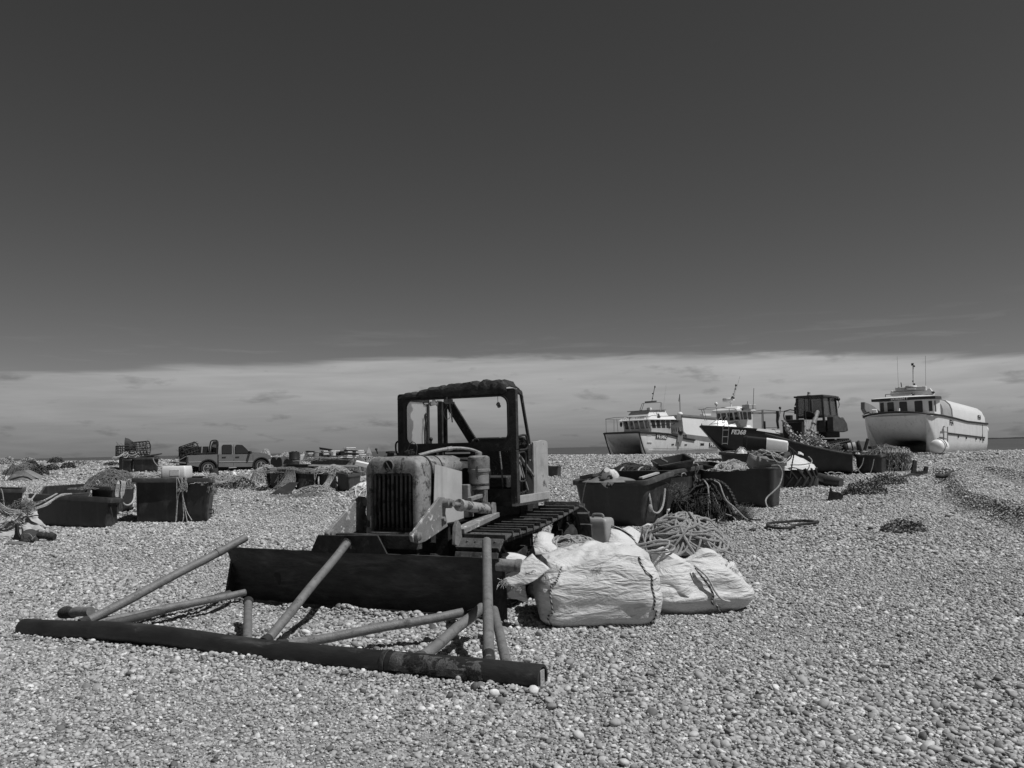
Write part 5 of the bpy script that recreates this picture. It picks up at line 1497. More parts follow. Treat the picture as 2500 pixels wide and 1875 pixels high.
# tractor tyre with a white bag thrown over it
ct = gat(1948, 1191); ct = V((ct.x, ct.y + .75, 0)); ct.z = ground(ct.x, ct.y) - .02
ty = thing('tractor_tyre', 'big black tractor tyre with chevron lugs lying flat behind the tubs', 'tyre', ct, .3)
mt = MB(); mt.lathe([(.40, .08), (.46, .0), (.68, .0), (.745, .06), (.75, .25), (.745, .46), (.68, .53), (.46, .53), (.40, .45)], 48); mt.build('carcass', m_rubber, ty, smooth=50)
lu = MB()
for k in range(22):
    for half in (0, 1):
        a0 = 2*math.pi*(k + .5*half)/22; z0, z1 = ((.02, .29), (.51, .24))[half]
        n_ = 5; ringp = []
        for j in range(n_):
            f = j/(n_ - 1); a = a0 + .26*f; r = .79; z = z0 + (z1 - z0)*f; w_ = .022
            er = V((math.cos(a), math.sin(a), 0)); et = V((-math.sin(a), math.cos(a), 0)); d = (et*.2 + V((0, 0, (z1 - z0)))).normalized(); sd = er.cross(d)
            p = V((0, 0, z))
            ringp.append([p + er*.74 - sd*w_, p + er*r - sd*w_*.8, p + er*r + sd*w_*.8, p + er*.74 + sd*w_])
        lu.loft(ringp)
lu.build('tread', MAT('worn_tread_rubber', .035, .65, .3, 10, bump=.2), ty, smooth=30)
cb = ct + V((-.02, 0, .52)); tb2 = thing('bulk_bag', 'white bulk bag slumped over the big tractor tyre', 'bulk bag', cb, R(5))
mg = MB(); rings = []; nu = 56
for j in range(13):
    f = j/12; ring = []
    for i in range(nu):
        a = 2*math.pi*i/nu; rr_2 = .80*(1 - f) + .0; k = 1 + .06*noise.noise(V((math.cos(a)*2, math.sin(a)*2, f*3)))
        z = .40*(1 - (1 - f)**1.9) - (.05 if j == 0 else 0) + .045*noise.noise(V((math.cos(a)*rr_2*6, math.sin(a)*rr_2*6, 4))) - .05*math.cos(a)*f
        ring.append(V((rr_2*math.cos(a)*k, rr_2*math.sin(a)*k*.95, z)))
    rings.append(ring)
mg.loft(rings, cap0=False); mg.build('sack', m_sack, tb2, smooth=70)
def ltb(a, b, y): return LP(tb2, *zc(a, b), 'y', y)
mm = MB(); mm.tube(smooth_path([ltb(1545, 415, -.74), ltb(1700, 412, -.78), ltb(1800, 395, -.76), ltb(1835, 380, -.70), ltb(1830, 340, -.55), ltb(1790, 300, -.4)], 5), .014, 6); mm.build('seam', m_cord, tb2)
sheet('flap', [[ltb(1650, 235, -.1), ltb(1690, 245, -.1), ltb(1725, 265, -.1)], [ltb(1640, 275, -.2), ltb(1690, 280, -.25), ltb(1730, 285, -.2)]], m_sack, tb2, .02, 4)

# tube and thin rope beside the tyre
pt = MB(); pa_, pb_ = gat(2012, 1176, .13), gat(2054, 1179, .10)
pt.tube([gat(2000, 1166, .13), pa_.lerp(pb_, .4) + V((0, .15, .03)), pb_], [.14, .15, .13], 16); o = pt.build('fender_tube', MAT('grey_tube', .05, .5, .3, 6)); tag(o, 'thick dark tube lying on the shingle right of the tractor tyre', 'tube')
for i, (cx, cy_, r) in enumerate(((700, 1310, 45), (800, 1310, 60), (890, 1330, 55))):
    pass
pts = [z3(660, 1260), z3(720, 1290), z3(770, 1370), z3(720, 1395), z3(690, 1330), z3(720, 1262), z3(800, 1270), z3(840, 1350), z3(880, 1395), z3(790, 1370), z3(770, 1300), z3(830, 1265), z3(900, 1270), z3(945, 1320), z3(900, 1380), z3(840, 1340), z3(880, 1290), z3(930, 1270)]
rope_line('thin pale rope in loose loops lying over the dark tube by the tyre', [at(a, b, gat(2030, 1184).y - .1 + .1*math.sin(i)) for i, (a, b) in enumerate(pts)], .012, m_ropel, group='ropes lying on the shingle')

# dinghy used as a container, scrub growing in it
dA = gat(2083, 1159); ddir = V((-.93, .36, 0)).normalized(); dn = V((ddir.y, -ddir.x, 0)); dn = dn if dn.y > 0 else -dn
dlen = 2.75
dg = thing('old_dinghy', 'old dark dinghy with a raised bow, full of scrub, beached behind the tyre', 'dinghy', dA + dn*.6, math.atan2(ddir.y, ddir.x))
rings = []; inner = []
for j in range(15):
    f = j/14; x = dlen*f
    wd = .70*(1 - max(0, (f - .45)/.55)**2.2) + .02; hz = .66 + .74*f**1.2; kz = .0 + .35*max(0, f - .7)**1.6*2
    out = [V((x, wd, hz)), V((x, wd*.96, hz*.55 + kz*.5)), V((x, wd*.72, .12 + kz)), V((x, 0, .0 + kz)), V((x, -wd*.72, .12 + kz)), V((x, -wd*.96, hz*.55 + kz*.5)), V((x, -wd, hz))]
    inn = [V((x, -wd + .05, hz)), V((x, -wd*.8, hz*.5 + kz)), V((x, 0, .14 + kz)), V((x, wd*.8, hz*.5 + kz)), V((x, wd - .05 if wd > .06 else wd, hz))]
    rings.append(out + inn)
mg = MB(); mg.loft(rings); mg.build('hull', MAT('dark_boat_paint', .028, .55, .35, 4, bump=.2, patch=.06, pscale=4, pth=(.58, .7)), dg, smooth=40)
gw = MB()
for s in (1, -1):
    gw.tube([V((r_[0].x, s*(r_[0].y + .02), r_[0].z + .01)) for r_ in rings], .035, 8)
gw.tube([V((0, .72, .68)), V((0, -.72, .68))], .04, 8)
gw.build('gunwale', MAT('dark_gunwale', .05, .6, .3, 10, bump=.2), dg)
def on_d(a, b, y): return mat_of(dg) @ LP(dg, *z3(a, b), 'y', y)
c = on_d(440, 790, 0); leafy('tall scrubby bush growing out of the old dark dinghy', (c.x, c.y, c.z - .25), .62, .5, .55, 620, .085, m_leafl, 5, name='scrub_bush', group='')
c = on_d(230, 640, 0); q = random.Random(3); m = MB()
for k in range(150):
    f = q.random(); p = V((-.05 - .55*f + .12*q.gauss(0, 1)*(1.1 - f), q.gauss(0, .1), -.45 + 1.0*f + q.gauss(0, .04))); s = .05
    e = Euler((q.uniform(-2, 2), q.uniform(-2, 2), q.uniform(0, 6))).to_matrix(); b = len(m.v)
    m.v += [p + e @ V(v) for v in ((-s, -s*.6, 0), (s, -s*.5, 0), (s*.7, s, .02), (-s*.6, s*.8, 0))]; m.f.append([b, b+1, b+2, b+3])
m.tube([(0, 0, -.5), (-.25, 0, .05), (-.6, 0, .55)], .012, 5)
c = on_d(330, 740, 0); o = m.build('dock_plant', m_leafl, smooth=0); o.location = (c.x, c.y, c.z + .02); tag(o, 'spiky seed head leaning up left from the scrub in the dinghy', 'plant')
c = on_d(850, 900, -.1); net_heap('low jumble of nets and rubbish in the middle of the dinghy', (c.x, c.y, c.z - .12), .8, .4, .22, m_netd, m_net, 70, .010, dg.rotation_euler.z, 47)
def reel(label, c, r, L_, rot, group=None):
    t = thing('cable_reel', label, 'reel', c, 0, group, rot)
    prof = [(r*.25, -L_/2 - .02), (r*.95, -L_/2 - .02), (r, -L_/2), (r, -L_/2 + .05), (r*.86, -L_/2 + .06), (r*.86, L_/2 - .06), (r, L_/2 - .05), (r, L_/2), (r*.9, L_/2 + .02), (r*.25, L_/2 + .02)]
    MB().lathe(prof, 28).build('drum', MAT('dark_reel', .03, .5, .4, 8, bump=.2), t) if False else None
    m = MB(); m.lathe(prof, 28); m.build('drum', MAT('dark_reel', .03, .5, .4, 8, bump=.2), t)
    b = MB()
    for z in (-L_*.18, L_*.12): b.lathe([(r*.875, z - .05), (r*.90, z - .045), (r*.90, z + .045), (r*.875, z + .05)], 28, cap=False)
    b.build('band', MAT('pale_band', .42, .6, .2, 8), t); return t
c = on_d(1060, 890, .05); reel('dark cylindrical reel with pale bands lying on the stern of the dinghy', c, .20, .48, (0, R(80), R(-22)))
c = on_d(1110, 960, -.5); net_heap('white rag tied at the stern corner of the dinghy', (c.x, c.y, c.z - .1), .12, .12, .24, m_white, m_netl, 8, .006, 0, 9, name='white_rag', cat='rag', group='rags', seglen=.05)
# farther tubs of the row
tF = tub('dark tub just right of the old dinghy, two rope loops on its front', at(2086, 1110, 27.6), at(2153, 1110, 27.0), at(2171, 1105, 28.6), taper=.92, group=G_R, seed=8)
tG = tub('farthest tub of the right row, hung all over with pale netting', at(2168, 1107, 28.9), at(2212, 1105, 28.2), at(2224, 1101, 29.4), taper=.92, group=G_R, seed=9)
for i, pts in enumerate((((1215, 1035), (1190, 1130), (1140, 1200), (1090, 1230)), ((1360, 1050), (1345, 1130), (1320, 1220), (1290, 1290)), ((1080, 1100), (1120, 1180), (1180, 1260), (1250, 1285), (1300, 1275)))):
    rope_line(['left rope loop on the front of the tub behind the dinghy', 'right rope strand on the front of the tub behind the dinghy', 'low slack rope on the front of the tub behind the dinghy'][i], [at(*z3(a, b), 27.0) for a, b in pts], .016, m_rope, group='ropes hanging on the tubs')
tn = thing('fishing_net', 'pale netting and rope tumbling over the farthest tub of the right row', 'fishing net', tG.location)
nm = MB(); q = random.Random(6)
def lg_(a, b, d): return at(*z3(a, b), d) - V(tG.location)
for k in range(120):
    a0 = q.uniform(1450, 1840); top = [lg_(a0 + q.uniform(-60, 60), 860 + q.uniform(0, 80) + max(0, (a0 - 1650))*.15, 29.0 + q.uniform(-.4, .3)), lg_(a0 + q.uniform(-20, 40), 900 + q.uniform(0, 60), 28.5)]
    L2 = q.uniform(120, 330); x = a0 + q.uniform(0, 60)
    top += [lg_(x + q.uniform(-38, 38), 950 + L2*f, 28.05 - .25*q.random()) for f in (0, .25, .5, .75, 1)]
    nm.tube(smooth_path(top, 3), q.choice((.005, .007, .013)), 4, caps=False)
nm.build('hanging_strands', m_rope, tn, smooth=60)
nm = MB(); c = lg_(1600, 940, 28.9); dome(nm, c - V((.15, 0, .12)), .75, .5, .30, 0, seed=3, amp=.2); squiggles(nm, c - V((.15, 0, .12)), .75, .5, .32, 90, .012, q, seglen=.14, seed=3, amp=.2); nm.build('net_mass', m_net, tn, smooth=50)
sk = MB(); sk.beam(at(*z3(1225, 930), 29.5), at(*z3(1275, 762), 29.5), .10, .08); o = sk.build('leaning_post', m_rust, bevel=.01); tag(o, 'dark post leaning right behind the tub next to the dinghy', 'post')
sk = MB(); sk.beam(at(*z3(1300, 890), 29.8), at(*z3(1470, 850), 30.3), .14, .10); o = sk.build('dark_beam', m_rust, bevel=.01); tag(o, 'dark beam lying behind the netting of the farthest right tub', 'beam')
# rusty anchor by the last tub
def flat_iron(name, label, cat, c, polys, rot, group=None, mat=None):
    t = thing(name, label, cat, c, 0, group, rot)
    for nm_, pl3, w in polys:
        m = MB(); m.prism(pl3, 'y', -w/2, w/2); m.build(nm_, mat or m_rust, t, bevel=.008)
    return t
ca = gat(2243, 1160)
flat_iron('rusty_anchor', 'rusty anchor standing on its fluke at the end of the right tub row', 'anchor', ca, [('fluke', [(-.28, 0), (-.10, .05), (-.05, .46), (-.16, .50), (-.22, .25)], .07), ('shank', [(-.1, .02), (.30, .02), (.34, .26), (.24, .28), (.2, .14), (-.08, .12)], .08), ('stock', [(-.5, .0), (-.1, .03), (-.1, .09), (-.5, .05)], .07)], (0, 0, R(10)), None)
mm = MB(); c = gat(2226, 1148); mm.ball(c + V((0, .1, .17)), (.16, .12, .19), 14, 9); o = mm.build('net_float', m_rust); tag(o, 'round dark float lying beside the rusty anchor', 'float')
rope_line('dark rope lying from the rusty anchor to the low plants', [gat(2200, 1168, .03), gat(2215, 1163, .04), gat(2228, 1161, .04), gat(2245, 1163, .03)], .03, m_roped, group='ropes lying on the shingle')
# anchor with a chain, plants
cn = gat(2032, 1222)
tA_ = flat_iron('plough_anchor', 'pointed plough anchor with a short chain lying beside the low plants', 'anchor', cn, [('fluke', [(-.10, 0), (-.06, .16), (-.03, .30), (.02, .20), (.16, .18), (.24, .12), (.20, .02), (.1, 0)], .10)], (0, 0, R(-15)))
ch = MB(); pa_, pb_ = at(*((2046, 1208)), cn.y), gat(2082, 1193, .05); d = pb_ - pa_
Mi = mat_of(tA_).inverted()
for k in range(9):
    p = Mi @ (pa_ + d*((k + .5)/9)); x = (Mi.to_3x3() @ d).normalized(); s = (x.orthogonal() if k % 2 else x.cross(x.orthogonal())).normalized()
    ring = [p + x*(.065*math.cos(t)) + s*(.035*math.sin(t)) for t in [2*math.pi*i/10 for i in range(11)]]
    ch.tube(ring, .011, 5, caps=False)
ch.build('chain', m_rust, tA_)
for i, (px, py, rx, ry, h, n, lab) in enumerate(((2126, 1208, .50, .35, .30, 520, 'spreading low sea kale clump with the anchor chain at its left edge'), (2176, 1184, .55, .4, .27, 420, 'sea kale clump growing right in front of the farthest right tubs'), (2218, 1303, .34, .24, .17, 260, 'small lone sea kale clump on open shingle at the right'))):
    c = gat(px, py); c.y += ry*.7; c.z = ground(c.x, c.y); leafy(lab, c, rx, ry, h, n*2, (.05, .06, .045)[i], m_leaf, 11 + i)
for i, (px, py, l) in enumerate(((2311, 1162, .42),)):
    c = gat(px, py, .06); m = MB(); m.tube(smooth_path([c + V((-.22, 0, .0)), c + V((-.08, .03, -.01)), c + V((.05, 0, .02)), c + V((.24, .05, .12))], 5), [.05]*5 + [.07]*5 + [.06]*6 if False else .06, 8)
    m.ball(c + V((-.2, 0, 0)), (.13, .08, .07), 10, 7); o = m.build('driftwood', MAT('dark_driftwood', .05, .9, .4, 10, bump=.5)); tag(o, 'knobbly piece of dark driftwood on the bare shingle at the right', 'driftwood')
for i, (px, py) in enumerate(((2325, 1257), (2313, 1264), (2124, 1294), (1838, 1297))):
    c = gat(px, py); m = MB(); m.ball((0, 0, .02), (.06, .045, .035), 9, 6); o = m.build('dark_stone', MAT('dark_stone', .05, .8, .3, 10, bump=.4)); o.location = c; o.rotation_euler = (0, .2, i)
    tag(o, ['dark stone on open shingle, upper of the two at far right', 'dark stone on open shingle, lower of the two at far right', 'small dark stone left of the lone sea kale clump', 'small dark scrap on shingle just below the loose thick rope'][i], 'stone', 'dark stones on the shingle')
# small dark crate far behind the bulldozer's cab
c = gat(1351, 1163); tray('small dark fish box on the shingle seen just right of the bulldozer cab', c, .50, .42, .36, (0, 0, R(-20)), m_tray)
sk = MB(); c = gat(1760, 1123, .08); sk.box(c, (1.3, .25, .16)); o = sk.build('timber_baulk', m_rust2, bevel=.02); tag(o, 'dark timber baulk lying left of the drum-carrying tub', 'timber')
# ------------------------------------------------------------------ left-hand tubs and nets
def zl(a, b): return (a*.25316, 1050 + b*.25316)
def z7(a, b): return (a*.14463, 1100 + b*.14463)
G_L = 'fishing tubs in the group on the left'
tL1 = tub('big dark tub facing the camera with a white plastic box on its rim', at(329, 1167, 16.7), at(514, 1167, 16.5), at(524, 1162, 17.7), taper=.93, group=G_L, seed=11, rimw=.06, rimh=.09, r=.07)
tL2 = tub('low dark tub with pale net rope lying over its left front rim', at(76, 1205, 16.3), at(266, 1217, 15.5), at(296, 1217, 16.4), taper=.90, group=G_L, seed=12, rimw=.05, rimh=.085, r=.08)
tL3 = tub('empty dark tub partly hidden behind the low net-draped tub', at(96, 1210, 17.6), at(214, 1202, 18.0), at(218, 1180, 19.6), taper=.92, group=G_L, seed=13, rimw=.05, rimh=.08, r=.07)
tL4 = tub('dark tub heaped with a mound of grey net, rope hank on its corner', at(222, 1185, 18.6), at(272, 1188, 17.9), at(331, 1169, 19.6), taper=.90, group=G_L, seed=14, rimw=.05, rimh=.085, r=.08)
tL0 = tub('dark tub cut off by the left edge of the picture', at(-60, 1193, 19.6), at(55, 1195, 19.4), at(58, 1190, 20.6), taper=.86, group=G_L, seed=15, rimw=.05, rimh=.08, r=.07)

# white box
wb = thing('plastic_crate', 'white plastic box with a square label panel on the big left tub', 'box', at(432, 1167, 17.2), R(2))
mm = MB(); rgs = []
for z, k in ((0, .97), (.02, 1.0), (.17, 1.0), (.19, .985), (.235, .96), (.25, .92)):
    rgs.append([V((x*k, y*k, z)) for x, y in rrect(.25, .22, .035, 4)])
mm.loft(rgs); mm.build('box_body', MAT('milky_white_box', .72, .45, .05, 4, bump=.05), wb, smooth=40)
mm = MB(); mm.box((.03, -.222, .115), (.19, .008, .13)); mm.build('label_panel', MAT('pale_label', .60, .6, .15, 30, bump=.05), wb, bevel=.004)
mm = MB(); mm.box((-.258, -.05, .20), (.03, .07, .05)); mm.build('latch', m_black, wb, bevel=.006)
# nets in and over the big left tub
net_heap('brown net showing over the rim left of the white box', at(352, 1166, 17.2) - V((0, 0, .05)), .22, .3, .13, m_net, m_netl, 60, .006, 0, 51, seglen=.06)
net_heap('grey net heaped behind the white box in the big left tub', at(385, 1166, 17.4) - V((0, 0, .06)), .30, .35, .15, m_net, m_netl, 70, .006, 0, 52, seglen=.06)
net_heap('fuzzy net bulging over the right corner of the big left tub', at(516, 1168, 16.9) - V((0, 0, .09)), .16, .4, .17, m_net, m_netl, 120, .004, 0, 53, seglen=.05)
dr = MB(); drape(dr, [at(508, 1165, 16.5), at(520, 1168, 16.7), at(526, 1166, 17.2)], .35, 70, .005, random.Random(3), out=(.5, -.5, 0), spread=.05, flare=.06)
o = dr.build('net_fringe', m_net, smooth=0); tag(o, 'fringe of net hanging off the right corner of the big left tub', 'fishing net', 'heaps of fishing net')
dr = MB(); drape(dr, [at(*zl(1740, 456), 16.52), at(*zl(1800, 456), 16.52)], .30, 60, .0035, random.Random(4), out=(0, -1, 0), spread=.05, flare=.0)
o = dr.build('net_fringe', m_netl, smooth=0); tag(o, 'wispy tuft of pale net hanging below the white box', 'fishing net', 'heaps of fishing net')
for i, pts in enumerate((((1703, 456), (1705, 600), (1702, 740), (1692, 892)), ((1712, 456), (1745, 560), (1715, 660), (1700, 880)), ((1752, 456), (1758, 600), (1765, 700), (1770, 830), (1762, 885)), ((1748, 456), (1765, 640), (1800, 780), (1850, 870)), ((1768, 680), (1790, 800), (1805, 880)))):
    rope_line(['leftmost cord hanging straight down the big left tub below the white box', 'cord slanting across the hanging cords of the big left tub', 'middle cord hanging down the big left tub below the white box', 'cord swinging right at the foot of the big left tub', 'short cord ending low on the big left tub front'][i], [at(*zl(a, b), 16.46 + .09*min(1, (b - 456)/300)) for a, b in pts], .009, m_ropel, group='cords hanging on the left tubs')
rope_line('dark cord loop hanging at the right end of the big left tub', [at(*zl(a, b), 17.0) for a, b in ((2000, 560), (2015, 640), (2018, 730), (2025, 770), (1995, 790), (2005, 808), (2050, 800), (2060, 775), (2030, 765))], .012, m_roped, group='cords hanging on the left tubs')
# net mound and rope coils on the third tub
c = at(276, 1180, 18.9); net_heap('rounded mound of grey net filling the left tub with the rope coil', (c.x, c.y, c.z - .10), .62, .55, .40, MAT('grey_net', .11, .9, .45, 16, bump=.9, bscale=60), m_net, 300, .006, R(25), 55, seglen=.08, amp=.07)
mm = MB(); q = random.Random(9)
for k in range(7):
    a = 1150 + 5*k; w_ = 22 + q.uniform(-3, 6)
    rope_mesh(mm, [at(*zl(a - w_ + k*2, 520 + k*4), 18.0), at(*zl(a, 486 + k*3), 18.1), at(*zl(a + w_, 500), 18.0), at(*zl(a + w_ - 4, 570), 17.95), at(*zl(a + 5, 640 + q.uniform(-10, 8)), 17.92), at(*zl(a - w_ - 8, 640), 17.95), at(*zl(a - w_ - 12 + k*3, 590), 17.98), at(*zl(a - w_ + k*2, 520), 18.0)], .010)
o = mm.build('rope_coil', m_ropel); tag(o, 'hank of pale rope looped over the rim of the left net tub', 'rope', 'cords hanging on the left tubs')
rope_line('thick pale rope hanging in a deep curve beside the rope hank', [at(*zl(a, b), d) for a, b, d in ((1165, 600, 17.9), (1175, 670, 17.9), (1200, 715, 17.95), (1240, 722, 18.1), (1280, 690, 18.4), (1305, 610, 18.6), (1308, 560, 18.7), (1295, 525, 18.8))], .018, m_ropel, group='cords hanging on the left tubs')
mm = MB(); rope_mesh(mm, [at(*zl(a, b), 18.3) for a, b in ((915, 500), (945, 485), (960, 510), (940, 525), (925, 510))], .012); o = mm.build('rope_loop', m_ropel); tag(o, 'small white rope ring at the left corner of the net mound', 'rope', 'cords hanging on the left tubs')
mm = MB(); mm.beam(at(*zl(1240, 418), 20), at(*zl(1335, 405), 20.2), .05, .03); o = mm.build('batten', m_cabpaint); tag(o, 'thin pale batten lying behind the left mound of net', 'batten')
# short bent rod and cords on the low tub
rope_line('dark cord hanging from a ring on the low tub end', [at(*zl(a, b), 15.6) for a, b in ((1030, 706), (1060, 735), (1078, 800), (1088, 890))], .010, m_roped, group='cords hanging on the left tubs')
rope_line('second dark cord hanging on the far corner of the low tub', [at(*zl(a, b), 16.0) for a, b in ((1115, 720), (1130, 760), (1125, 830), (1122, 885), (1135, 890))], .012, m_roped, group='cords hanging on the left tubs')
# net rope dragged over the low tub
t = thing('fishing_net', 'pale net rope dragged from the low left tub down to the left edge', 'fishing net', at(150, 1205, 15.7), 0, 'heaps of fishing net')
bs = V(t.location); q = random.Random(14); mm = MB()
def nl(a, b, d): return at(*zl(a, b), d) - bs
for k in range(34):
    j = lambda s=8: q.uniform(-s, s)
    mm.tube(smooth_path([nl(695, 615 + j(4), 15.85), nl(600 + j(), 625 + j(), 15.7), nl(540 + j(), 655 + j(10), 15.5), nl(440 + j(), 720 + j(12), 15.3), nl(300 + j(), 770 + j(14), 15.1), nl(150 + j(20), 790 + j(20), 14.9), nl(40 + j(20), 770 + j(25), 14.8), nl(-40, 700 + j(40), 14.8)], 4), .008, 4, caps=False)
for k in range(16):
    j = lambda s=8: q.uniform(-s, s)
    mm.tube(smooth_path([nl(350 + j(4), 605 + j(3), 16.1), nl(290 + j(), 680 + j(), 15.7), nl(220 + j(10), 740 + j(10), 15.3), nl(120 + j(16), 790 + j(12), 15.0), nl(20 + j(), 800 + j(20), 14.8)], 4), .008, 4, caps=False)
for k in range(3): mm.tube(smooth_path([nl(545 + 4*k, 613, 15.7), nl(440, 670 + 3*k, 15.45), nl(310, 730 + 4*k, 15.3), nl(130, 780, 15.1)], 4), .013, 5)
mm.build('net_rope', m_netl, t, smooth=60)
mm = MB()
for k in range(150):
    a = q.uniform(-10, 330); b = 775 + q.uniform(-45, 25) - (a > 150)*(a - 150)*.35
    p = nl(a, b, 15.0 + q.uniform(-.1, .3)); pts = [p]
    for _ in range(5): pts.append(pts[-1] + V((q.uniform(-.09, .09), q.uniform(-.05, .05), q.uniform(-.06, .045))))
    mm.tube(smooth_path(pts, 2), .005, 3, caps=False)
mm.build('loose_mesh', m_net, t, smooth=0)
c = gat(*zl(110, 810)); net_heap('pale net lying on the shingle at the left edge under the dragged net rope', (c.x - .3, c.y + .9, c.z), .8, .5, .16, m_net, m_netl, 160, .007, R(10), 57, seglen=.09, amp=.2)
c = gat(*zl(260, 770)); net_heap('coarse mesh net bunched between the two leftmost tubs', (c.x, c.y + 2.2, c.z), .9, .5, .35, m_net, m_net, 160, .007, R(-8), 58, seglen=.09, amp=.2)
rope_line('cord hanging on the front of the leftmost tub', [at(*zl(a, b), 19.2) for a, b in ((8, 565), (20, 590), (30, 640), (42, 740), (45, 770))], .012, m_rope, group='cords hanging on the left tubs')
# empty sack
cs = gat(*zl(230, 1010)); t = thing('sack', 'limp grey-white sack lying on the shingle in front of the low left tub', 'sack', cs, R(-6))
def ls(a, b, y): return LP(t, *z7(a, b), 'y', y)
m_oldsack = MAT('grubby_sack', .42, .6, .15, 5, bump=.25, bscale=9, patch=.25, pscale=4, pth=(.6, .75))
def sk_(name, g, amp, seed): return sheet(name, [[ls(*p) for p in r_] for r_ in g], m_oldsack, t, amp, seed, th=.01)
sk_('sack_front', [[(-60, 1230, .45), (150, 1120, .5), (330, 1070, .5), (470, 1070, .5), (560, 1130, .45)], [(-60, 1290, .2), (150, 1230, .3), (330, 1190, .32), (470, 1190, .3), (620, 1220, .2)], [(-60, 1330, .0), (120, 1330, .05), (300, 1330, .05), (480, 1320, .0), (700, 1280, .0)], [(-60, 1350, -.06), (60, 1380, -.06), (200, 1475, -.14), (420, 1440, -.1), (760, 1350, -.05)]], .03, 3)
sk_('sack_top', [[(440, 1050, .5), (500, 1000, .55), (590, 985, .55), (640, 1030, .5)], [(450, 1080, .38), (520, 1060, .40), (600, 1080, .38), (660, 1150, .3)], [(480, 1130, .25), (550, 1150, .25), (650, 1190, .2), (760, 1270, .1)], [(560, 1190, .15), (620, 1240, .12), (720, 1290, .08), (800, 1300, .02)]], .03, 5)
sk_('sack_fold', [[(-60, 1390, -.1), (60, 1395, -.12), (150, 1420, -.15)], [(-60, 1440, -.16), (60, 1430, -.18), (160, 1450, -.2)], [(-60, 1490, -.2), (40, 1480, -.2), (130, 1465, -.2)]], .02, 7)
mm = MB(); dome(mm, (0, 0, 0), .50, .24, .30, 0, seed=3, amp=.12); o = mm.build('sack_body', m_oldsack, t, smooth=60); o.location = (ls(300, 1250, .3).x, .28, -.03)
sk_('torn_lining', [[(330, 1230, .1), (420, 1260, .1), (540, 1290, .1)], [(360, 1330, -.02), (450, 1330, -.02), (560, 1330, -.02)], [(380, 1420, -.12), (480, 1400, -.12), (700, 1340, -.1)]], .05, 9)
# propeller shaft lump
cp = gat(*z7(470, 1560)); t = thing('propeller_shaft', 'black propeller shaft with a tall blade and a wheel lying on the shingle', 'machine part', cp, R(-4))
def lq(a, b, y): return LP(t, *z7(a, b), 'y', y)
mm = MB(); mm.prism([(lq(a, b, 0).x, lq(a, b, 0).z) for a, b in ((190, 1490), (250, 1470), (275, 1400), (285, 1240), (305, 1222), (322, 1245), (335, 1380), (360, 1440), (400, 1480), (360, 1515))], 'y', -.05, .0); mm.build('propeller_blade', m_black, t, bevel=.01)
c = lq(500, 1480, .02); mm = MB(); MM = Matrix.Translation(c) @ Euler((R(70), 0, R(40))).to_matrix().to_4x4()
mm.lathe([(.03, -.08), (.13, -.075), (.142, -.055), (.132, -.03), (.132, .03), (.142, .055), (.13, .075), (.03, .08)], 24, MM); mm.build('wheel', m_rubber, t, smooth=40)
c = lq(430, 1530, -.06); mm = MB(); mm.ball(c, (.11, .09, .06), 12, 8); mm.ball(c + V((-.1, 0, -.03)), (.09, .06, .04), 10, 7); mm.ball(c + V((.08, .02, .02)), (.07, .05, .06), 10, 7); mm.build('hub', m_rust2, t)
mm = MB(); mm.tube([lq(580, 1440, .08), lq(700, 1430, .08), lq(760, 1440, .08)], [.055, .06, .05], 12); mm.tube([lq(760, 1440, .08), lq(860, 1450, .08), lq(925, 1460, .08)], [.05, .075, .055], 12); mm.build('shaft', m_rust, t)
mm = MB(); mm.tube(smooth_path([lq(350, 1470, -.02), lq(400, 1415, -.10), lq(480, 1400, -.12), lq(540, 1450, -.13), lq(550, 1510, -.12)], 5), .004, 5); mm.tube([lq(530, 1500, -.14), lq(600, 1440, -.10)], .004, 5); mm.build('wire', m_netl, t)
c = gat(*z7(270, 1600)); mm = MB(); mm.ball((0, 0, .02), (.20, .07, .045), 12, 7); o = mm.build('flat_stone', MAT('grey_flat_stone', .14, .8, .2, 9)); o.location = c; tag(o, 'long flat grey stone in front of the black propeller shaft', 'stone', 'dark stones on the shingle')

# covered net mound and scrub at far left
c = gat(*z7(300, 515)); t = thing('tarpaulin', 'dark tarpaulin slumped over a net heap near the left edge', 'tarpaulin', (c.x - .1, c.y + .7, c.z)); mm = MB(); dome(mm, (0, 0, 0), .80, .5, .48, 0, seed=3, amp=.07, fr_=2.5); mm.build('cover', MAT('grey_cover', .17, .6, .35, 3, bump=.5, bscale=7), t, smooth=50)
q = random.Random(2); mm = MB()
for k in range(5): mm.tube(smooth_path([V((-.75 + .04*k, -.40 - .02*k, .06 + .02*k)), V((-.4, -.52, .30 + .05*k)), V((.05, -.50, .28 + .05*k)), V((.5, -.42, .10 + .03*k)), V((.8, -.3, .03))], 5), .007, 5)
mm.build('folds', m_roped, t)
c = gat(*z7(120, 440)); net_heap('dark net mound behind the tarpaulin at the left edge', (c.x, c.y + 1.3, c.z), 1.0, .7, .55, m_netd, m_net, 170, .012, 0, 61, seglen=.16)
def bush(px, py, rx, h, n, mat, lab, seed, leaf=.10):
    rx *= .62; h *= .72; c = gat(px, py); c.y += rx*.6; c.z = ground(c.x, c.y); leafy(lab, c, rx, rx*.8, h, int(n*3), leaf*.62, mat, seed, name='scrub_bush', group='scrub bushes on the far left shingle')
bush(86, 1161, .72, .62, 600, m_leafd, 'biggest dark scrub bush right beside the tarpaulin', 1)
bush(122, 1148, .52, .32, 340, m_leafd, 'low dark bush above the gap right of the tarpaulin bush', 2)
bush(160, 1144, .62, .40, 420, m_leafd, 'dark cushion-shaped bush in the middle of the far left scrub', 3)
bush(130, 1131, .78, .48, 420, m_leafd, 'rounded bush on the skyline of the left beach', 4)
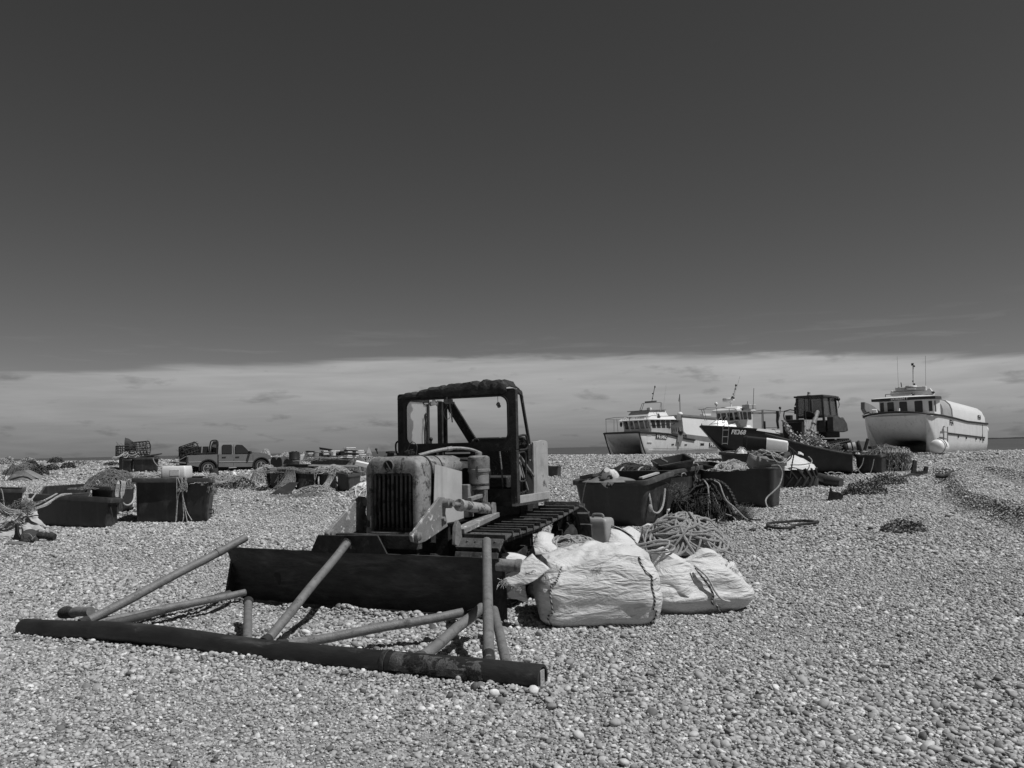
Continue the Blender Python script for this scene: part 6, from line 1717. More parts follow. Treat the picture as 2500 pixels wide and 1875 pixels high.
bush(69, 1139, .60, .42, 320, m_leafd, 'small bush behind the tarpaulin mound', 5)
bush(62, 1129, .80, .38, 320, m_leafl, 'pale flat bush on the crest at far left', 6)
bush(8, 1134, .8, .5, 320, m_leafl, 'pale bush at the left picture edge on the crest', 7)
bush(185, 1136, .85, .34, 360, m_leafl, 'pale straggly bush right of the cushion-shaped one', 8)
bush(222, 1131, .75, .18, 240, m_leafl, 'thin pale plant patch left of the stacked pots', 9)
bush(268, 1136, .70, .20, 260, m_leafd, 'flat dark plant mat close to the stacked pots', 10)
bush(4, 1126, .7, .3, 160, m_leafl, 'faint pale plant at the very left end of the crest', 12)
mm = MB(); c = gat(276, 1143, .05); mm.ball(c, (.4, .2, .06), 12, 6); o = mm.build('dark_stone', MAT('dark_stone', .05)); tag(o, 'flat dark slab on the shingle left of the pot-stacked tubs', 'stone', 'dark stones on the shingle')

# tubs with pots far back on the left
G_P = 'tubs with pots far back on the left'
d0 = gat(355, 1153).y
tP2 = tub('far dark tub under the round and cylindrical pots, right one of the pair', at(325, 1117, d0), at(386, 1116, d0), at(388, 1114, d0 + 1.1), taper=.93, group=G_P, seed=21, rimw=.05, rimh=.1)
tP1 = tub('far dark tub behind the pair, carrying the round pot', at(290, 1110, d0 + 2.2), at(330, 1110, d0 + 2.2), at(332, 1108, d0 + 3.3), taper=.95, group=G_P, seed=22, rimw=.04, rimh=.1)
tP3 = tub('low dark tub tipped forward left of the far pot tubs', at(299, 1121, d0 + .1), at(322, 1121, d0), at(326, 1118, d0 + .9), taper=.95, group=G_P, seed=23, rimw=.04, rimh=.08)
def cage(label, c, r, L_, rot, n=9, mat=None, m=6):
    t = thing('pot_cage', label, 'lobster pot', c, 0, 'lobster pots far back on the left', rot)
    w = MB()
    for k in range(n):
        a = 2*math.pi*k/n; w.tube([(-L_/2, r*math.cos(a), r*math.sin(a)), (L_/2, r*math.cos(a), r*math.sin(a))], .018, 4)
    for k in range(m):
        x = -L_/2 + L_*k/(m - 1); w.tube([(x, r*math.cos(2*math.pi*i/16), r*math.sin(2*math.pi*i/16)) for i in range(17)], .026 if k in (0, m-1) else .014, 4, caps=False)
    w.build('frame', mat or m_rust2, t, smooth=0)
    b = MB(); q = random.Random(5)
    for k in range(70):
        a = q.uniform(0, 6.28); x = q.uniform(-L_/2, L_/2); b.tube([(x, r*.97*math.cos(a), r*.97*math.sin(a)), (x + q.uniform(-.3, .3), r*.97*math.cos(a + .7), r*.97*math.sin(a + .7))], .007, 3, caps=False)
    b.build('netting', m_netd, t, smooth=0); return t
c = at(342, 1095, d0 + .7); cage('cylindrical open lobster pot lying on top of the far left tubs', c, .34, .75, (0, R(-4), R(6)))
c = at(307, 1101, d0 + 2.6); t = cage('round dark lobster pot sitting on the left far tub', c, .46, .5, (0, R(90), R(20)), 14, m=5); mm = MB(); dome(mm, (-.25, 0, 0), .44, .44, .5, 0, amp=.15, seed=4); mm.build('dark_core', m_netd, t)
net_heap('rags and net spilling between the two far pot tubs', at(320, 1112, d0 + .6) - V((0, 0, .1)), .6, .5, .28, m_netd, m_netl, 40, .02, 0, 63, seglen=.15)
mm = MB(); c = at(368, 1112, d0 + .5); mm.box(c, (.9, .6, .05), (.1, -.12, .1)); o = mm.build('board', m_rust, bevel=.01); tag(o, 'dark board lying on the far right pot tub under the cage', 'board')
rope_line('pale cord hanging on the right end of the far pot tubs', [at(*zl(a, b), d0 - .1) for a, b in ((1475, 275), (1490, 310), (1520, 345))], .02, m_rope, group='cords hanging on the left tubs')

# ------------------------------------------------------------------ middle distance between pickup and bulldozer
def zm(a, b): return (650 + a*.11302, 1080 + b*.11302)
G_M = 'fishing tubs in the middle distance'
dm = gat(*zm(700, 1035)).y
tM1 = tub('net-draped dark tub at the left end of the middle row', at(*zm(60, 585), dm + .6), at(*zm(620, 600), dm), at(*zm(660, 560), dm + 1.1), taper=.93, group=G_M, seed=31, rimh=.08)
tM2 = tub('dark tub with two cords on its front in the middle row', at(*zm(640, 610), dm + .1), at(*zm(1120, 640), dm + .3), at(*zm(1130, 600), dm + 1.3), taper=.93, group=G_M, seed=32, rimh=.08)
tM3 = tub('dark tub in the middle row with a tail of net over its corner', at(*zm(1140, 640), dm + .2), at(*zm(1400, 650), dm), at(*zm(1450, 610), dm + 1.1), taper=.92, group=G_M, seed=33, rimh=.08)
tM4 = tub('open dark tub in the middle row cut off by the bulldozer hood', at(*zm(1510, 640), dm - .4), at(*zm(1790, 690), dm - .9), at(*zm(2060, 640), dm + .3), taper=.93, group=G_M, seed=34, rimh=.09)
tM5 = tub('dark tub behind the net-draped one in the middle row', at(*zm(330, 540), dm + 2.5), at(*zm(1030, 545), dm + 2), at(*zm(1040, 470), dm + 3.4), taper=.95, group=G_M, seed=35, rimh=.09)
net_heap('fine net spread over the left tub of the middle row', at(*zm(350, 590), dm + .6) - V((0, 0, .06)), .66, .5, .12, m_net, m_net, 160, .008, 0, 71, seglen=.1)
net_heap('pale net heaped between two middle tubs', at(*zm(1400, 610), dm + .6) - V((0, 0, .08)), .62, .4, .24, m_net, m_netl, 150, .009, 0, 72, seglen=.1)
net_heap('net lying flat along the front rims of the middle row', at(*zm(850, 600), dm + .5) - V((0, 0, .05)), .45, .3, .09, m_net, m_net, 80, .008, 0, 73, seglen=.1)
q = random.Random(17)
def hang(label, tops, length, n, r, mat, out, spread, flare):
    mm = MB(); drape(mm, tops, length, n, r, q, out, spread, flare); o = mm.build('hanging_net', mat, smooth=0); tag(o, label, 'fishing net', 'nets hanging down tub fronts'); return o
hang('fine net hanging over the front of the left middle tub', [at(*zm(240, 580), dm + .2), at(*zm(450, 580), dm)], .62, 150, .006, m_net, (0, -1, 0), .06, .06)
hang('long net trailing down to the ground at the corner of the left middle tub', [at(*zm(480, 590), dm - .1), at(*zm(620, 600), dm - .15)], .80, 260, .007, m_net, (-.4, -.9, 0), .22, .42)
hang('fringed net hanging over the tub corner in the middle row', [at(*zm(1370, 680), dm - .1), at(*zm(1500, 700), dm - .2)], .62, 200, .007, m_netl, (-.3, -.9, 0), .18, .22)
hang('net strands hanging at the left end of the middle row', [at(*zm(30, 560), dm + .3), at(*zm(70, 590), dm + .3)], .50, 40, .009, m_netd, (0, -1, 0), .04, .03)
for i, pts in enumerate((((1035, 610), (1040, 760), (1050, 850), (1000, 985)), ((1080, 610), (1075, 730), (1048, 850), (1055, 990)))):
    rope_line(['left cord on the dark middle tub, curling left at its foot', 'right cord on the dark middle tub, crossing the other'][i], [at(*zm(a, b), dm) for a, b in pts], .012, m_rope, group='cords on the middle tubs')
c = gat(*zm(330, 1130)); mm = MB(); mm.plate([c + V((-.34, 0, .02)), c + V((.25, 0, .02)), c + V((.42, .25, .34)), c + V((.16, .25, .34))], .02); o = mm.build('dark_board', m_tub2, bevel=.004); tag(o, 'dark wedge shaped panel leaning at the foot of the trailing middle net', 'panel')
c = gat(*zm(1010, 1100)); mm = MB(); coil_heap(mm, (0, 0, 0), .62, .35, .20, 30, .012, q); o = mm.build('rope_coil', m_rope); o.location = (c.x, c.y + .35, c.z); tag(o, 'loose rope coil on the shingle in front of the middle tubs', 'rope', 'ropes lying on the shingle')
c = gat(*zm(850, 1170)); net_heap('flat strip of net on the shingle nearest the camera before the middle tubs', (c.x, c.y + .1, c.z), .62, .35, .07, m_net, m_net, 90, .007, .3, 74, seglen=.1)
c = gat(*zm(1960, 1190)); net_heap('white rag and net pile on the shingle left of the bulldozer nose', (c.x + .2, c.y + .5, c.z), .65, .5, .36, m_netl, m_white, 90, .012, 0, 75, seglen=.1, name='rag_pile', cat='rags', group='rags')
c = gat(*zm(230, 1020)); leafy('small dark plant at the foot of the left middle tub', (c.x, c.y + .3, c.z), .42, .3, .26, 300, .06, m_leafd, 21)
c = gat(580, 1195); leafy('ragged dark plant in front of the pickup truck', (c.x, c.y + .3, c.z), .50, .4, .34, 420, .06, m_leafd, 22)
c = gat(560, 1192); leafy('low dark plant left of the ragged one in front of the pickup', (c.x - .2, c.y + .4, c.z), .4, .3, .18, 240, .06, m_leafd, 24)
c = gat(640, 1201); leafy('tiny plant on open shingle near the left middle tub', (c.x, c.y + .2, c.z), .25, .2, .16, 160, .05, m_leafd, 23)
c = gat(570, 1182); net_heap('net heap with a white rag on it in front of the pickup', (c.x - .3, c.y + .7, c.z), .85, .5, .34, m_net, m_netl, 110, .010, 0, 76, seglen=.12)
mm = MB(); dome(mm, (0, 0, 0), .22, .2, .38, 0, seed=8, amp=.3); c = gat(567, 1180); o = mm.build('white_rag', m_white, smooth=60); o.location = (c.x, c.y + .4, c.z); tag(o, 'white rag standing up in the net heap before the pickup', 'rag', 'rags')
c = gat(608, 1180); net_heap('crumpled white sheet and net right of the pickup net heap', (c.x, c.y + .5, c.z), .42, .3, .24, m_white, m_netl, 40, .01, 0, 77, name='white_rag', cat='rag', group='rags', seglen=.08)
c = gat(637, 1180); net_heap('tall heap of rope and net at the left end of the middle row', (c.x, c.y + .6, c.z), .55, .4, .62, m_net, m_netl, 130, .012, .5, 78, seglen=.12)
mm = MB(); c = gat(522, 1170); mm.tube([c + V((0, .1, -.05)), c + V((-.05, .1, .42))], [.2, .17], 12); o = mm.build('wooden_post', m_rust, bevel=.01); tag(o, 'short thick dark post behind the right end of the big left tub', 'post')

# barrel, trailer, boxes on the skyline
db = 36.5
c = at(*zm(605, 470), db); c.z = ground(c.x, c.y); zt = at(*zm(605, 205), db).z
t = thing('oil_barrel', 'dark oil barrel standing on the shingle right of the pickup', 'barrel', c); h = zt - c.z
mm = MB(); mm.lathe([(.20, 0), (.225, .01), (.225, h*.33), (.235, h*.34), (.225, h*.36), (.225, h*.66), (.235, h*.67), (.225, h*.69), (.225, h - .01), (.21, h), (.20, h - .02)], 24); mm.build('drum', m_tub2, t, smooth=40)
mm = MB(); mm.ball((-.02, 0, h + .02), (.12, .08, .035), 10, 6); mm.ball((.09, 0, h + .03), (.06, .05, .04), 8, 6); mm.build('lid_clutter', m_net, t)
dtz = 39.5
t = thing('boat_trailer', 'pale low trailer body with three dark round arches right of the pickup bonnet', 'trailer', gat(*zm(330, 480)) if False else V((at(*zm(330, 480), dtz).x, dtz, ground(at(*zm(330, 480), dtz).x, dtz))), R(-4))
def lt(a, b): p = LP(t, *zm(a, b), 'y', 0); return (p.x, p.z)
mm = MB(); mm.prism([lt(a, b) for a, b in ((90, 470), (90, 330), (120, 295), (330, 285), (500, 290), (560, 340), (560, 470))], 'y', 0, 1.2); mm.build('trailer_body', MAT('pale_trailer', .26, .6, .2, 5, patch=.15, pscale=5), t, bevel=.02)
for (a, b, r) in ((160, 400, 58), (280, 410, 62), (450, 460, 75)):
    x, z = lt(a, b); rr_2 = abs(lt(a + r, b)[0] - x); mm = MB()
    mm.prism([(x + rr_2*math.cos(th), z + rr_2*1.35*math.sin(th)) for th in [math.pi*k/14 for k in range(15)]] + [(x - rr_2, z - .3), (x + rr_2, z - .3)], 'y', -.02, .05); mm.build('arch', m_black, t)
for i, (a, b, rx, h) in enumerate(((430, 280, 60, 110), (355, 280, 28, 90), (790, 350, 65, 170))):
    c = at(*zm(a, b), 38.6); s = rx*.11302/2000*38.6; net_heap(['bright white net bundle on the pale trailer, next to the barrel', 'small white bundle at the left on the pale trailer', 'grey and white net bundle just right of the barrel'][i], c - V((0, 0, .05)), s, s, h*.11302/2000*38.6, m_netl, m_netl, 50, .010, 0, 80 + i, seglen=.1, name='net_bundle', group='net bundles on the skyline', amp=.2)
mm = MB(); mm.box(at(*zm(805, 335), 38), (.28, .2, .3)); o = mm.build('white_tub', m_white, bevel=.03); tag(o, 'small white container at the foot of the grey net bundle by the barrel', 'container')
# long dark trough
dtq = 33.5
p0, p1 = at(*zm(930, 350), dtq), at(*zm(1760, 375), dtq - 1.0)
tub('long low dark trough below the stacked fish boxes', p0, p1, p1 + V((.2, .9, .04)), taper=.96, group=G_M, seed=36, rimw=.03, rimh=.05, H=.50)
net_heap('flat net on the rim of the long trough', (p0 + p1)/2 + V((-.3, .4, -.05)), .8, .3, .12, m_netd, m_net, 50, .012, 0, 85, seglen=.12)
net_heap('grey net heap at the right end of the long trough', at(*zm(1900, 540), dm + 2.6) - V((0, 0, .25)), .52, .4, .54, m_net, m_net, 160, .010, 0, 86, seglen=.1)
mm = MB(); mm.box(at(*zm(2070, 470), dm + 1.4), (.42, .3, .14), (.1, .25, .1)); o = mm.build('white_board', m_white, bevel=.015); tag(o, 'white block lying on the net heap just left of the bulldozer hood', 'block')
# stacked fish boxes, each a thing
m_fbw = MAT('white_fish_box', .78, .5, .1, 8, bump=.05, patch=.3, pscale=7, pth=(.6, .7)); m_fbd = MAT('dark_fish_box', .03, .5, .3, 8, bump=.05); m_fbg = MAT('grey_fish_box', .30, .6, .2, 8, bump=.1)
fb0 = None
def fbox(label, a, b, w, h, d, mat, rz=0.0, tilt=0.0, ln=.45):
    """box whose front top-left pixel region is centred at (a,b) in the middle zoom"""
    rz = .55 if mat is m_fbw else rz + .3
    c = at(*zm(a, b), d); sx, sz = w*.11302/2000*d, h*.11302/2000*d
    t = thing('fish_box', label, 'fish box', c, 0, 'stacked fish boxes on the skyline', (0, tilt, rz))
    m = MB(); o_ = []
    for z, k in ((-sz/2, .93), (sz/2, 1.0), (sz/2, .92), (-sz/2 + .02, .86)):
        o_.append([V((x*k, y*k, z)) for x, y in rrect(sx/2, ln/2, .03, 2)])
    m.loft(o_); m.build('box_body', mat, t, smooth=30)
    r_ = MB(); o_ = []
    for z, k in ((sz/2 - .035, 1.0), (sz/2 - .035, 1.035), (sz/2, 1.035), (sz/2 + .003, .95)): o_.append([V((x*k, y*k, z)) for x, y in rrect(sx/2, ln/2, .03, 2)])
    r_.loft(o_, cap0=False, cap1=False); r_.build('rim', mat, t, smooth=30)
    return t
ds = 38.0
W_, D_, G_ = m_fbw, m_fbd, m_fbg
lst = [
 ('top dark box in the first stack right of the net bundle', 950, 205, 170, 40, ds, D_, .1, .06), ('middle pale box in the first stack right of the net bundle', 960, 245, 170, 40, ds, W_, .05, 0), ('bottom grey box in the first stack right of the net bundle', 940, 290, 180, 44, ds, G_, .0, 0),
 ('pale upright box end between the first and second stacks', 1085, 250, 100, 100, ds - .2, G_, 0, 0),
 ('dark tilted box lying across the top of the second stack', 1285, 150, 270, 46, ds, D_, -.1, .17), ('upper white box in the second stack under the tilted dark one', 1285, 200, 160, 38, ds, W_, -.05, .02), ('lower white box in the second stack', 1285, 258, 150, 34, ds, W_, .05, .0), ('dark box at the bottom of the second stack', 1280, 298, 190, 40, ds + .1, D_, 0, 0), ('dark box end left of the lower second stack', 1170, 260, 80, 70, ds, D_, 0, 0),
 ('pale box on top of the third stack', 1465, 195, 200, 34, ds, W_, 0, 0), ('white box standing on end in the third stack', 1440, 245, 70, 80, ds - .1, W_, 0, 0), ('dark box beside the upright white one in the third stack', 1515, 255, 90, 50, ds, D_, 0, 0), ('grey box at the bottom of the third stack', 1460, 300, 190, 36, ds + .1, G_, 0, 0),
 ('topmost white box crowning the tall fourth stack', 1795, 135, 215, 48, ds - .6, W_, 0, .01), ('dark box just under the crown of the tall fourth stack', 1830, 185, 260, 34, ds - .6, D_, -.35, .05), ('upper white box of the tall fourth stack, turned', 1845, 215, 240, 30, ds - .6, W_, -.35, .05), ('dark box in the middle of the tall fourth stack', 1840, 252, 250, 40, ds - .6, D_, -.35, .05), ('lower white box of the tall fourth stack', 1840, 293, 250, 32, ds - .6, W_, -.35, .05), ('bottom white box of the tall fourth stack', 1830, 330, 250, 28, ds - .6, W_, -.35, .05), ('dark box end at the left of the tall fourth stack', 1640, 235, 120, 90, ds, D_, .2, 0),
 ('top white box of the fifth stack at the right end', 2000, 183, 150, 30, ds, W_, 0, 0), ('second white box of the fifth stack at the right end', 2025, 222, 130, 36, ds, W_, 0, 0), ('third white box of the fifth stack, wider than those above', 2045, 275, 160, 46, ds, W_, 0, .03), ('bottom pale box of the fifth stack', 2050, 320, 150, 34, ds, G_, 0, 0)]
for a in lst: fbox(*a)
net_heap('dark scrap heap right of the fish boxes, just left of the bulldozer hood', at(*zm(2200, 370), 37) - V((0, 0, .1)), .5, .4, .26, m_netd, m_rope, 60, .016, 0, 88, seglen=.14, name='scrap_heap', cat='scrap', group='')
mm = MB(); mm.tube([at(922, 1108, 37), at(919, 1098, 37)], .03, 6); mm.ball(at(918.5, 1097, 37), .06, 8, 6); o = mm.build('lever_post', m_rust2); tag(o, 'thin dark post standing in the scrap heap left of the bulldozer hood', 'post')
mm = MB(); mm.box(at(*zm(1460, 510), dm + 1.9), (1.6, .5, .03), (.06, .04, 0)); o = mm.build('board', m_dusty, bevel=.004); tag(o, 'grey board lying across tubs behind the pale middle net', 'board')
# ------------------------------------------------------------------ boats drawn up on the crest
m_bw = MAT('white_boat_gelcoat', .66, .35, .06, 2, bump=.03, bscale=3, streak=.36)
m_bw2 = MAT('white_boat_house', .68, .35, .05, 2, bump=.03, bscale=3)
m_bb = MAT('black_boat_paint', .018, .3, .25, 2, bump=.03, bscale=3)
m_bg = MAT('grey_boat_paint', .20, .5, .15, 2, bump=.05)
m_dk = MAT('dark_boat_trim', .02, .5, .2, 5, bump=0)
m_al = MAT('boat_rail_metal', .20, .4, .2, 5, bump=0)
m_letter_w = MAT('white_lettering', .70, .6, .03, 5, bump=0); m_letter_b = MAT('black_lettering', .015, .6, .03, 5, bump=0)
m_gl = GLASS('boat_glass', .025)

def pw(pts):
    pts = sorted((p[0], p[1]) for p in pts)
    def f(x):
        if x <= pts[0][0]:
            (a, b), (c, d) = pts[0], pts[1]
        elif x >= pts[-1][0]:
            (a, b), (c, d) = pts[-2], pts[-1]
        else:
            for i in range(len(pts) - 1):
                if pts[i][0] <= x <= pts[i+1][0]:
                    (a, b), (c, d) = pts[i], pts[i+1]; break
        return b + (d - b)*(x - a)/max(1e-6, c - a)
    return f

def boat(label, px, d, alpha, Ls, By, zbase):
    """origin at the stern; local x to the bow, y to port; the port stem sits at photo pixel column px, distance d"""
    c, s = math.cos(R(alpha)), math.sin(R(alpha)); P = V(((px - 1250)/2000*d, d, 0))
    o = P - V((-c, -s, 0))*Ls - V((s, -c, 0))*By
    return thing('fishing_boat', label, 'fishing boat', (o.x, o.y, zbase), math.atan2(-s, -c), 'fishing boats drawn up on the crest')

def cat_hull(t, L_, hb, zs, t0, nose, rake, mat, crown=0.0, pw_=1.4):
    rings = []
    for j in range(27):
        x = L_*(1 - (1 - j/26)**1.6); S = zs(x)
        k = max(0, (x - (L_ - rake))/rake); kz = -.25 + (S + .25)*k**1.3
        n_ = max(0, (x - (L_ - nose))/nose); tz = t0 + (S - t0)*n_**pw_
        kw = .42*(1 - k) + .02; iw = .95*(1 - n_*.85)
        S0 = S + crown*min(1, max(0, (x - L_ + 3)/3))
        half = [(hb, S), (hb - .01, S*.75 + kz*.25), (hb - .06*(1 - k), kz + (S - kz)*.42), (hb - .16*(1 - k), kz + (S - kz)*.18), (hb - kw, kz), (hb - kw*1.5, kz + (tz - kz)*.35), (hb - iw*.9, kz + (tz - kz)*.75), (hb - iw - .2, max(kz, tz - .05)), (hb*.3, tz)]
        top = [(hb*.5, S0*.8 + S*.2), (0, S0)]
        ring = [V((x, y, z)) for y, z in half] + [V((x, -y, z)) for y, z in half[::-1]] + [V((x, -hb*.5, top[0][1])), V((x, 0, S0)), V((x, hb*.5, top[0][1]))]
        rings.append(ring)
    m = MB(); m.loft(rings); m.build('hull', mat, t, smooth=35)
    return rings

def facewin(mb, A, B, C_, D, u0, u1, v0, v1, off=.012, r=.12):
    A, B, C_, D = map(V, (A, B, C_, D)); n = (B - A).cross(D - A).normalized()
    def q(u, v): return (A*(1-u) + B*u)*(1-v) + (D*(1-u) + C_*u)*v
    cu, cv, hu, hv = (u0+u1)/2, (v0+v1)/2, (u1-u0)/2, (v1-v0)/2
    pts = [q(cu + hu*a, cv + hv*b) for a, b in rrect(1, 1, r*2, 3)]
    a = [p + n*off for p in pts]; b = [p - n*.02 for p in pts]; k = len(a)
    mb.add(a + b, [tuple(range(k)), tuple(range(k, 2*k))[::-1]] + [(i, k+i, k+(i+1) % k, (i+1) % k) for i in range(k)])

def win(t, name, A, B, C_, D, u0, u1, v0, v1, mat=None, off=.012, r=.12):
    m = MB(); facewin(m, A, B, C_, D, u0, u1, v0, v1, off, r); return m.build(name, mat or m_gl, t, smooth=0)

def pole(t, name, pts, r, mat=None, n=6):
    m = MB(); m.tube([V(p) for p in pts], r, n); return m.build(name, mat or m_al, t)

def rails(t, name, paths, r=.02, mat=None):
    m = MB()
    for p in paths: m.tube([V(q) for q in p], r, 5)
    return m.build(name, mat or m_al, t, smooth=60)

def radar(t, c, r, h):
    m = MB(); m.lathe([(r*.5, 0), (r*.9, h*.12), (r, h*.3), (r, h*.75), (r*.92, h*.95), (r*.5, h)], 20, Matrix.Translation(c)); return m.build('radar', m_bw2, t, smooth=40)

# ================= FE382, white catamaran on the left
def b1(a, b): return (1460 + a*.13562, 940 + b*.13562)
BT = boat('white catamaran fishing boat with a long row of windows, left of the black hull', 1558, 58, 35, 9.5, 1.87, .92)
def l1(a, b, ax='y', v=1.87): return LP(BT, *b1(a, b), ax, v)
hb = 1.87
sh = pw([(p.x, p.z) for p in (l1(725, 850), l1(1000, 862), l1(1280, 885), l1(1600, 968), l1(2050, 1040))])
L1_ = 9.5
cat_hull(BT, L1_, hb, sh, .55, 2.6, .75, m_bw, crown=.05, pw_=1.5)
m = MB(); xs = [3.9 + (L1_ - 3.9)*i/20 for i in range(21)]
path = [V((x, hb + .03, sh(x))) for x in xs] + [V((L1_ + .06, y, sh(L1_) + .01)) for y in (1.6, .8, 0, -.8, -1.6)] + [V((x, -hb - .03, sh(x))) for x in xs[::-1]]
m.tube(path, .075, 8); m.build('rubbing_strake', m_dk, BT)
for s in (1, -1):
    k = MB(); k.tube([V((L1_ - .75*(1 - f**.77) + .03, s*(hb - .02), -.25 + (sh(L1_) + .25)*f)) for f in (0, .15, .3, .5, .75, 1)], .05, 6); k.build('stem_guard', m_dk, BT)
# grey bulwark band and shelter deck aft
A, B, C_, D = l1(1600, 965), l1(2050, 1036), l1(2050, 940), l1(1600, 885)
m = MB(); m.plate([A, B, C_, D], .06); m.plate([p - V((0, 2*hb - .05, 0)) for p in (A, B, C_, D)], .06); m.build('bulwark', m_bg, BT)
m = MB(); pA, pB, pC, pD, pE, pF = l1(1540, 830, 'y', 1.80), l1(1600, 895, 'y', 1.82), l1(2050, 950, 'y', 1.82), l1(2130, 960, 'y', 1.82), l1(2130, 616, 'y', 1.60), l1(1510, 568, 'y', 1.60)
poly = [pA, pB, pC, pD, pE, pF]; n0 = len(poly); r0 = [V((p.x, p.y, p.z)) for p in poly]; r1 = [V((p.x, -p.y, p.z)) for p in poly]
m.add(r0 + r1, [tuple(range(n0)), tuple(range(n0, 2*n0))[::-1]] + [(i, (i+1) % n0, n0 + (i+1) % n0, n0 + i) for i in range(n0)]); m.build('shelter', m_bw2, BT, smooth=30)
m = MB(); q0, q1 = l1(1510, 545, 'y', 1.62), l1(2130, 596, 'y', 1.62); m.beam(q0 - V((0, .2, 0)), q1 - V((0, .2, 0)), .5, .14); m.build('shelter_edge', m_bg, BT)
m = MB(); m.box(l1(1935, 540, 'y', 1.2), (.9, .35, .18)); m.build('liferaft', m_bw2, BT, bevel=.04)
# wheelhouse with forward-leaning windows
wy = 1.45
fx0 = l1(965, 790, 'y', wy).x; fx1 = l1(955, 620, 'y', wy).x; zb = l1(965, 790, 'y', wy).z; zt = l1(955, 620, 'y', wy).z
bx = l1(1310, 700, 'y', wy).x
fc = [V((fx0, -wy, zb)), V((fx0, wy, zb)), V((fx1 + .16, wy, zt)), V((fx1 + .16, -wy, zt))]
sd = [V((fx0, wy, zb)), V((bx, wy, zb)), V((bx, wy, zt)), V((fx1 + .16, wy, zt))]
m = MB(); bot = [V((fx0 + .1, wy, sh(fx0) - .1)), V((bx, wy, sh(bx) - .1)), V((bx, -wy, sh(bx) - .1)), V((fx0 + .1, -wy, sh(fx0) - .1))]
mid_ = [V((fx0, wy, zb)), V((bx, wy, zb)), V((bx, -wy, zb)), V((fx0, -wy, zb))]; tp_2 = [V((fx1 + .16, wy, zt)), V((bx, wy, zt)), V((bx, -wy, zt)), V((fx1 + .16, -wy, zt))]
m.loft([bot, mid_, tp_2]); m.build('wheelhouse', MAT('greyish_house', .42, .4, .08, 3, bump=.03), BT, smooth=20)
for k in range(5): win(BT, 'window', *fc, .05 + .19*k, .19 + .19*k, .08, .92, r=.05)
for k in range(4): win(BT, 'window', *sd, .05 + .24*k, .23 + .24*k, .10, .92, r=.05)
# brow with the name, upper cabin
zr_ = l1(960, 545, 'y', wy).z
m = MB(); b4 = [V((fx1 + .42, wy + .12, zt)), V((bx - .5, wy + .12, zt)), V((bx - .5, -wy - .12, zt)), V((fx1 + .42, -wy - .12, zt))]; t4 = [V((fx1 - .12, wy - .05, zr_)), V((bx - .5, wy - .1, zr_ - .05)), V((bx - .5, -wy + .1, zr_ - .05)), V((fx1 - .12, -wy + .05, zr_))]
m.loft([b4, t4]); m.build('brow', m_bw2, BT, smooth=20)
e1 = (t4[3] + t4[0])/2; e0 = (b4[3] + b4[0])/2; zd = (e1 - e0)
put_text('LA CALLOUSHEN', .30, m_letter_b, BT, (e0 + e1)/2 + V((.07, -.15, .03)), (0, 1, 0), tuple(zd), name='boat_name', depth=.004, shear=.25, bold=.004)
uc = [l1(1000, 470, 'y', .9)]; ux0, ux1 = fx1 - .35, bx + .1; zu = l1(960, 462, 'y', .9).z
m = MB(); m.loft([[V((ux0 + .35, 1.15, zr_ - .03)), V((ux1 - .2, 1.15, zr_ - .05)), V((ux1 - .2, -1.15, zr_ - .05)), V((ux0 + .35, -1.15, zr_ - .03))], [V((ux0, 1.0, zu)), V((ux1, 1.0, zu + .04)), V((ux1, -1.0, zu + .04)), V((ux0, -1.0, zu))]]); m.build('upper_cabin', m_bw2, BT, smooth=20)
m = MB(); m.loft([[V((ux0 + .15, 1.12, zu)), V((ux1, 1.12, zu + .04)), V((ux1, -1.25, zu + .04)), V((ux0 + .15, -1.25, zu))], [V((ux0 + .15, 1.12, zu + .05)), V((ux1, 1.12, zu + .09)), V((ux1, -1.25, zu + .09)), V((ux0 + .15, -1.25, zu + .05))]]); m.build('cabin_roof', m_bg, BT, smooth=20)
X = (ux0 + ux1)/2
def lx(a, b): return l1(a, b, 'x', X)
radar(BT, lx(925, 480) , .19, .30)
rails(BT, 'gantry', [(lx(740, 490), lx(795, 335), lx(850, 325), lx(1130, 312), lx(1115, 470)), (lx(775, 490), lx(825, 335)), (lx(1150, 470), lx(1145, 315)), (lx(750, 455), lx(785, 452))], .022)
m = MB(); m.beam(lx(850, 308), lx(1055, 292), .08, .10); m.build('light_bar', m_bg, BT)
pole(BT, 'mast', (lx(970, 290), lx(1022, 30)), .022, m_dk); m = MB(); m.ball(lx(1024, 32), (.05, .05, .09), 8, 6); m.ball(lx(985, 155), (.06, .06, .05), 8, 6); m.ball(lx(982, 240), (.05, .05, .06), 8, 6); m.build('mast_lamps', m_dk, BT)
pole(BT, 'aerial', (lx(1170, 450), lx(1228, -10)), .010, m_bw2); pole(BT, 'aerial', (lx(1120, 460), lx(1126, 400)), .03, m_bw2)
m = MB(); m.prism([(-.16, 0), (.16, 0), (.03, .30)], 'y', -.02, .02, Matrix.Translation(l1(1098, 582, 'y', 1.5))); m.build('horn', m_dk, BT)
# rails round the foredeck
zrail = .95
rp = [V((x, hb - .05, sh(x))) for x in (4.2, 5.6, 7.0, 8.4)]
rails(BT, 'foredeck_rail', [[l1(1330, 560, 'y', 1.75), l1(1110, 560, 'y', 1.8), l1(980, 548, 'y', 1.8), V((8.6, 1.75, l1(540, 552, 'y', 1.8).z - .1)), V((9.5, .9, 2.7)), V((9.6, -.6, 2.72)), V((9.4, -1.8, 2.65)), V((7.6, -1.85, 2.6)), V((5.6, -1.8, 2.55))]] + [[V((x, y, sh(x))), V((x + dx, y*.97, 2.62))] for x, y, dx in ((9.4, -1.75, .05), (8.6, -1.8, 0), (7.5, -1.8, 0), (9.45, -.4, .1), (9.45, .9, .05), (8.5, 1.78, .1))], .022)
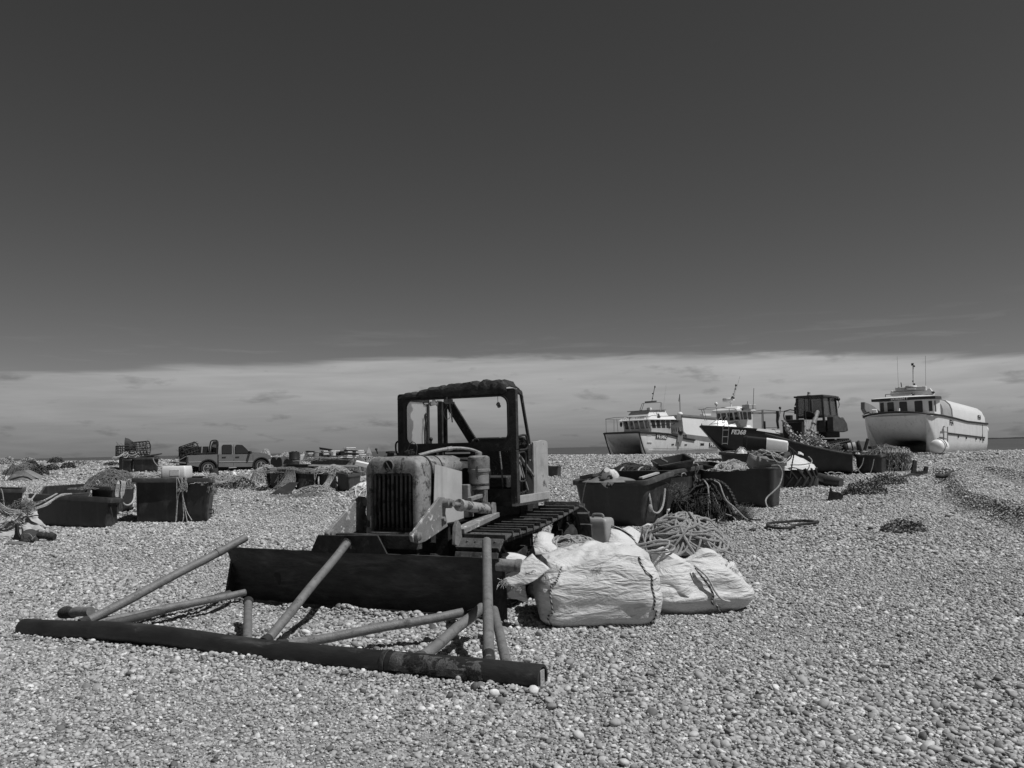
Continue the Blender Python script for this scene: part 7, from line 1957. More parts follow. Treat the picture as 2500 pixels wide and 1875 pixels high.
# flag mast amidships, lines and gear
fm_ = lambda a, b: l1(a, b, 'y', .9)
pole(BT, 'flag_mast', (fm_(1480, 830), fm_(1478, 500), fm_(1470, 165)), .025, m_dk); m = MB(); m.ball(fm_(1478, 530), (.22, .22, .2), 12, 8); m.build('mast_ball', m_bw2, BT)
m = MB(); m.plate([fm_(1465, 190), fm_(1445, 280), fm_(1458, 310), fm_(1472, 240)], .01); m.build('flag', m_bg, BT, smooth=0)
m = MB(); m.plate([l1(1450, 850, 'y', 1.98), l1(1425, 1025, 'y', 1.98), l1(1450, 1020, 'y', 1.98), l1(1480, 1115, 'y', 1.98), l1(1530, 940, 'y', 1.98), l1(1520, 850, 'y', 1.98)], .03); m.build('hanging_cover', m_bg, BT)
m = MB(); m.box(l1(1420, 590, 'y', 1.2), (.9, .8, .42)); m.build('winch_box', m_bg, BT, bevel=.03)
m = MB(); m.ball(l1(1485, 845, 'y', 1.95), (.25, .15, .18), 10, 7); m.build('hauler', m_dk, BT)
rails(BT, 'side_rail', [[l1(a, 840, 'y', 1.8), l1(a - 4, 765, 'y', 1.8)] for a in (1335, 1370, 1410, 1450)] + [[l1(1310, 720, 'y', 1.6), l1(1380, 690, 'y', 1.4)]], .03, m_dk)
m = MB(); m.box(l1(1350, 660, 'y', 1.0), (1.2, .5, .12)); m.build('canopy_edge', m_bg, BT)
# signs, scuppers, steps, boot line
def sign(t, lab, A, B, C_, D, txt, size):
    A, B, C_, D = map(V, (A, B, C_, D)); m = MB(); m.plate([A, B, C_, D], .02); s = m.build('number_board', m_letter_b, t)
    n = (B - A).cross(D - A).normalized()
    put_text(txt, size, m_letter_w, s, (A + B + C_ + D)/4 + n*.006, tuple(B - A), tuple(D - A), name='registration_number', depth=.003, bold=.008)
YS = 1.90
sign(BT, '', l1(1040, 962, 'y', YS), l1(1240, 975, 'y', YS), l1(1255, 895, 'y', YS), l1(1050, 885, 'y', YS), 'FE382', .40)
sign(BT, '', l1(2005, 1108, 'y', YS), l1(2185, 1124, 'y', YS), l1(2185, 1050, 'y', YS), l1(2005, 1040, 'y', YS), 'FE382', .38)
for a, b, w_, h_ in ((1350, 1068, 40, 18), (1583, 1075, 42, 18), (1877, 1068, 66, 40)):
    m = MB(); m.plate([l1(a - w_/2, b + h_/2, 'y', YS - .03), l1(a + w_/2, b + h_/2, 'y', YS - .03), l1(a + w_/2, b - h_/2, 'y', YS - .03), l1(a - w_/2, b - h_/2, 'y', YS - .03)], .04); m.build('scupper', m_dk, BT)
for a, b in ((920, 900), (935, 1025), (950, 1155)):
    m = MB(); m.beam(l1(a - 45, b, 'y', YS - .02), l1(a + 40, b + 3, 'y', YS - .02), .03, .05); m.build('hull_step', m_bw2, BT)
m = MB(); m.beam(l1(1000, 1143, 'y', 1.845), l1(2160, 1160, 'y', 1.845), .02, .035); m.build('boot_line', m_bg, BT)
m = MB(); m.ball(l1(415, 710, 'y', -1.3), (.10, .10, .2), 10, 7); m.build('anchor_winch', m_dk, BT)

# ================= FE368, dark hulled boat
def b2(a, b): return (1700 + a*.12054, 920 + b*.12054)
L2_ = 10.0
B2 = boat('black hulled fishing boat with a white foredeck and wheelhouse beside the crawler tractor', 1706.6, 56, 28, L2_, 0, .92)
def l2(a, b, v=1.3, ax='y'): return LP(B2, *b2(a, b), ax, v)
def hb2(x): f = x/L2_; return max(.02, 1.75*(1 - max(0, (f - .35)/.65)**2.3))
shp = [(L2_, l2(55, 1015, 0.0).z)]
for a, b, y in ((240, 985, .75), (660, 1000, 1.45), (1220, 1050, 1.72), (1680, 1140, 1.75)):
    p = l2(a, b, y); shp.append((p.x, p.z))
sh2 = pw(shp)
rings = []
for j in range(25):
    x = L2_*(1 - (1 - j/24)**1.5); S = sh2(x); h_ = hb2(x)
    k = max(0, (x - (L2_ - 2.6))/2.6); kz = -.3 + (S + .3)*k**1.15
    half = [(h_, S), (h_*.93 - .1*k*h_, kz + (S - kz)*.6), (h_*.80 - .3*k*h_, kz + (S - kz)*.3), (h_*.45, kz + (S - kz)*.1), (.03, kz)]
    rings.append([V((x, y, z)) for y, z in half] + [V((x, -y, z)) for y, z in half[::-1]] + [V((x, 0, S + .05))])
m = MB(); m.loft(rings); m.build('hull', m_bb, B2, smooth=45)
m = MB(); m.tube([V((L2_*(1-(1-j/20)**1.5), hb2(L2_*(1-(1-j/20)**1.5)) + .02, sh2(L2_*(1-(1-j/20)**1.5)))) for j in range(21)], .05, 6); m.tube([V((L2_*(1-(1-j/20)**1.5), -hb2(L2_*(1-(1-j/20)**1.5)) - .02, sh2(L2_*(1-(1-j/20)**1.5)))) for j in range(21)], .05, 6); m.build('rubbing_strake', m_dk, B2)
m = MB()
kp = [V((L2_ - 2.6*(1 - f**.87), 0, -.3 + (sh2(L2_) + .3)*f)) for f in (0, .2, .4, .6, .8, 1.0)]; m.tube(kp, .05, 6); m.beam(V((1, 0, -.3)), V((7.4, 0, -.3)), .12, .15); m.build('keel', m_bg, B2)
# white raised foredeck
xw = l2(1110, 890, 1.35).x; ztop = l2(1000, 885, 1.35).z
pz_ = [l2(a, b, y) for a, b, y in ((170, 890, .3), (420, 878, .8), (1000, 885, 1.35))]; zt_f = pw([(p.x, p.z) for p in pz_])
rr2 = []
x_end = l2(1220, 1048, 1.70).x
for j in range(15):
    f = j/14; x = x_end + (L2_ - .12 - x_end)*f; S = sh2(x) + .02; h_ = hb2(x)
    zt2 = S + (zt_f(x) - S)*min(1, max(0.02, (x - x_end)/max(.1, xw - x_end)))*(1 - max(0, (f - .9)/.1)**2*.6)
    hi = max(.02, h_*.60)
    rr2.append([V((x, h_*.985, S)), V((x - .02, hi, zt2)), V((x - .02, 0, zt2 + .04)), V((x - .02, -hi, zt2)), V((x, -h_*.985, S))])
m = MB(); m.loft(rr2); m.build('foredeck', m_bw2, B2, smooth=25)
m = MB(); A, B, C_, D = l2(1230, 1085, 1.74), l2(1700, 1160, 1.78), l2(1700, 1085, 1.78), l2(1260, 1048, 1.74); m.plate([A, B, C_, D], .08); m.plate([V((p.x, -p.y + .08, p.z)) for p in (A, B, C_, D)], .08); m.build('bulwark', m_bw2, B2)
# wheelhouse
wy = 1.15; fx = l2(900, 880, wy).x; zb, zt = l2(900, 880, wy).z, l2(890, 690, wy).z; bx = l2(1140, 880, wy).x
fc = [V((fx, -wy, zb)), V((fx, wy, zb)), V((fx + .12, wy, zt)), V((fx + .12, -wy, zt))]; sd = [V((fx, wy, zb)), V((bx, wy, zb)), V((bx, wy, zt)), V((fx + .12, wy, zt))]
m = MB(); m.loft([[V((fx, wy, zb - .9)), V((bx, wy, zb - .9)), V((bx, -wy, zb - .9)), V((fx, -wy, zb - .9))], [fc[1], sd[1], V((bx, -wy, zb)), fc[0]], [fc[2], sd[2], V((bx, -wy, zt)), fc[3]]]); m.build('wheelhouse', m_bw2, B2, smooth=20)
for u in ((.02, .16), (.22, .42), (.48, .70), (.78, .97)): win(B2, 'window', *fc, u[0], u[1], .08, .88, r=.10)
for u in ((.06, .20), (.27, .55), (.64, .92)): win(B2, 'window', *sd, u[0], u[1], .08, .88, r=.10)
zr2 = l2(900, 625, 1.0).z
m = MB(); m.loft([[V((fx + .40, wy + .1, zt)), V((bx - .25, wy + .1, zt)), V((bx - .25, -wy - .1, zt)), V((fx + .40, -wy - .1, zt))], [V((fx + .45, wy + .1, zt + .10)), V((bx - .25, wy + .1, zt + .07)), V((bx - .25, -wy - .1, zt + .07)), V((fx + .45, -wy - .1, zt + .10))], [V((fx - .1, .8, zr2 + .12)), V((bx, .8, zr2)), V((bx, -.8, zr2)), V((fx - .1, -.8, zr2 + .12))]]); m.build('roof', m_bw2, B2, smooth=20)
X2 = (fx + bx)/2
def k2(a, b): return l2(a, b, X2, 'x')
radar(B2, k2(655, 515), .42, .30); pole(B2, 'radar_post', (k2(700, 640), k2(705, 525)), .06, m_bw2)
pole(B2, 'mast', (k2(735, 470), k2(805, 160)), .035, m_bw2); m = MB()
for a, b, r in ((803, 172, .07), (790, 245, .05), (750, 350, .05), (730, 418, .08), (760, 430, .06)): m.ball(k2(a, b), (r, r, r*1.2), 8, 6)
m.build('mast_lamps', m_dk, B2)
pole(B2, 'aerial', (k2(760, 430), k2(885, -20)), .010, m_bw2); pole(B2, 'aerial', (k2(1150, 660), k2(1165, 230)), .016, m_dk); pole(B2, 'aerial', (k2(1030, 640), k2(1038, 495)), .02, m_dk)
m = MB(); m.ball(k2(403, 550), (.12, .12, .14), 10, 7); m.tube([k2(403, 560), k2(403, 640)], .03, 6); m.build('search_lamp', m_bw2, B2)
m = MB(); m.box(k2(1070, 610), (.7, .7, .35)); m.build('roof_locker', MAT('pale_locker', .40, .5, .1, 5), B2, bevel=.05)
m = MB(); m.box(l2(920, 660, 1.2), (.12, .12, .16)); m.build('side_lamp', m_dk, B2)
rl_ = [l2(880, 880, 1.1), l2(800, 660, 1.2), l2(660, 640, 1.3), l2(415, 632, 1.1), l2(220, 625, .8), V((9.75, .3, l2(105, 645, .3).z)), V((9.8, 0, l2(100, 660, 0).z)), V((9.3, -.9, l2(100, 640, 0).z)), V((7.6, -1.3, l2(220, 625, .8).z))]
rails(B2, 'bow_rail', [smooth_path(rl_, 3), [l2(180, 895, .3), l2(100, 660, 0)], [l2(215, 890, .6), l2(140, 640, .4)], [l2(415, 880, 1.0), l2(415, 632, 1.1)], [l2(665, 880, 1.2), l2(665, 640, 1.3)], [l2(260, 975, .9), l2(395, 880, .9)], [l2(290, 960, .95), l2(830, 885, 1.3)]], .022)
ld = lambda a, b: l2(a, b, hb2(7.3) + .06)
rails(B2, 'boarding_ladder', [smooth_path([ld(430, 985), ld(435, 900), ld(470, 850), ld(515, 820), ld(540, 990), ld(520, 1375)], 3), smooth_path([ld(570, 985), ld(560, 920), ld(600, 820), ld(645, 810), ld(660, 990), ld(628, 1375)], 3), [ld(538, 1080), ld(652, 1080)], [ld(528, 1215), ld(642, 1215)], [ld(522, 1350), ld(632, 1350)]], .024, m_al)
def ysurf2(x, z):
    S = sh2(x); h_ = hb2(x); k = max(0, (x - (L2_ - 2.6))/2.6); kz = -.3 + (S + .3)*k**1.15
    prof = [(h_, S), (h_*.93 - .1*k*h_, kz + (S - kz)*.6), (h_*.80 - .3*k*h_, kz + (S - kz)*.3), (h_*.45, kz + (S - kz)*.1)]
    for (y1, z1), (y0, z0) in zip(prof, prof[1:]):
        if z >= z0: return y0 + (y1 - y0)*min(1, (z - z0)/max(1e-6, z1 - z0))
    return h_*.45
def onhull2(a, b):
    y = 1.3
    for _ in range(12): p = l2(a, b, y); y = .5*y + .5*ysurf2(p.x, p.z)
    return p
pA, pB, pT, pO = onhull2(695, 1118), onhull2(965, 1128), onhull2(835, 1075), onhull2(825, 1165)
nx = (pB - pA).cross(pT - pO).normalized()
put_text('FE368', .42, m_letter_w, B2, onhull2(830, 1121) + nx*.14, tuple(pB - pA), tuple(pT - pO), name='registration_number', shear=.25, bold=.006, depth=.02)
# gallows and gear aft
rails(B2, 'gantry', [[l2(1140, 745, .6), l2(1700, 725, .6)], [l2(1160, 700, .9), l2(1340, 668, .9), l2(2050, 722, .9)], [l2(1335, 1050, .9), l2(1330, 680, .9)], [l2(1365, 1050, .9), l2(1350, 680, .9)], [l2(1400, 1025, .9), l2(1680, 1020, .9)]], .035, m_bg)
m = MB(); m.beam(l2(1140, 735, .7), l2(1700, 725, .7), .10, .14); m.build('boom', m_bg, B2)
m = MB(); m.tube([l2(1640, 690, .9), l2(1655, 780, .9), l2(1640, 900, .9), l2(1660, 1050, .9)], [.09, .13, .09, .08], 8); m.build('furled_sail', m_dk, B2)
m = MB(); m.ball(l2(1695, 630, .9), (.09, .09, .1), 8, 6); m.tube([l2(1695, 640, .9), l2(1700, 700, .9)], .03, 6); m.build('deck_lamp', m_dk, B2)
m = MB(); m.box(l2(1385, 1000, 1.0), (.10, .10, .7)); m.build('bollard', m_dk, B2)
rails(B2, 'hoop_rail', [smooth_path([l2(1530, 1065, 1.75), l2(1570, 1065, 1.75), l2(1600, 1100, 1.75), l2(1612, 1150, 1.75)], 4)], .03, m_dk)

# ================= DOREEN T, white catamaran on the right
def b4(a, b): return (2060 + a*.17179, 860 + b*.17179)
B3 = boat('big white catamaran fishing boat with a rounded canopy at the far right of the beach', 2274.7, 46, 44, 9.5, 1.97, .66)
def l4(a, b, v=1.97, ax='y'): return LP(B3, *b4(a, b), ax, v)
shp = [(p.x, p.z) for p in (l4(1250, 885), l4(1400, 905), l4(1560, 940), l4(1750, 990), l4(2020, 1020))]
sh3 = pw(shp)
rings = []; hb = 1.97; L3_ = 9.5
for j in range(31):
    x = (L3_ + .25)*(1 - (1 - j/30)**1.7); S = sh3(min(x, L3_ - .05)); xr = min(x, L3_)
    k = max(0, (x - (L3_ - .9))/1.15); kz = -.2 + (S + .2)*min(1, k)**1.4
    n_ = max(0, (x - (L3_ - 1.9))/2.15); tz = .85 + (S - .85)*min(1, n_)**2.6
    kw = .55*(1 - k) + .04; iw = 1.0*(1 - n_*.9) + .02
    hb_ = hb - .28*max(0, k)**2.2
    half = [(hb_, S), (hb_ - .0, kz + (S - kz)*.7), (hb_ - .05*(1 - k), kz + (S - kz)*.4), (hb_ - .14*(1 - k), kz + (S - kz)*.16), (hb_ - kw, kz), (hb_ - kw*1.4, kz + (tz - kz)*.3), (hb_ - iw*.9, kz + (tz - kz)*.72), (hb_ - iw - .25, tz - .04*(1 - n_)), (hb*.3, tz)]
    cz_ = S + .17*min(1, max(0, (x - 6)/3.5))
    rings.append([V((x, y, z)) for y, z in half] + [V((x, -y, z)) for y, z in half[::-1]] + [V((x, -hb*.5, S*.3 + cz_*.7)), V((x, 0, cz_)), V((x, hb*.5, S*.3 + cz_*.7))])
rings = [[p + V((.30*(1 - (p.y/hb)**2)*max(0, (p.x - 8)/1.75)**2, 0, 0)) for p in r_] for r_ in rings]
m = MB(); m.loft(rings); m.build('hull', m_bw, B3, smooth=60)
xs = [9.3*i/24 for i in range(25)]
edge = [V((x, hb + .02, sh3(x) + .02)) for x in xs]
frt = [V((L3_ + .30 + .28*(1 - (y/hb)**2) - .22*abs(y/hb)**4, y, sh3(L3_) + .02 + .20*(1 - (abs(y)/hb)**2.0))) for y in (1.75, 1.3, .8, .3, 0, -.3, -.8, -1.3, -1.75)]
m = MB(); m.tube(smooth_path(edge + frt + [V((p.x, -p.y, p.z)) for p in edge[::-1]], 2), .060, 8); m.build('rubbing_strake', m_dk, B3)
# wheelhouse: gentle bow-fronted house under a dark brow
wy = 1.55; cA = l4(1290, 870, wy); cB = l4(1270, 660, wy); zb, zt = cA.z, cB.z; xf = cA.x
zc_ = l4(850, 860, xf + .2, 'x').z
cols = []
for y in (-wy, -1.15, -.4, .4, 1.15, wy):
    dx = .28*(1 - (y/wy)**2); cols.append((y, dx))
bxh = xf - 1.0
ring0 = [V((xf + dx, y, zb - .25)) for y, dx in cols] + [V((bxh, wy, zb - .35)), V((bxh, -wy, zb - .35))]
ring1 = [V((xf + dx, y, zb + .02)) for y, dx in cols] + [V((bxh, wy, zb)), V((bxh, -wy, zb))]
ring2 = [V((xf + dx + .02, y, zt)) for y, dx in cols] + [V((bxh, wy, zt)), V((bxh, -wy, zt))]
m = MB(); m.loft([ring0, ring1, ring2]); m.build('wheelhouse', m_bw2, B3, smooth=30)
for i, (u0, u1) in ((0, (.15, .75)), (1, (.18, .72)), (2, (.15, .70)), (3, (.22, .78))):
    A, B, C_, D = ring1[i], ring1[i+1], ring2[i+1], ring2[i]; win(B3, 'window', A, B, C_, D, u0, u1, .10, .90, r=.10, off=.015)
A, B, C_, D = ring1[4], ring1[5], ring2[5], ring2[4]; win(B3, 'window', A, B, C_, D, .35, .8, .14, .86, r=.08, off=.015)
sdq = [V((xf, wy, zb)), V((bxh, wy, zb)), V((bxh, wy, zt)), V((xf, wy, zt))]; win(B3, 'window', *sdq, .06, .3, .14, .88, r=.06)
brow = [V((xf + dx*1.15 + .50, y*1.17, zt - .02)) for y, dx in cols] + [V((bxh, wy + .1, zt)), V((bxh, -wy - .25, zt))]
m = MB(); m.loft([brow, [p + V((.03, 0, .16)) for p in brow]]); m.build('brow', m_bb, B3, smooth=30)
rf_ = [p + V((0, 0, .163)) for p in brow]; cc_ = sum(rf_, V())/len(rf_); m = MB(); m.loft([rf_, [cc_ + (p - cc_)*.85 + V((0, 0, .05)) for p in rf_], [cc_ + (p - cc_)*.55 + V((0, 0, .08)) for p in rf_]]); m.build('roof', m_bw2, B3, smooth=30)
pn = (brow[2] + brow[3])/2 + V((.035, .0, .08)); put_text('DOREEN T', .20, m_letter_w, B3, pn + V((.015, -.05, 0)), (0, 1, 0), (0, 0, 1), name='boat_name', bold=.004, depth=.005)
zr3 = cc_.z
def k4(a, b): return l4(a, b, xf - .2, 'x')
m = MB(); P1, P2, P3, P4 = k4(715, 625), k4(735, 560), k4(1175, 540), k4(1240, 630)
m.beam(P1, P2, .5, .16, up=(1, 0, 0)); m.beam(P2, P3, .5, .14, up=(1, 0, 0)); m.beam(P3, P4, .5, .18, up=(1, 0, 0)); m.build('roof_arch', m_bw2, B3, bevel=.04)
m = MB(); m.beam(P2 + V((.27, 0, -.0)), P3 + V((.27, 0, 0)), .04, .12, up=(1, 0, 0)); m.build('arch_face', m_bg, B3)
rails(B3, 'roof_rail', [[k4(650, 605) + V((.6, 0, 0)), k4(1000, 585) + V((.6, 0, 0))], [k4(650, 605) + V((.6, 0, 0)), k4(650, 640) + V((.6, 0, 0))], [k4(715, 618) + V((.5, 0, 0)), k4(1000, 610) + V((.5, 0, 0))]], .025)
m = MB(); m.box(k4(880, 617) + V((.55, 0, 0)), (.10, 1.1, .06)); m.build('light_bar', m_bw2, B3)
m = MB(); m.ball(k4(1018, 605) + V((.4, 0, 0)), (.14, .10, .12), 10, 7); m.build('search_lamp', m_dk, B3)
radar(B3, k4(960, 545), .32, .30); m = MB(); m.lathe([(.325, .14), (.325, .18)], 20, Matrix.Translation(k4(960, 545)), cap=False); m.build('radar_band', m_dk, B3)
pole(B3, 'mast', (k4(990, 490), k4(985, 165)), .04, m_bw2); m = MB()
for a, b, r in ((977, 172, .09), (1000, 198, .06), (985, 412, .06), (1000, 455, .07)): m.box(k4(a, b), (r, r*1.4, r*1.5))
m.build('mast_lamps', m_dk, B3)
for a, b, a2, b2_, r in ((778, 555, 758, 60, .006), (1165, 535, 1160, 50, .007), (830, 540, 812, 430, .025)): pole(B3, 'aerial', (k4(a, b), k4(a2, b2_)), r, m_dk)
m = MB(); m.ball(k4(1228, 575) + V((.1, .2, 0)), (.09, .09, .08), 8, 6); m.build('side_lamp', m_dk, B3)
# canopy: long rounded shelter from the wheelhouse to the stern
def can(px_, v): return None
x0 = l4(1560, 935, 1.9).x; ztc = l4(1450, 670, 1.0).z
sec = []
for x, zt_, S in ((x0, ztc, sh3(x0)), (x0 - .1, ztc, sh3(x0)), (2.2, l4(1800, 745, 1.2).z, sh3(2.2)), (.25, l4(1895, 785, 1.2).z, sh3(.2)), (.05, l4(1900, 795, 1.2).z - .15, sh3(.1))):
    hy_ = 1.88
    prof = [(hy_, S + .02), (hy_ - .02, S + (zt_ - S)*.45), (hy_ - .12, S + (zt_ - S)*.70), (hy_ - .36, S + (zt_ - S)*.90), (hy_ - .75, zt_ - .01), (0, zt_ + .10)]
    sec.append([V((x, y, z)) for y, z in prof] + [V((x, -y, z)) for y, z in prof[-2::-1]])
m = MB(); m.loft(sec, closed=True); m.build('canopy', m_bw2, B3, smooth=50)
mid_s = [V((bxh + .02, y, z)) for y, z in [(p.y*.97, p.z - .03) for p in sec[0]]]
m = MB(); m.loft([[p + V((-.02, 0, 0)) for p in sec[0]][:1] * 0 + [V((x0 + .03, p.y*.965, p.z - .03)) for p in sec[0]], [V((bxh - .05, p.y*.90, min(p.z - .02, zt + .16) if p.z > zb else p.z)) for p in sec[0]]]); m.build('canopy_front', MAT('canopy_front_shade', .34, .5, .1, 3, bump=.03, streak=.2), B3, smooth=30)  # white canopy's shaded front, its shade put into a darker grey
def cy(a, b, off=.03): return l4(a, b, 1.88 + off)
m = MB(); m.plate([cy(1545, 760, -.18), cy(1545, 783, -.14), cy(1905, 853, -.14), cy(1895, 832, -.18)], .02); m.build('canopy_stripe', m_bg, B3)
m = MB(); m.plate([cy(1905, 853, -.13), cy(1892, 853, -.13), cy(1940, 1005, .01), cy(1952, 1005, .01)], .02); m.build('canopy_stripe', m_dk, B3)
def txt3(s, a, b, size, y, **kw):
    p = l4(a, b, y); put_text(s, size, m_letter_b, B3, p, (-1, 0, -.0), (0, 0, 1), name='registration_number', bold=.008, **kw)
txt3('FE4', 1530, 1005, .44, 1.982, shear=.1); txt3('FE4', 1925, 930, .40, 1.888, shear=.1)
m = MB(); m.plate([l4(1485, 1165, 1.985), l4(2010, 1225, 1.985), l4(2010, 1205, 1.985), l4(1485, 1140, 1.985)], .02); m.build('hull_stripe', m_dk, B3)
for a, b in ((1630, 1200), (1743, 1217), (1882, 1230), (1945, 1238)):
    m = MB(); m.box(l4(a, b, 1.97), (.10, .04, .13)); m.build('scupper', m_dk, B3)
m = MB(); m.box(l4(1985, 1245, 1.97), (.22, .04, .12)); m.build('stern_mark', m_dk, B3)
m = MB(); m.beam(l4(1968, 1030, 1.975), l4(1972, 1200, 1.975), .03, .03); m.build('guide_line', m_dk, B3)
ldp = lambda a, b: l4(a, b, 2.12)
rails(B3, 'boarding_ladder', [[ldp(1415, 1060), ldp(1412, 1130), ldp(1440, 1360)], [ldp(1475, 1060), ldp(1478, 1360)], [ldp(1415, 1060), ldp(1475, 1058)], [ldp(1412, 1130), ldp(1478, 1135)], [ldp(1425, 1225), ldp(1478, 1235)]], .030, m_al)
m = MB(); m.box(l4(1445, 1055, 2.1), (.35, .1, .06)); m.build('ladder_step', m_bw2, B3)
m = MB(); m.ball(V((-.25, 1.75, sh3(0) - .35)), (.22, .22, .26), 12, 8); m.build('stern_fender', m_bw2, B3)
# keel skegs stained at the waterline
m = MB(); m.prism([(L3_ - .95, .0), (L3_ - 1.3, .55), (3, .55), (3, -.1)], 'y', -.62, -.55); m.build('tunnel_panel', m_bg, B3)
# tender / hatch boards on the foredeck left of the wheelhouse
def kx(a, b): return l4(a, b, -1.3)
m = MB(); m.plate([kx(300, 705), kx(300, 810), kx(330, 865), kx(545, 880), kx(530, 850), kx(440, 775), kx(385, 740)], .25); m.build('upturned_dinghy', m_bg, B3, bevel=.03)
m = MB(); m.box(kx(445, 840) + V((.35, 0, 0)), (.1, .5, .22), (0, .5, 0)); m.build('white_locker', m_bw2, B3)
rails(B3, 'pulpit_rail', [smooth_path([kx(305, 905) + V((.4, 0, 0)), kx(330, 870) + V((.4, 0, 0)), kx(400, 850) + V((.4, 0, 0))], 4), smooth_path([kx(320, 905) + V((.45, 0, 0)), kx(345, 880) + V((.45, 0, 0)), kx(410, 862) + V((.45, 0, 0))], 4)], .03, m_dk)
m = MB(); m.box(V((L3_ + .25, l4(785, 845, L3_ + .2, 'x').y, sh3(L3_) + .32)), (.12, .12, .25)); m.build('samson_post', m_bw2, B3)
# big white fender tank lying against the port bow
pf = l4(1360, 1370, 2.75); wp_ = mat_of(B3) @ V((pf.x, 2.75, 0)); wp_.z = ground(wp_.x, wp_.y)
tf_ = thing('fuel_tank', 'white drum shaped tank lying against the bow of the right hand catamaran', 'tank', wp_, B3.rotation_euler.z)
MX = Matrix.Translation((0, 0, .42)) @ Matrix.Rotation(R(90), 4, 'Y')
m = MB(); m.lathe([(.1, -.55), (.31, -.50), (.38, -.38), (.40, -.2), (.40, .30), (.36, .48), (.25, .58), (.05, .62)], 28, MX); m.build('drum', m_white, tf_, smooth=50)
m = MB(); m.lathe([(.403, .26), (.407, .27), (.407, .33), (.403, .34)], 28, MX, cap=False); m.build('collar', m_dk, tf_)
m = MB(); rope_mesh(m, [V((-.3, -.25, .78)), V((-.1, 0, .89)), V((.05, .2, .82)), V((.12, .38, .6)), V((.15, .44, .4))], .018); m.build('lashing', m_roped, tf_)
# ------------------------------------------------------------------ crawler tractor with a tall cab behind the tubs
CR = boat('dark crawler tractor with a tall glazed cab parked between the two white boats', 2010.8, 34, 50, 0, .65, 0)
CR['category'] = 'tractor'; CR.name = 'crawler_tractor'; del CR['group']
CR.location.z = ground(CR.location.x, CR.location.y)
def lk(a, b, v=.65, ax='y'): return LP(CR, *z3(a, b), ax, v)
m_cd = MAT('dark_machine_paint', .05, .5, .4, 5, bump=.2, patch=.11, pscale=5, pth=(.55, .68))
zc0, zc1 = lk(640, 430, 0, 'x').z, lk(640, 170, 0, 'x').z
yL = lk(262, 300, 0, 'x').y; xr = lk(850, 430, .65).x
# cab: posts, glass, roof, lower body
m = MB(); 
for x, y in ((0, .62), (0, yL), (xr*.5, .62), (xr, .62), (xr, yL)): m.beam((x, y, zc0 - .3), (x*.94, y*.95, zc1), .09, .09, up=(1, 0, 0))
m.box((xr/2, (yL + .65)/2, zc0 - .45), (-xr, .65 - yL, .5)); m.box((0.0, (yL + .65)/2, zc0 - .05), (.06, .65 - yL, .10)); m.box((xr/2, .64, zc0 - .02), (-xr, .05, .10))
for y in (yL + .34, yL + .5): m.beam((0.0, y, zc0), (0, y, zc1), .03, .035, up=(1, 0, 0))
m.build('cab_frame', m_cd, CR, bevel=.01)
gm2 = GLASS('dusty_cab_glass', .08, .45)
ytop = .60
for nm, q in (('windscreen', [(0.02, yL + .06, zc0), (.02, .58, zc0), (.01, .55, zc1), (.01, yL + .08, zc1)]), ('side_glass', [(-.05, .63, zc0), (xr*.46, .63, zc0), (xr*.45, .60, zc1), (-.05, .60, zc1)]), ('side_glass', [(xr*.54, .63, zc0), (xr*.96, .63, zc0), (xr*.92, .60, zc1), (xr*.53, .60, zc1)]), ('rear_glass', [(xr, .55, zc0), (xr, yL + .06, zc0), (xr*.95, yL + .1, zc1), (xr*.95, .55, zc1)]), ('far_glass', [(xr*.96, yL, zc0), (-.05, yL, zc0), (-.05, yL + .02, zc1), (xr*.92, yL + .02, zc1)])):
    mm = MB(); mm.plate([V(p) for p in q], .01); mm.build(nm, gm2, CR, smooth=0)
zt_ = lk(640, 145, 0, 'x').z
m = MB(); m.box((xr/2 + .05, (yL + .65)/2, (zc1 + zt_)/2 + .01), (-xr + .25, .75 - yL, zt_ - zc1)); m.box((xr/2, (yL + .65)/2, zt_ + .02), (-xr, .6 - yL, .03)); m.build('roof', m_cd, CR, bevel=.02)
m = MB(); m.lathe([(.09, 0), (.09, .03), (.065, .05), (.065, .14), (.04, .16)], 14, Matrix.Translation((-.15, lk(437, 140, -.15, 'x').y, zt_ + .03))); m.build('beacon', MAT('beacon_lens', .30, .4, .1, 5), CR)
m = MB(); m.ball((xr*.95, .72, zt_ - .12), (.09, .08, .08), 10, 7); m.tube(smooth_path([(xr*.95, .72, zt_ - .15), (xr*.97, .74, zt_ - .35), (xr*.92, .72, zt_ - .5)], 4), .015, 5); m.build('work_lamp', m_dk, CR)
m = MB(); m.beam((-.12, yL - .12, zc1 - .35), (-.12, yL - .12, zc0 + .1), .05, .12, up=(1, 0, 0)); m.beam((0, yL, zc1 - .1), (-.12, yL - .12, zc1 - .3), .03, .03); m.build('mirror', m_dk, CR)
# tool locker and tank at the cab's side
pts = [lk(a, b, .72) for a, b in ((690, 455), (780, 450), (895, 560), (885, 660), (790, 665), (700, 655))]
m = MB(); m.plate(pts, .25); m.build('side_locker', m_cd, CR, bevel=.015)
m = MB(); m.plate([lk(a, b, .735) for a, b in ((770, 470), (800, 465), (850, 530), (810, 540))], .02); m.build('locker_lid', MAT('pale_machine_panel', .36, .5, .2, 6, patch=.1, pscale=8), CR)
c0, c1 = lk(895, 470, .45), lk(925, 650, .45); m = MB(); m.tube([c0, c0.lerp(c1, .2), c0.lerp(c1, .5), c1], [.10, .14, .20, .20], 14); m.build('fuel_tank', m_cd, CR)
m = MB(); m.box((xr/2 - .05, (yL + .65)/2, lk(860, 690, .5).z), (-xr*1.0, 1.2, .34)); m.build('cab_base', m_black, CR, bevel=.03)
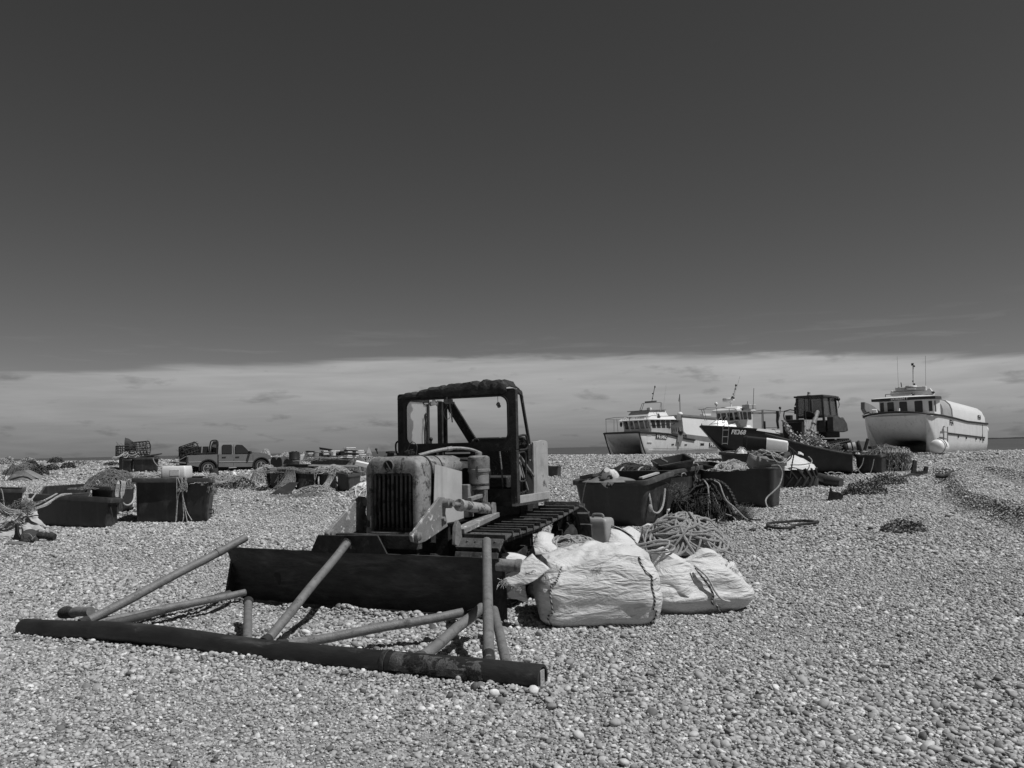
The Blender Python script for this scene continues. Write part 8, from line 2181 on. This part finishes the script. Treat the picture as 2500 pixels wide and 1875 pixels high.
# engine box with its dark grille in front
xe = 1.5
e = [lk(a, b, xe, 'x') for a, b in ((65, 800), (360, 790), (360, 505), (65, 515))]
ym, yM, ze0, ze1 = e[0].y, e[1].y, min(e[0].z, .7), e[2].z
m = MB(); m.box(((xe + .1)/2, (ym + yM)/2, (ze0 + ze1)/2), (xe - .1, yM - ym, ze1 - ze0)); m.build('engine_box', m_cd, CR, bevel=.04)
m = MB(); m.box((xe + .005, (ym + yM)/2, (ze0 + ze1)/2), (.03, (yM - ym)*.84, (ze1 - ze0)*.84)); 
m.build('grille', m_black, CR, bevel=.02)
m = MB(); m.plate([lk(a, b, yM + .02) for a, b in ((365, 500), (545, 490), (590, 690), (370, 700))], .02); m.build('side_sheet', MAT('pale_machine_panel', .36), CR)
m = MB(); m.box((xe*.5, (ym + yM)/2, ze1 + .03), (xe, yM - ym + .06, .05)); m.build('hood_lid', m_cd, CR, bevel=.015)
c0, c1 = lk(470, 650, yM + .1), lk(555, 380, yM + .1); m = MB(); m.tube([c0, c0.lerp(c1, .35)], .06, 10); m.tube([c0.lerp(c1, .35), c1], .10, 14); m.build('hydraulic_ram', m_dusty, CR)
c0 = lk(455, 430, .15); m = MB()
for k in range(4): m.tube([(c0.x + .14*math.cos(2*math.pi*i/16)*(1+.1*k), c0.y + .22*math.cos(2*math.pi*i/16 + .5), c0.z - .12 + .06*k + .16*math.sin(2*math.pi*i/16)*.5) for i in range(17)], .035, 6, caps=False)
m.build('hose_coil', m_rubber, CR)
m = MB(); m.box((1.1, ym + .15, ze1 + .15), (.3, .2, .2)); m.tube(smooth_path([(1.2, ym, ze1), (1.2, ym, ze1 + .42), (1.2, ym + .5, ze1 + .42), (1.2, ym + .5, ze1)], 2), .025, 6); m.tube([(.9, yM - .12, ze1), (.95, yM - .1, ze1 + .42)], .05, 8); m.build('front_gear', m_dk, CR)
# tracks
def track2(s):
    yc = (.65 + yL)/2 + s*.72; path = []
    for k in range(9): a = R(90 - 180*k/8); path.append(V((1.15 + .34*math.cos(a), 0, .42 + .36*math.sin(a))))
    for k in range(9): a = R(270 - 180*k/8); path.append(V((-1.75 + .42*math.cos(a), 0, .50 + .46*math.sin(a))))
    path.append(path[0]); m = MB(); n_ = 34; Ls = [0]
    for a, b in zip(path, path[1:]): Ls.append(Ls[-1] + (b - a).length)
    for i in range(n_):
        s_ = Ls[-1]*i/n_; j = max(k for k in range(len(Ls)) if Ls[k] <= s_ + 1e-9); j = min(j, len(path) - 2)
        p = path[j].lerp(path[j+1], (s_ - Ls[j])/(Ls[j+1] - Ls[j])); t = (path[j+1] - path[j]).normalized(); n = V((-t.z, 0, t.x))
        if n.dot(p - V((-.3, 0, .45))) < 0: n = -n
        M = Matrix((t, V((0, 1, 0)), n)).transposed().to_4x4(); M.translation = V((p.x, yc, p.z)); q = Ls[-1]/n_
        m.prism([(-q*.47, -.02), (q*.45, -.02), (q*.45, .07), (q*.33, .07), (q*.28, .012), (-q*.47, .012)], 'y', -.26, .26, M)
    tr = m.build('crawler_track', m_steel, CR)
    w = MB(); A = Matrix.Rotation(R(90), 4, 'X')
    for x, z, r in ((1.15, .42, .29), (-1.75, .5, .36), (-.9, .2, .14), (-.3, .2, .14), (.3, .2, .14)): w.lathe([(r*.3, -.1), (r, -.09), (r, .09), (r*.3, .1)], 18, Matrix.Translation((x, yc, z)) @ A)
    w.box((-.3, yc, .42), (2.2, .2, .25)); w.build('running_gear', m_rust2, CR)
track2(1); track2(-1)
m = MB(); m.box((-.2, (.65 + yL)/2, .75), (2.6, .9, .6)); m.build('chassis', m_black, CR, bevel=.03)

# ------------------------------------------------------------------ pickup truck
def zt2(a, b): return (400 + a*.12658, 1060 + b*.12658)
pr, pf_ = gat(*zt2(855, 738)), gat(*zt2(1880, 690))
hd_ = math.atan2(pf_.y - pr.y, pf_.x - pr.x)
hd_ = min(hd_, R(34))
TK = thing('pickup_truck', 'silver double cab pickup truck with its tailgate down, parked on the shingle', 'pickup truck', pr, hd_)
def lv_(a, b, v=0.0, ax='y'): return LP(TK, *zt2(a, b), ax, v)     # near side is the plane y = 0
def xz(a, b, v=0.0): p = lv_(a, b, v); return (p.x, p.z)
m_car = MAT('silver_car_paint', .15, .6, .10, 2, bump=.02, spec=.15, patch=.18, pscale=3, pth=(.6, .72))
WD = 1.66
wr_, wf_ = lv_(855, 662), lv_(1880, 612); rw = .345
def arch_pts(c, r, n=9, a0=200, a1=-20):
    return [(c.x + r*math.cos(R(a0 + (a1 - a0)*k/n)), c.z + r*math.sin(R(a0 + (a1 - a0)*k/n))) for k in range(n + 1)]
# cab and bonnet lower body
lowz = xz(1400, 632)[1]
poly = [xz(1045, 640), xz(1045, 395), xz(1700, 385), xz(1735, 345), xz(1850, 352), xz(1985, 375), xz(2065, 420), xz(2085, 470), xz(2095, 520), xz(2000, 600)]
arch = arch_pts(V((wf_.x, 0, wf_.z)), rw*1.16, 9, -15, 195)
poly = [xz(1045, 636), xz(1045, 392), xz(1700, 380), xz(1735, 342), xz(1850, 350), xz(1985, 373), xz(2065, 418), xz(2085, 470), xz(2092, 520)] + [p for p in arch if p[1] > lowz - .02] + [xz(1740, 632)]
def sides(poly_, y0, y1, inset=.04):
    m = MB(); n_ = len(poly_)
    cx = sum(p[0] for p in poly_)/n_; cz = sum(p[1] for p in poly_)/n_
    ringA = [V((cx + (x - cx)*.985, y0, cz + (z - cz)*.97)) for x, z in poly_]; ringB = [V((x, y0 + inset, z)) for x, z in poly_]; ringC = [V((x, y1 - inset, z)) for x, z in poly_]; ringD = [V((cx + (x - cx)*.985, y1, cz + (z - cz)*.97)) for x, z in poly_]
    m.loft([ringA, ringB, ringC, ringD]); return m
sides(poly, 0, WD).build('body', m_car, TK, smooth=35)
# greenhouse
bz = xz(1200, 385)[1]; rz_ = lv_(1200, 128, .25).z
bl_ = [lv_(a, b, .02) for a, b in ((1045, 388), (1720, 380))]; 
tl = [lv_(a, b, .14) for a, b in ((1060, 195), (1340, 172), (1490, 190))]
lowr = [V((bl_[0].x, .03, bz)), V((bl_[1].x, .06, bz - .02)), V((bl_[1].x + .25, WD*.5, bz)), V((bl_[1].x, WD - .06, bz - .02)), V((bl_[0].x, WD - .03, bz))]
topr = [V((tl[0].x, .16, tl[0].z)), V((tl[2].x, .18, tl[2].z)), V((tl[2].x + .12, WD*.5, tl[2].z)), V((tl[2].x, WD - .18, tl[2].z)), V((tl[0].x, WD - .16, tl[0].z))]
topr2 = [V((tl[0].x + .03, .34, rz_)), V((tl[2].x - .22, .36, rz_ - .02)), V((tl[2].x - .12, WD*.5, rz_)), V((tl[2].x - .22, WD - .36, rz_ - .02)), V((tl[0].x + .03, WD - .34, rz_))]
m = MB(); m.loft([lowr, topr, topr2]); m.build('cabin', m_car, TK, smooth=40)
def swin(name, pts, y=.0, mat=None):
    # pane on the near side, leaning with the cabin wall
    o = []
    for a, b in pts:
        p = lv_(a, b, .05)
        f = (p.z - bz)/(tl[1].z - bz); p = lv_(a, b, .03 + .13*f - .012); o.append(p)
    m = MB(); m.plate(o, .03); return m.build(name, mat or m_gl, TK, smooth=0)
swin('rear_door_window', ((1122, 378), (1122, 220), (1145, 205), (1295, 205), (1312, 225), (1312, 378)))
swin('front_door_window', ((1380, 375), (1380, 220), (1405, 205), (1510, 212), (1575, 270), (1645, 345), (1650, 372)))
m = MB(); ws = [lowr[1] + V((.0, .03, .03)), lowr[2] + V((0.02, 0, .03)), topr[2] + V((.02, 0, -.05)), topr[1] + V((.02, .03, -.05))]; m.plate(ws, .02); ws2 = [lowr[2] + V((.02, 0, .03)), lowr[3] + V((0, -.03, .03)), topr[3] + V((.02, -.03, -.05)), topr[2] + V((.02, 0, -.05))]; m.plate(ws2, .02); m.build('windscreen', m_gl, TK, smooth=0)
# rear window in the cab's back
bx_ = bl_[0].x - .012
m = MB(); m.add([(bx_, .22, bz + .03), (bx_, WD - .22, bz + .03), (bx_ + (tl[0].x - bl_[0].x), WD - .30, tl[0].z + .0), (bx_ + (tl[0].x - bl_[0].x), .30, tl[0].z + .0)], [(0, 1, 2, 3)]); rwn = m.build('rear_window', m_gl, TK, smooth=0); sol = rwn.modifiers.new('thickness', 'SOLIDIFY'); sol.thickness = .02
hp_ = [V((bx_ - .03, .10, bz)), V((bx_ + .0, .19, tl[0].z)), V((bx_ + .03, .34, rz_ + .02)), V((bx_ + .03, WD - .34, rz_ + .02)), V((bx_, WD - .19, tl[0].z)), V((bx_ - .03, WD - .10, bz))]
m = MB(); m.tube(smooth_path(hp_, 4), .03, 7); m.build('cab_hoop', m_dk, TK)
# bed
bt = xz(700, 395)[1]; bb_ = xz(600, 545)[1]; x0 = xz(450, 500)[0]; x1 = bl_[0].x - .03
archr = arch_pts(V((wr_.x, 0, wr_.z)), rw*1.18, 9, -15, 195)
lb_ = xz(600, 620)[1]
bp = [(x0, bt - .02), (x1, bt), (x1, lowz)] + [p for p in archr if p[1] > lb_ - .02] + [xz(700, 636), xz(450, 590)]
m = MB(); m.prism(bp, 'y', 0, .09); m.build('bed_side', m_car, TK, smooth=30)
m = MB(); m.prism(bp, 'y', WD - .09, WD); m.build('bed_side', m_car, TK, smooth=30)
m = MB(); m.box(((x0 + x1)/2, WD/2, bb_ + .05), (x1 - x0, WD - .18, .06)); m.box((x1 - .02, WD/2, (bt + bb_)/2), (.04, WD - .18, bt - bb_)); m.build('bed_floor', m_dk, TK)
m = MB(); m.box(((x0 + x1)/2 - .05, WD - .14, bt + .16), (x1 - x0, .10, .46)); m.build('far_bed_liner', m_dk, TK)
for k in range(3): 
    m = MB(); 
m = MB(); m.tube([V((x0 + .3, .03, bt + .06)), V((x1 - .1, .03, bt + .06))], .022, 6)
for f in (.12, .5, .95): m.tube([V((x0 + (x1 - x0)*f, .03, bt - .03)), V((x0 + (x1 - x0)*f, .03, bt + .06))], .03, 6)
m.build('bed_rail', m_dk, TK)
m = MB(); t0_, t1_ = lv_(440, 560, .06), lv_(85, 478, .06)
m.plate([V((x0, .05, bb_)), V((x0, WD - .05, bb_)), V((x0 - .46, WD - .05, bb_ + .06)), V((x0 - .46, .05, bb_ + .06))], .06); m.build('tailgate', m_car, TK, bevel=.01)
m = MB(); m.tube([V((x0, .1, bt - .05)), V((x0 - .40, .08, bb_ + .08))], .012, 5); m.tube([V((x0, WD - .1, bt - .05)), V((x0 - .40, WD - .08, bb_ + .08))], .012, 5); m.build('tailgate_stay', m_al, TK)
m = MB(); m.box((x0 + .02, .04, (bt + bb_)/2 - .05), (.08, .09, .34)); m.build('tail_lamp', MAT('tail_lamp_lens', .06, .3, .2, 5), TK, bevel=.02)
m = MB(); m.box((x0 - .12, WD/2, lb_ + .02), (.12, WD*.9, .16)); m.build('rear_bumper', m_dk, TK, bevel=.03)
fb = xz(2095, 545); m = MB(); m.box((fb[0] - .07, WD/2, fb[1] + .02), (.30, WD + .06, .26)); m.build('front_bumper', MAT('grey_bumper', .22, .5, .1, 5), TK, bevel=.05)
m = MB(); m.box((fb[0] - .05, .12, xz(2075, 445)[1]), (.12, .24, .12)); m.build('headlight', m_white, TK, bevel=.03)
m = MB(); m.box((fb[0] - .05, WD - .12, xz(2075, 445)[1]), (.12, .24, .12)); m.build('headlight', m_white, TK, bevel=.03)
m = MB(); c = lv_(1665, 352, -.12); m.box(c, (.10, .22, .15)); m.build('wing_mirror', m_dk, TK, bevel=.03)
for a, b in ((1160, 442), (1418, 438)):
    m = MB(); m.box(lv_(a, b, -.012), (.18, .03, .045)); m.build('door_handle', m_dk, TK, bevel=.008)
m = MB()
for a0, b0, a1, b1_ in ((1344, 200, 1352, 480), (1352, 480, 1338, 615), (1052, 380, 1050, 500), (1050, 500, 1028, 625), (1718, 400, 1722, 600)):
    m.beam(lv_(a0, b0, .004 if b0 > 380 else .10), lv_(a1, b1_, .004), .012, .012, up=(0, 1, 0))
m.build('door_gap', m_dk, TK)
m = MB(); m.beam(lv_(480, 540, .0), lv_(720, 535, .0), .02, .035, up=(0, 1, 0)); m.beam(lv_(1065, 535, .0), lv_(1720, 525, .0), .02, .035, up=(0, 1, 0)); m.build('trim_strip', MAT('pale_trim', .45, .5, .1, 5), TK)
m = MB()
for c, r in ((wr_, rw*1.19), (wf_, rw*1.17)):
    pts = arch_pts(V((c.x, 0, c.z)), r, 12, 195, -15); m.tube([V((x, -.005, z)) for x, z in pts], .035, 6)
m.build('arch_trim', m_dk, TK)
for c in (wr_, wf_):
    for y in (.12, WD - .12):
        s = -1 if y < .5 else 1
        A = Matrix.Translation((c.x, y, c.z)) @ Matrix.Rotation(R(90), 4, 'X')
        w = MB(); w.lathe([(.19, -.11), (.27, -.125), (rw - .02, -.11), (rw, -.07), (rw, .07), (rw - .02, .11), (.27, .125), (.19, .11)], 28, A); wo = w.build('wheel', m_rubber, TK, smooth=40)
        rm = MB(); A2 = Matrix.Translation((c.x, y + s*.085, c.z)) @ Matrix.Rotation(R(90), 4, 'X')
        rm.lathe([(.195, -.03), (.215, -.035), (.215, .035), (.195, .03)], 28, A2, cap=False); rm.lathe([(.055, -.02), (.055, .02)], 14, A2)
        for k in range(5):
            a = 2*math.pi*k/5 + .3; rm.beam((c.x + .04*math.cos(a), y + s*.095, c.z + .04*math.sin(a)), (c.x + .205*math.cos(a), y + s*.095, c.z + .205*math.sin(a)), .085, .03, up=(0, 1, 0))
        rm.build('rim', MAT('alloy_rim', .50, .35, .1, 5, metal=.3, bump=0), wo)
        bk_ = MB(); bk_.lathe([(.2, -.01), (.2, .01)], 20, A2 @ Matrix.Translation((0, 0, -s*.03 if False else 0))); 
m = MB(); m.box((wr_.x, WD/2, wr_.z + .06), (1.0, WD - .5, .3)); m.box((wf_.x, WD/2, wf_.z + .10), (.95, WD - .3, .4)); m.box(((wr_.x + wf_.x)/2, WD/2, lowz + .0), (wf_.x - wr_.x, WD - .35, .2)); m.build('underbody', m_black, TK)
m = MB(); p0, p1 = lv_(1250, 648, -.05), lv_(1395, 640, -.05); m.beam(p0, p1, .12, .03); m.build('side_step', MAT('pale_trim', .45), TK)
# pot cage in the bed, and post, and net beyond the bonnet
c = mat_of(TK) @ V((x0 + .35, WD - .45, bt + .22)); cage('dark pot cage leaning in the back of the pickup truck', c, .30, .70, (0, R(-18), hd_ + .2))
m = MB(); c0 = mat_of(TK) @ lv_(728, 375, .05); m.tube([c0, c0 + V((.02, 0, .34))], .022, 6); o = m.build('stick', m_cabpaint); tag(o, 'short pale stick standing up in the pickup bed side', 'stick')
c = at(*zt2(1945, 320), 44.5); net_heap('white net bundle showing above the bonnet of the pickup', c - V((0, 0, .35)), .34, .25, .45, m_netl, m_netl, 50, .010, 0, 90, seglen=.1, name='net_bundle', group='net bundles on the skyline')
# ------------------------------------------------------------------ yacht far out at sea
ys_ = at(900, 1107, 1500); YT = thing('sailing_yacht', 'tiny white sailing yacht far out on the sea left of the bulldozer cab', 'yacht', (ys_.x, 1500, -4.2))
m = MB(); m.loft([[V((-5, 0, .2)), V((-5, 0, 1.2))], [V((0, -1.4, .0)), V((0, -1.4, 1.1))], [V((6, 0, .2)), V((6, 0, 1.5))], [V((0, 1.4, 0)), V((0, 1.4, 1.1))], [V((-5, 0, .2)), V((-5, 0, 1.2))]], closed=False, cap0=False, cap1=False); m.build('hull', m_bw2, YT)
m = MB(); m.plate([V((-4, 0, 2.2)), V((.6, 0, 2.2)), V((.8, 0, 15))], .05); m.plate([V((1, 0, 2)), V((5.5, 0, 2)), V((1, 0, 13))], .05); m.build('sail', m_white, YT)
# low far shore on the right horizon
m = MB(); q = random.Random(4); n_ = 60; tops = []
for i in range(n_ + 1):
    x = 3600 + 1700*i/n_; tops.append((x, 3 + 9*max(0, noise.noise(V((i*.22, 3, 1)))) + q.uniform(0, 3)))
m.prism([(3600, -6)] + tops + [(5300, -6)], 'y', 7000, 7300); o = m.build('far_shore', MAT('far_shore', .10, .9, .2, 1)); tag(o, kind='structure')
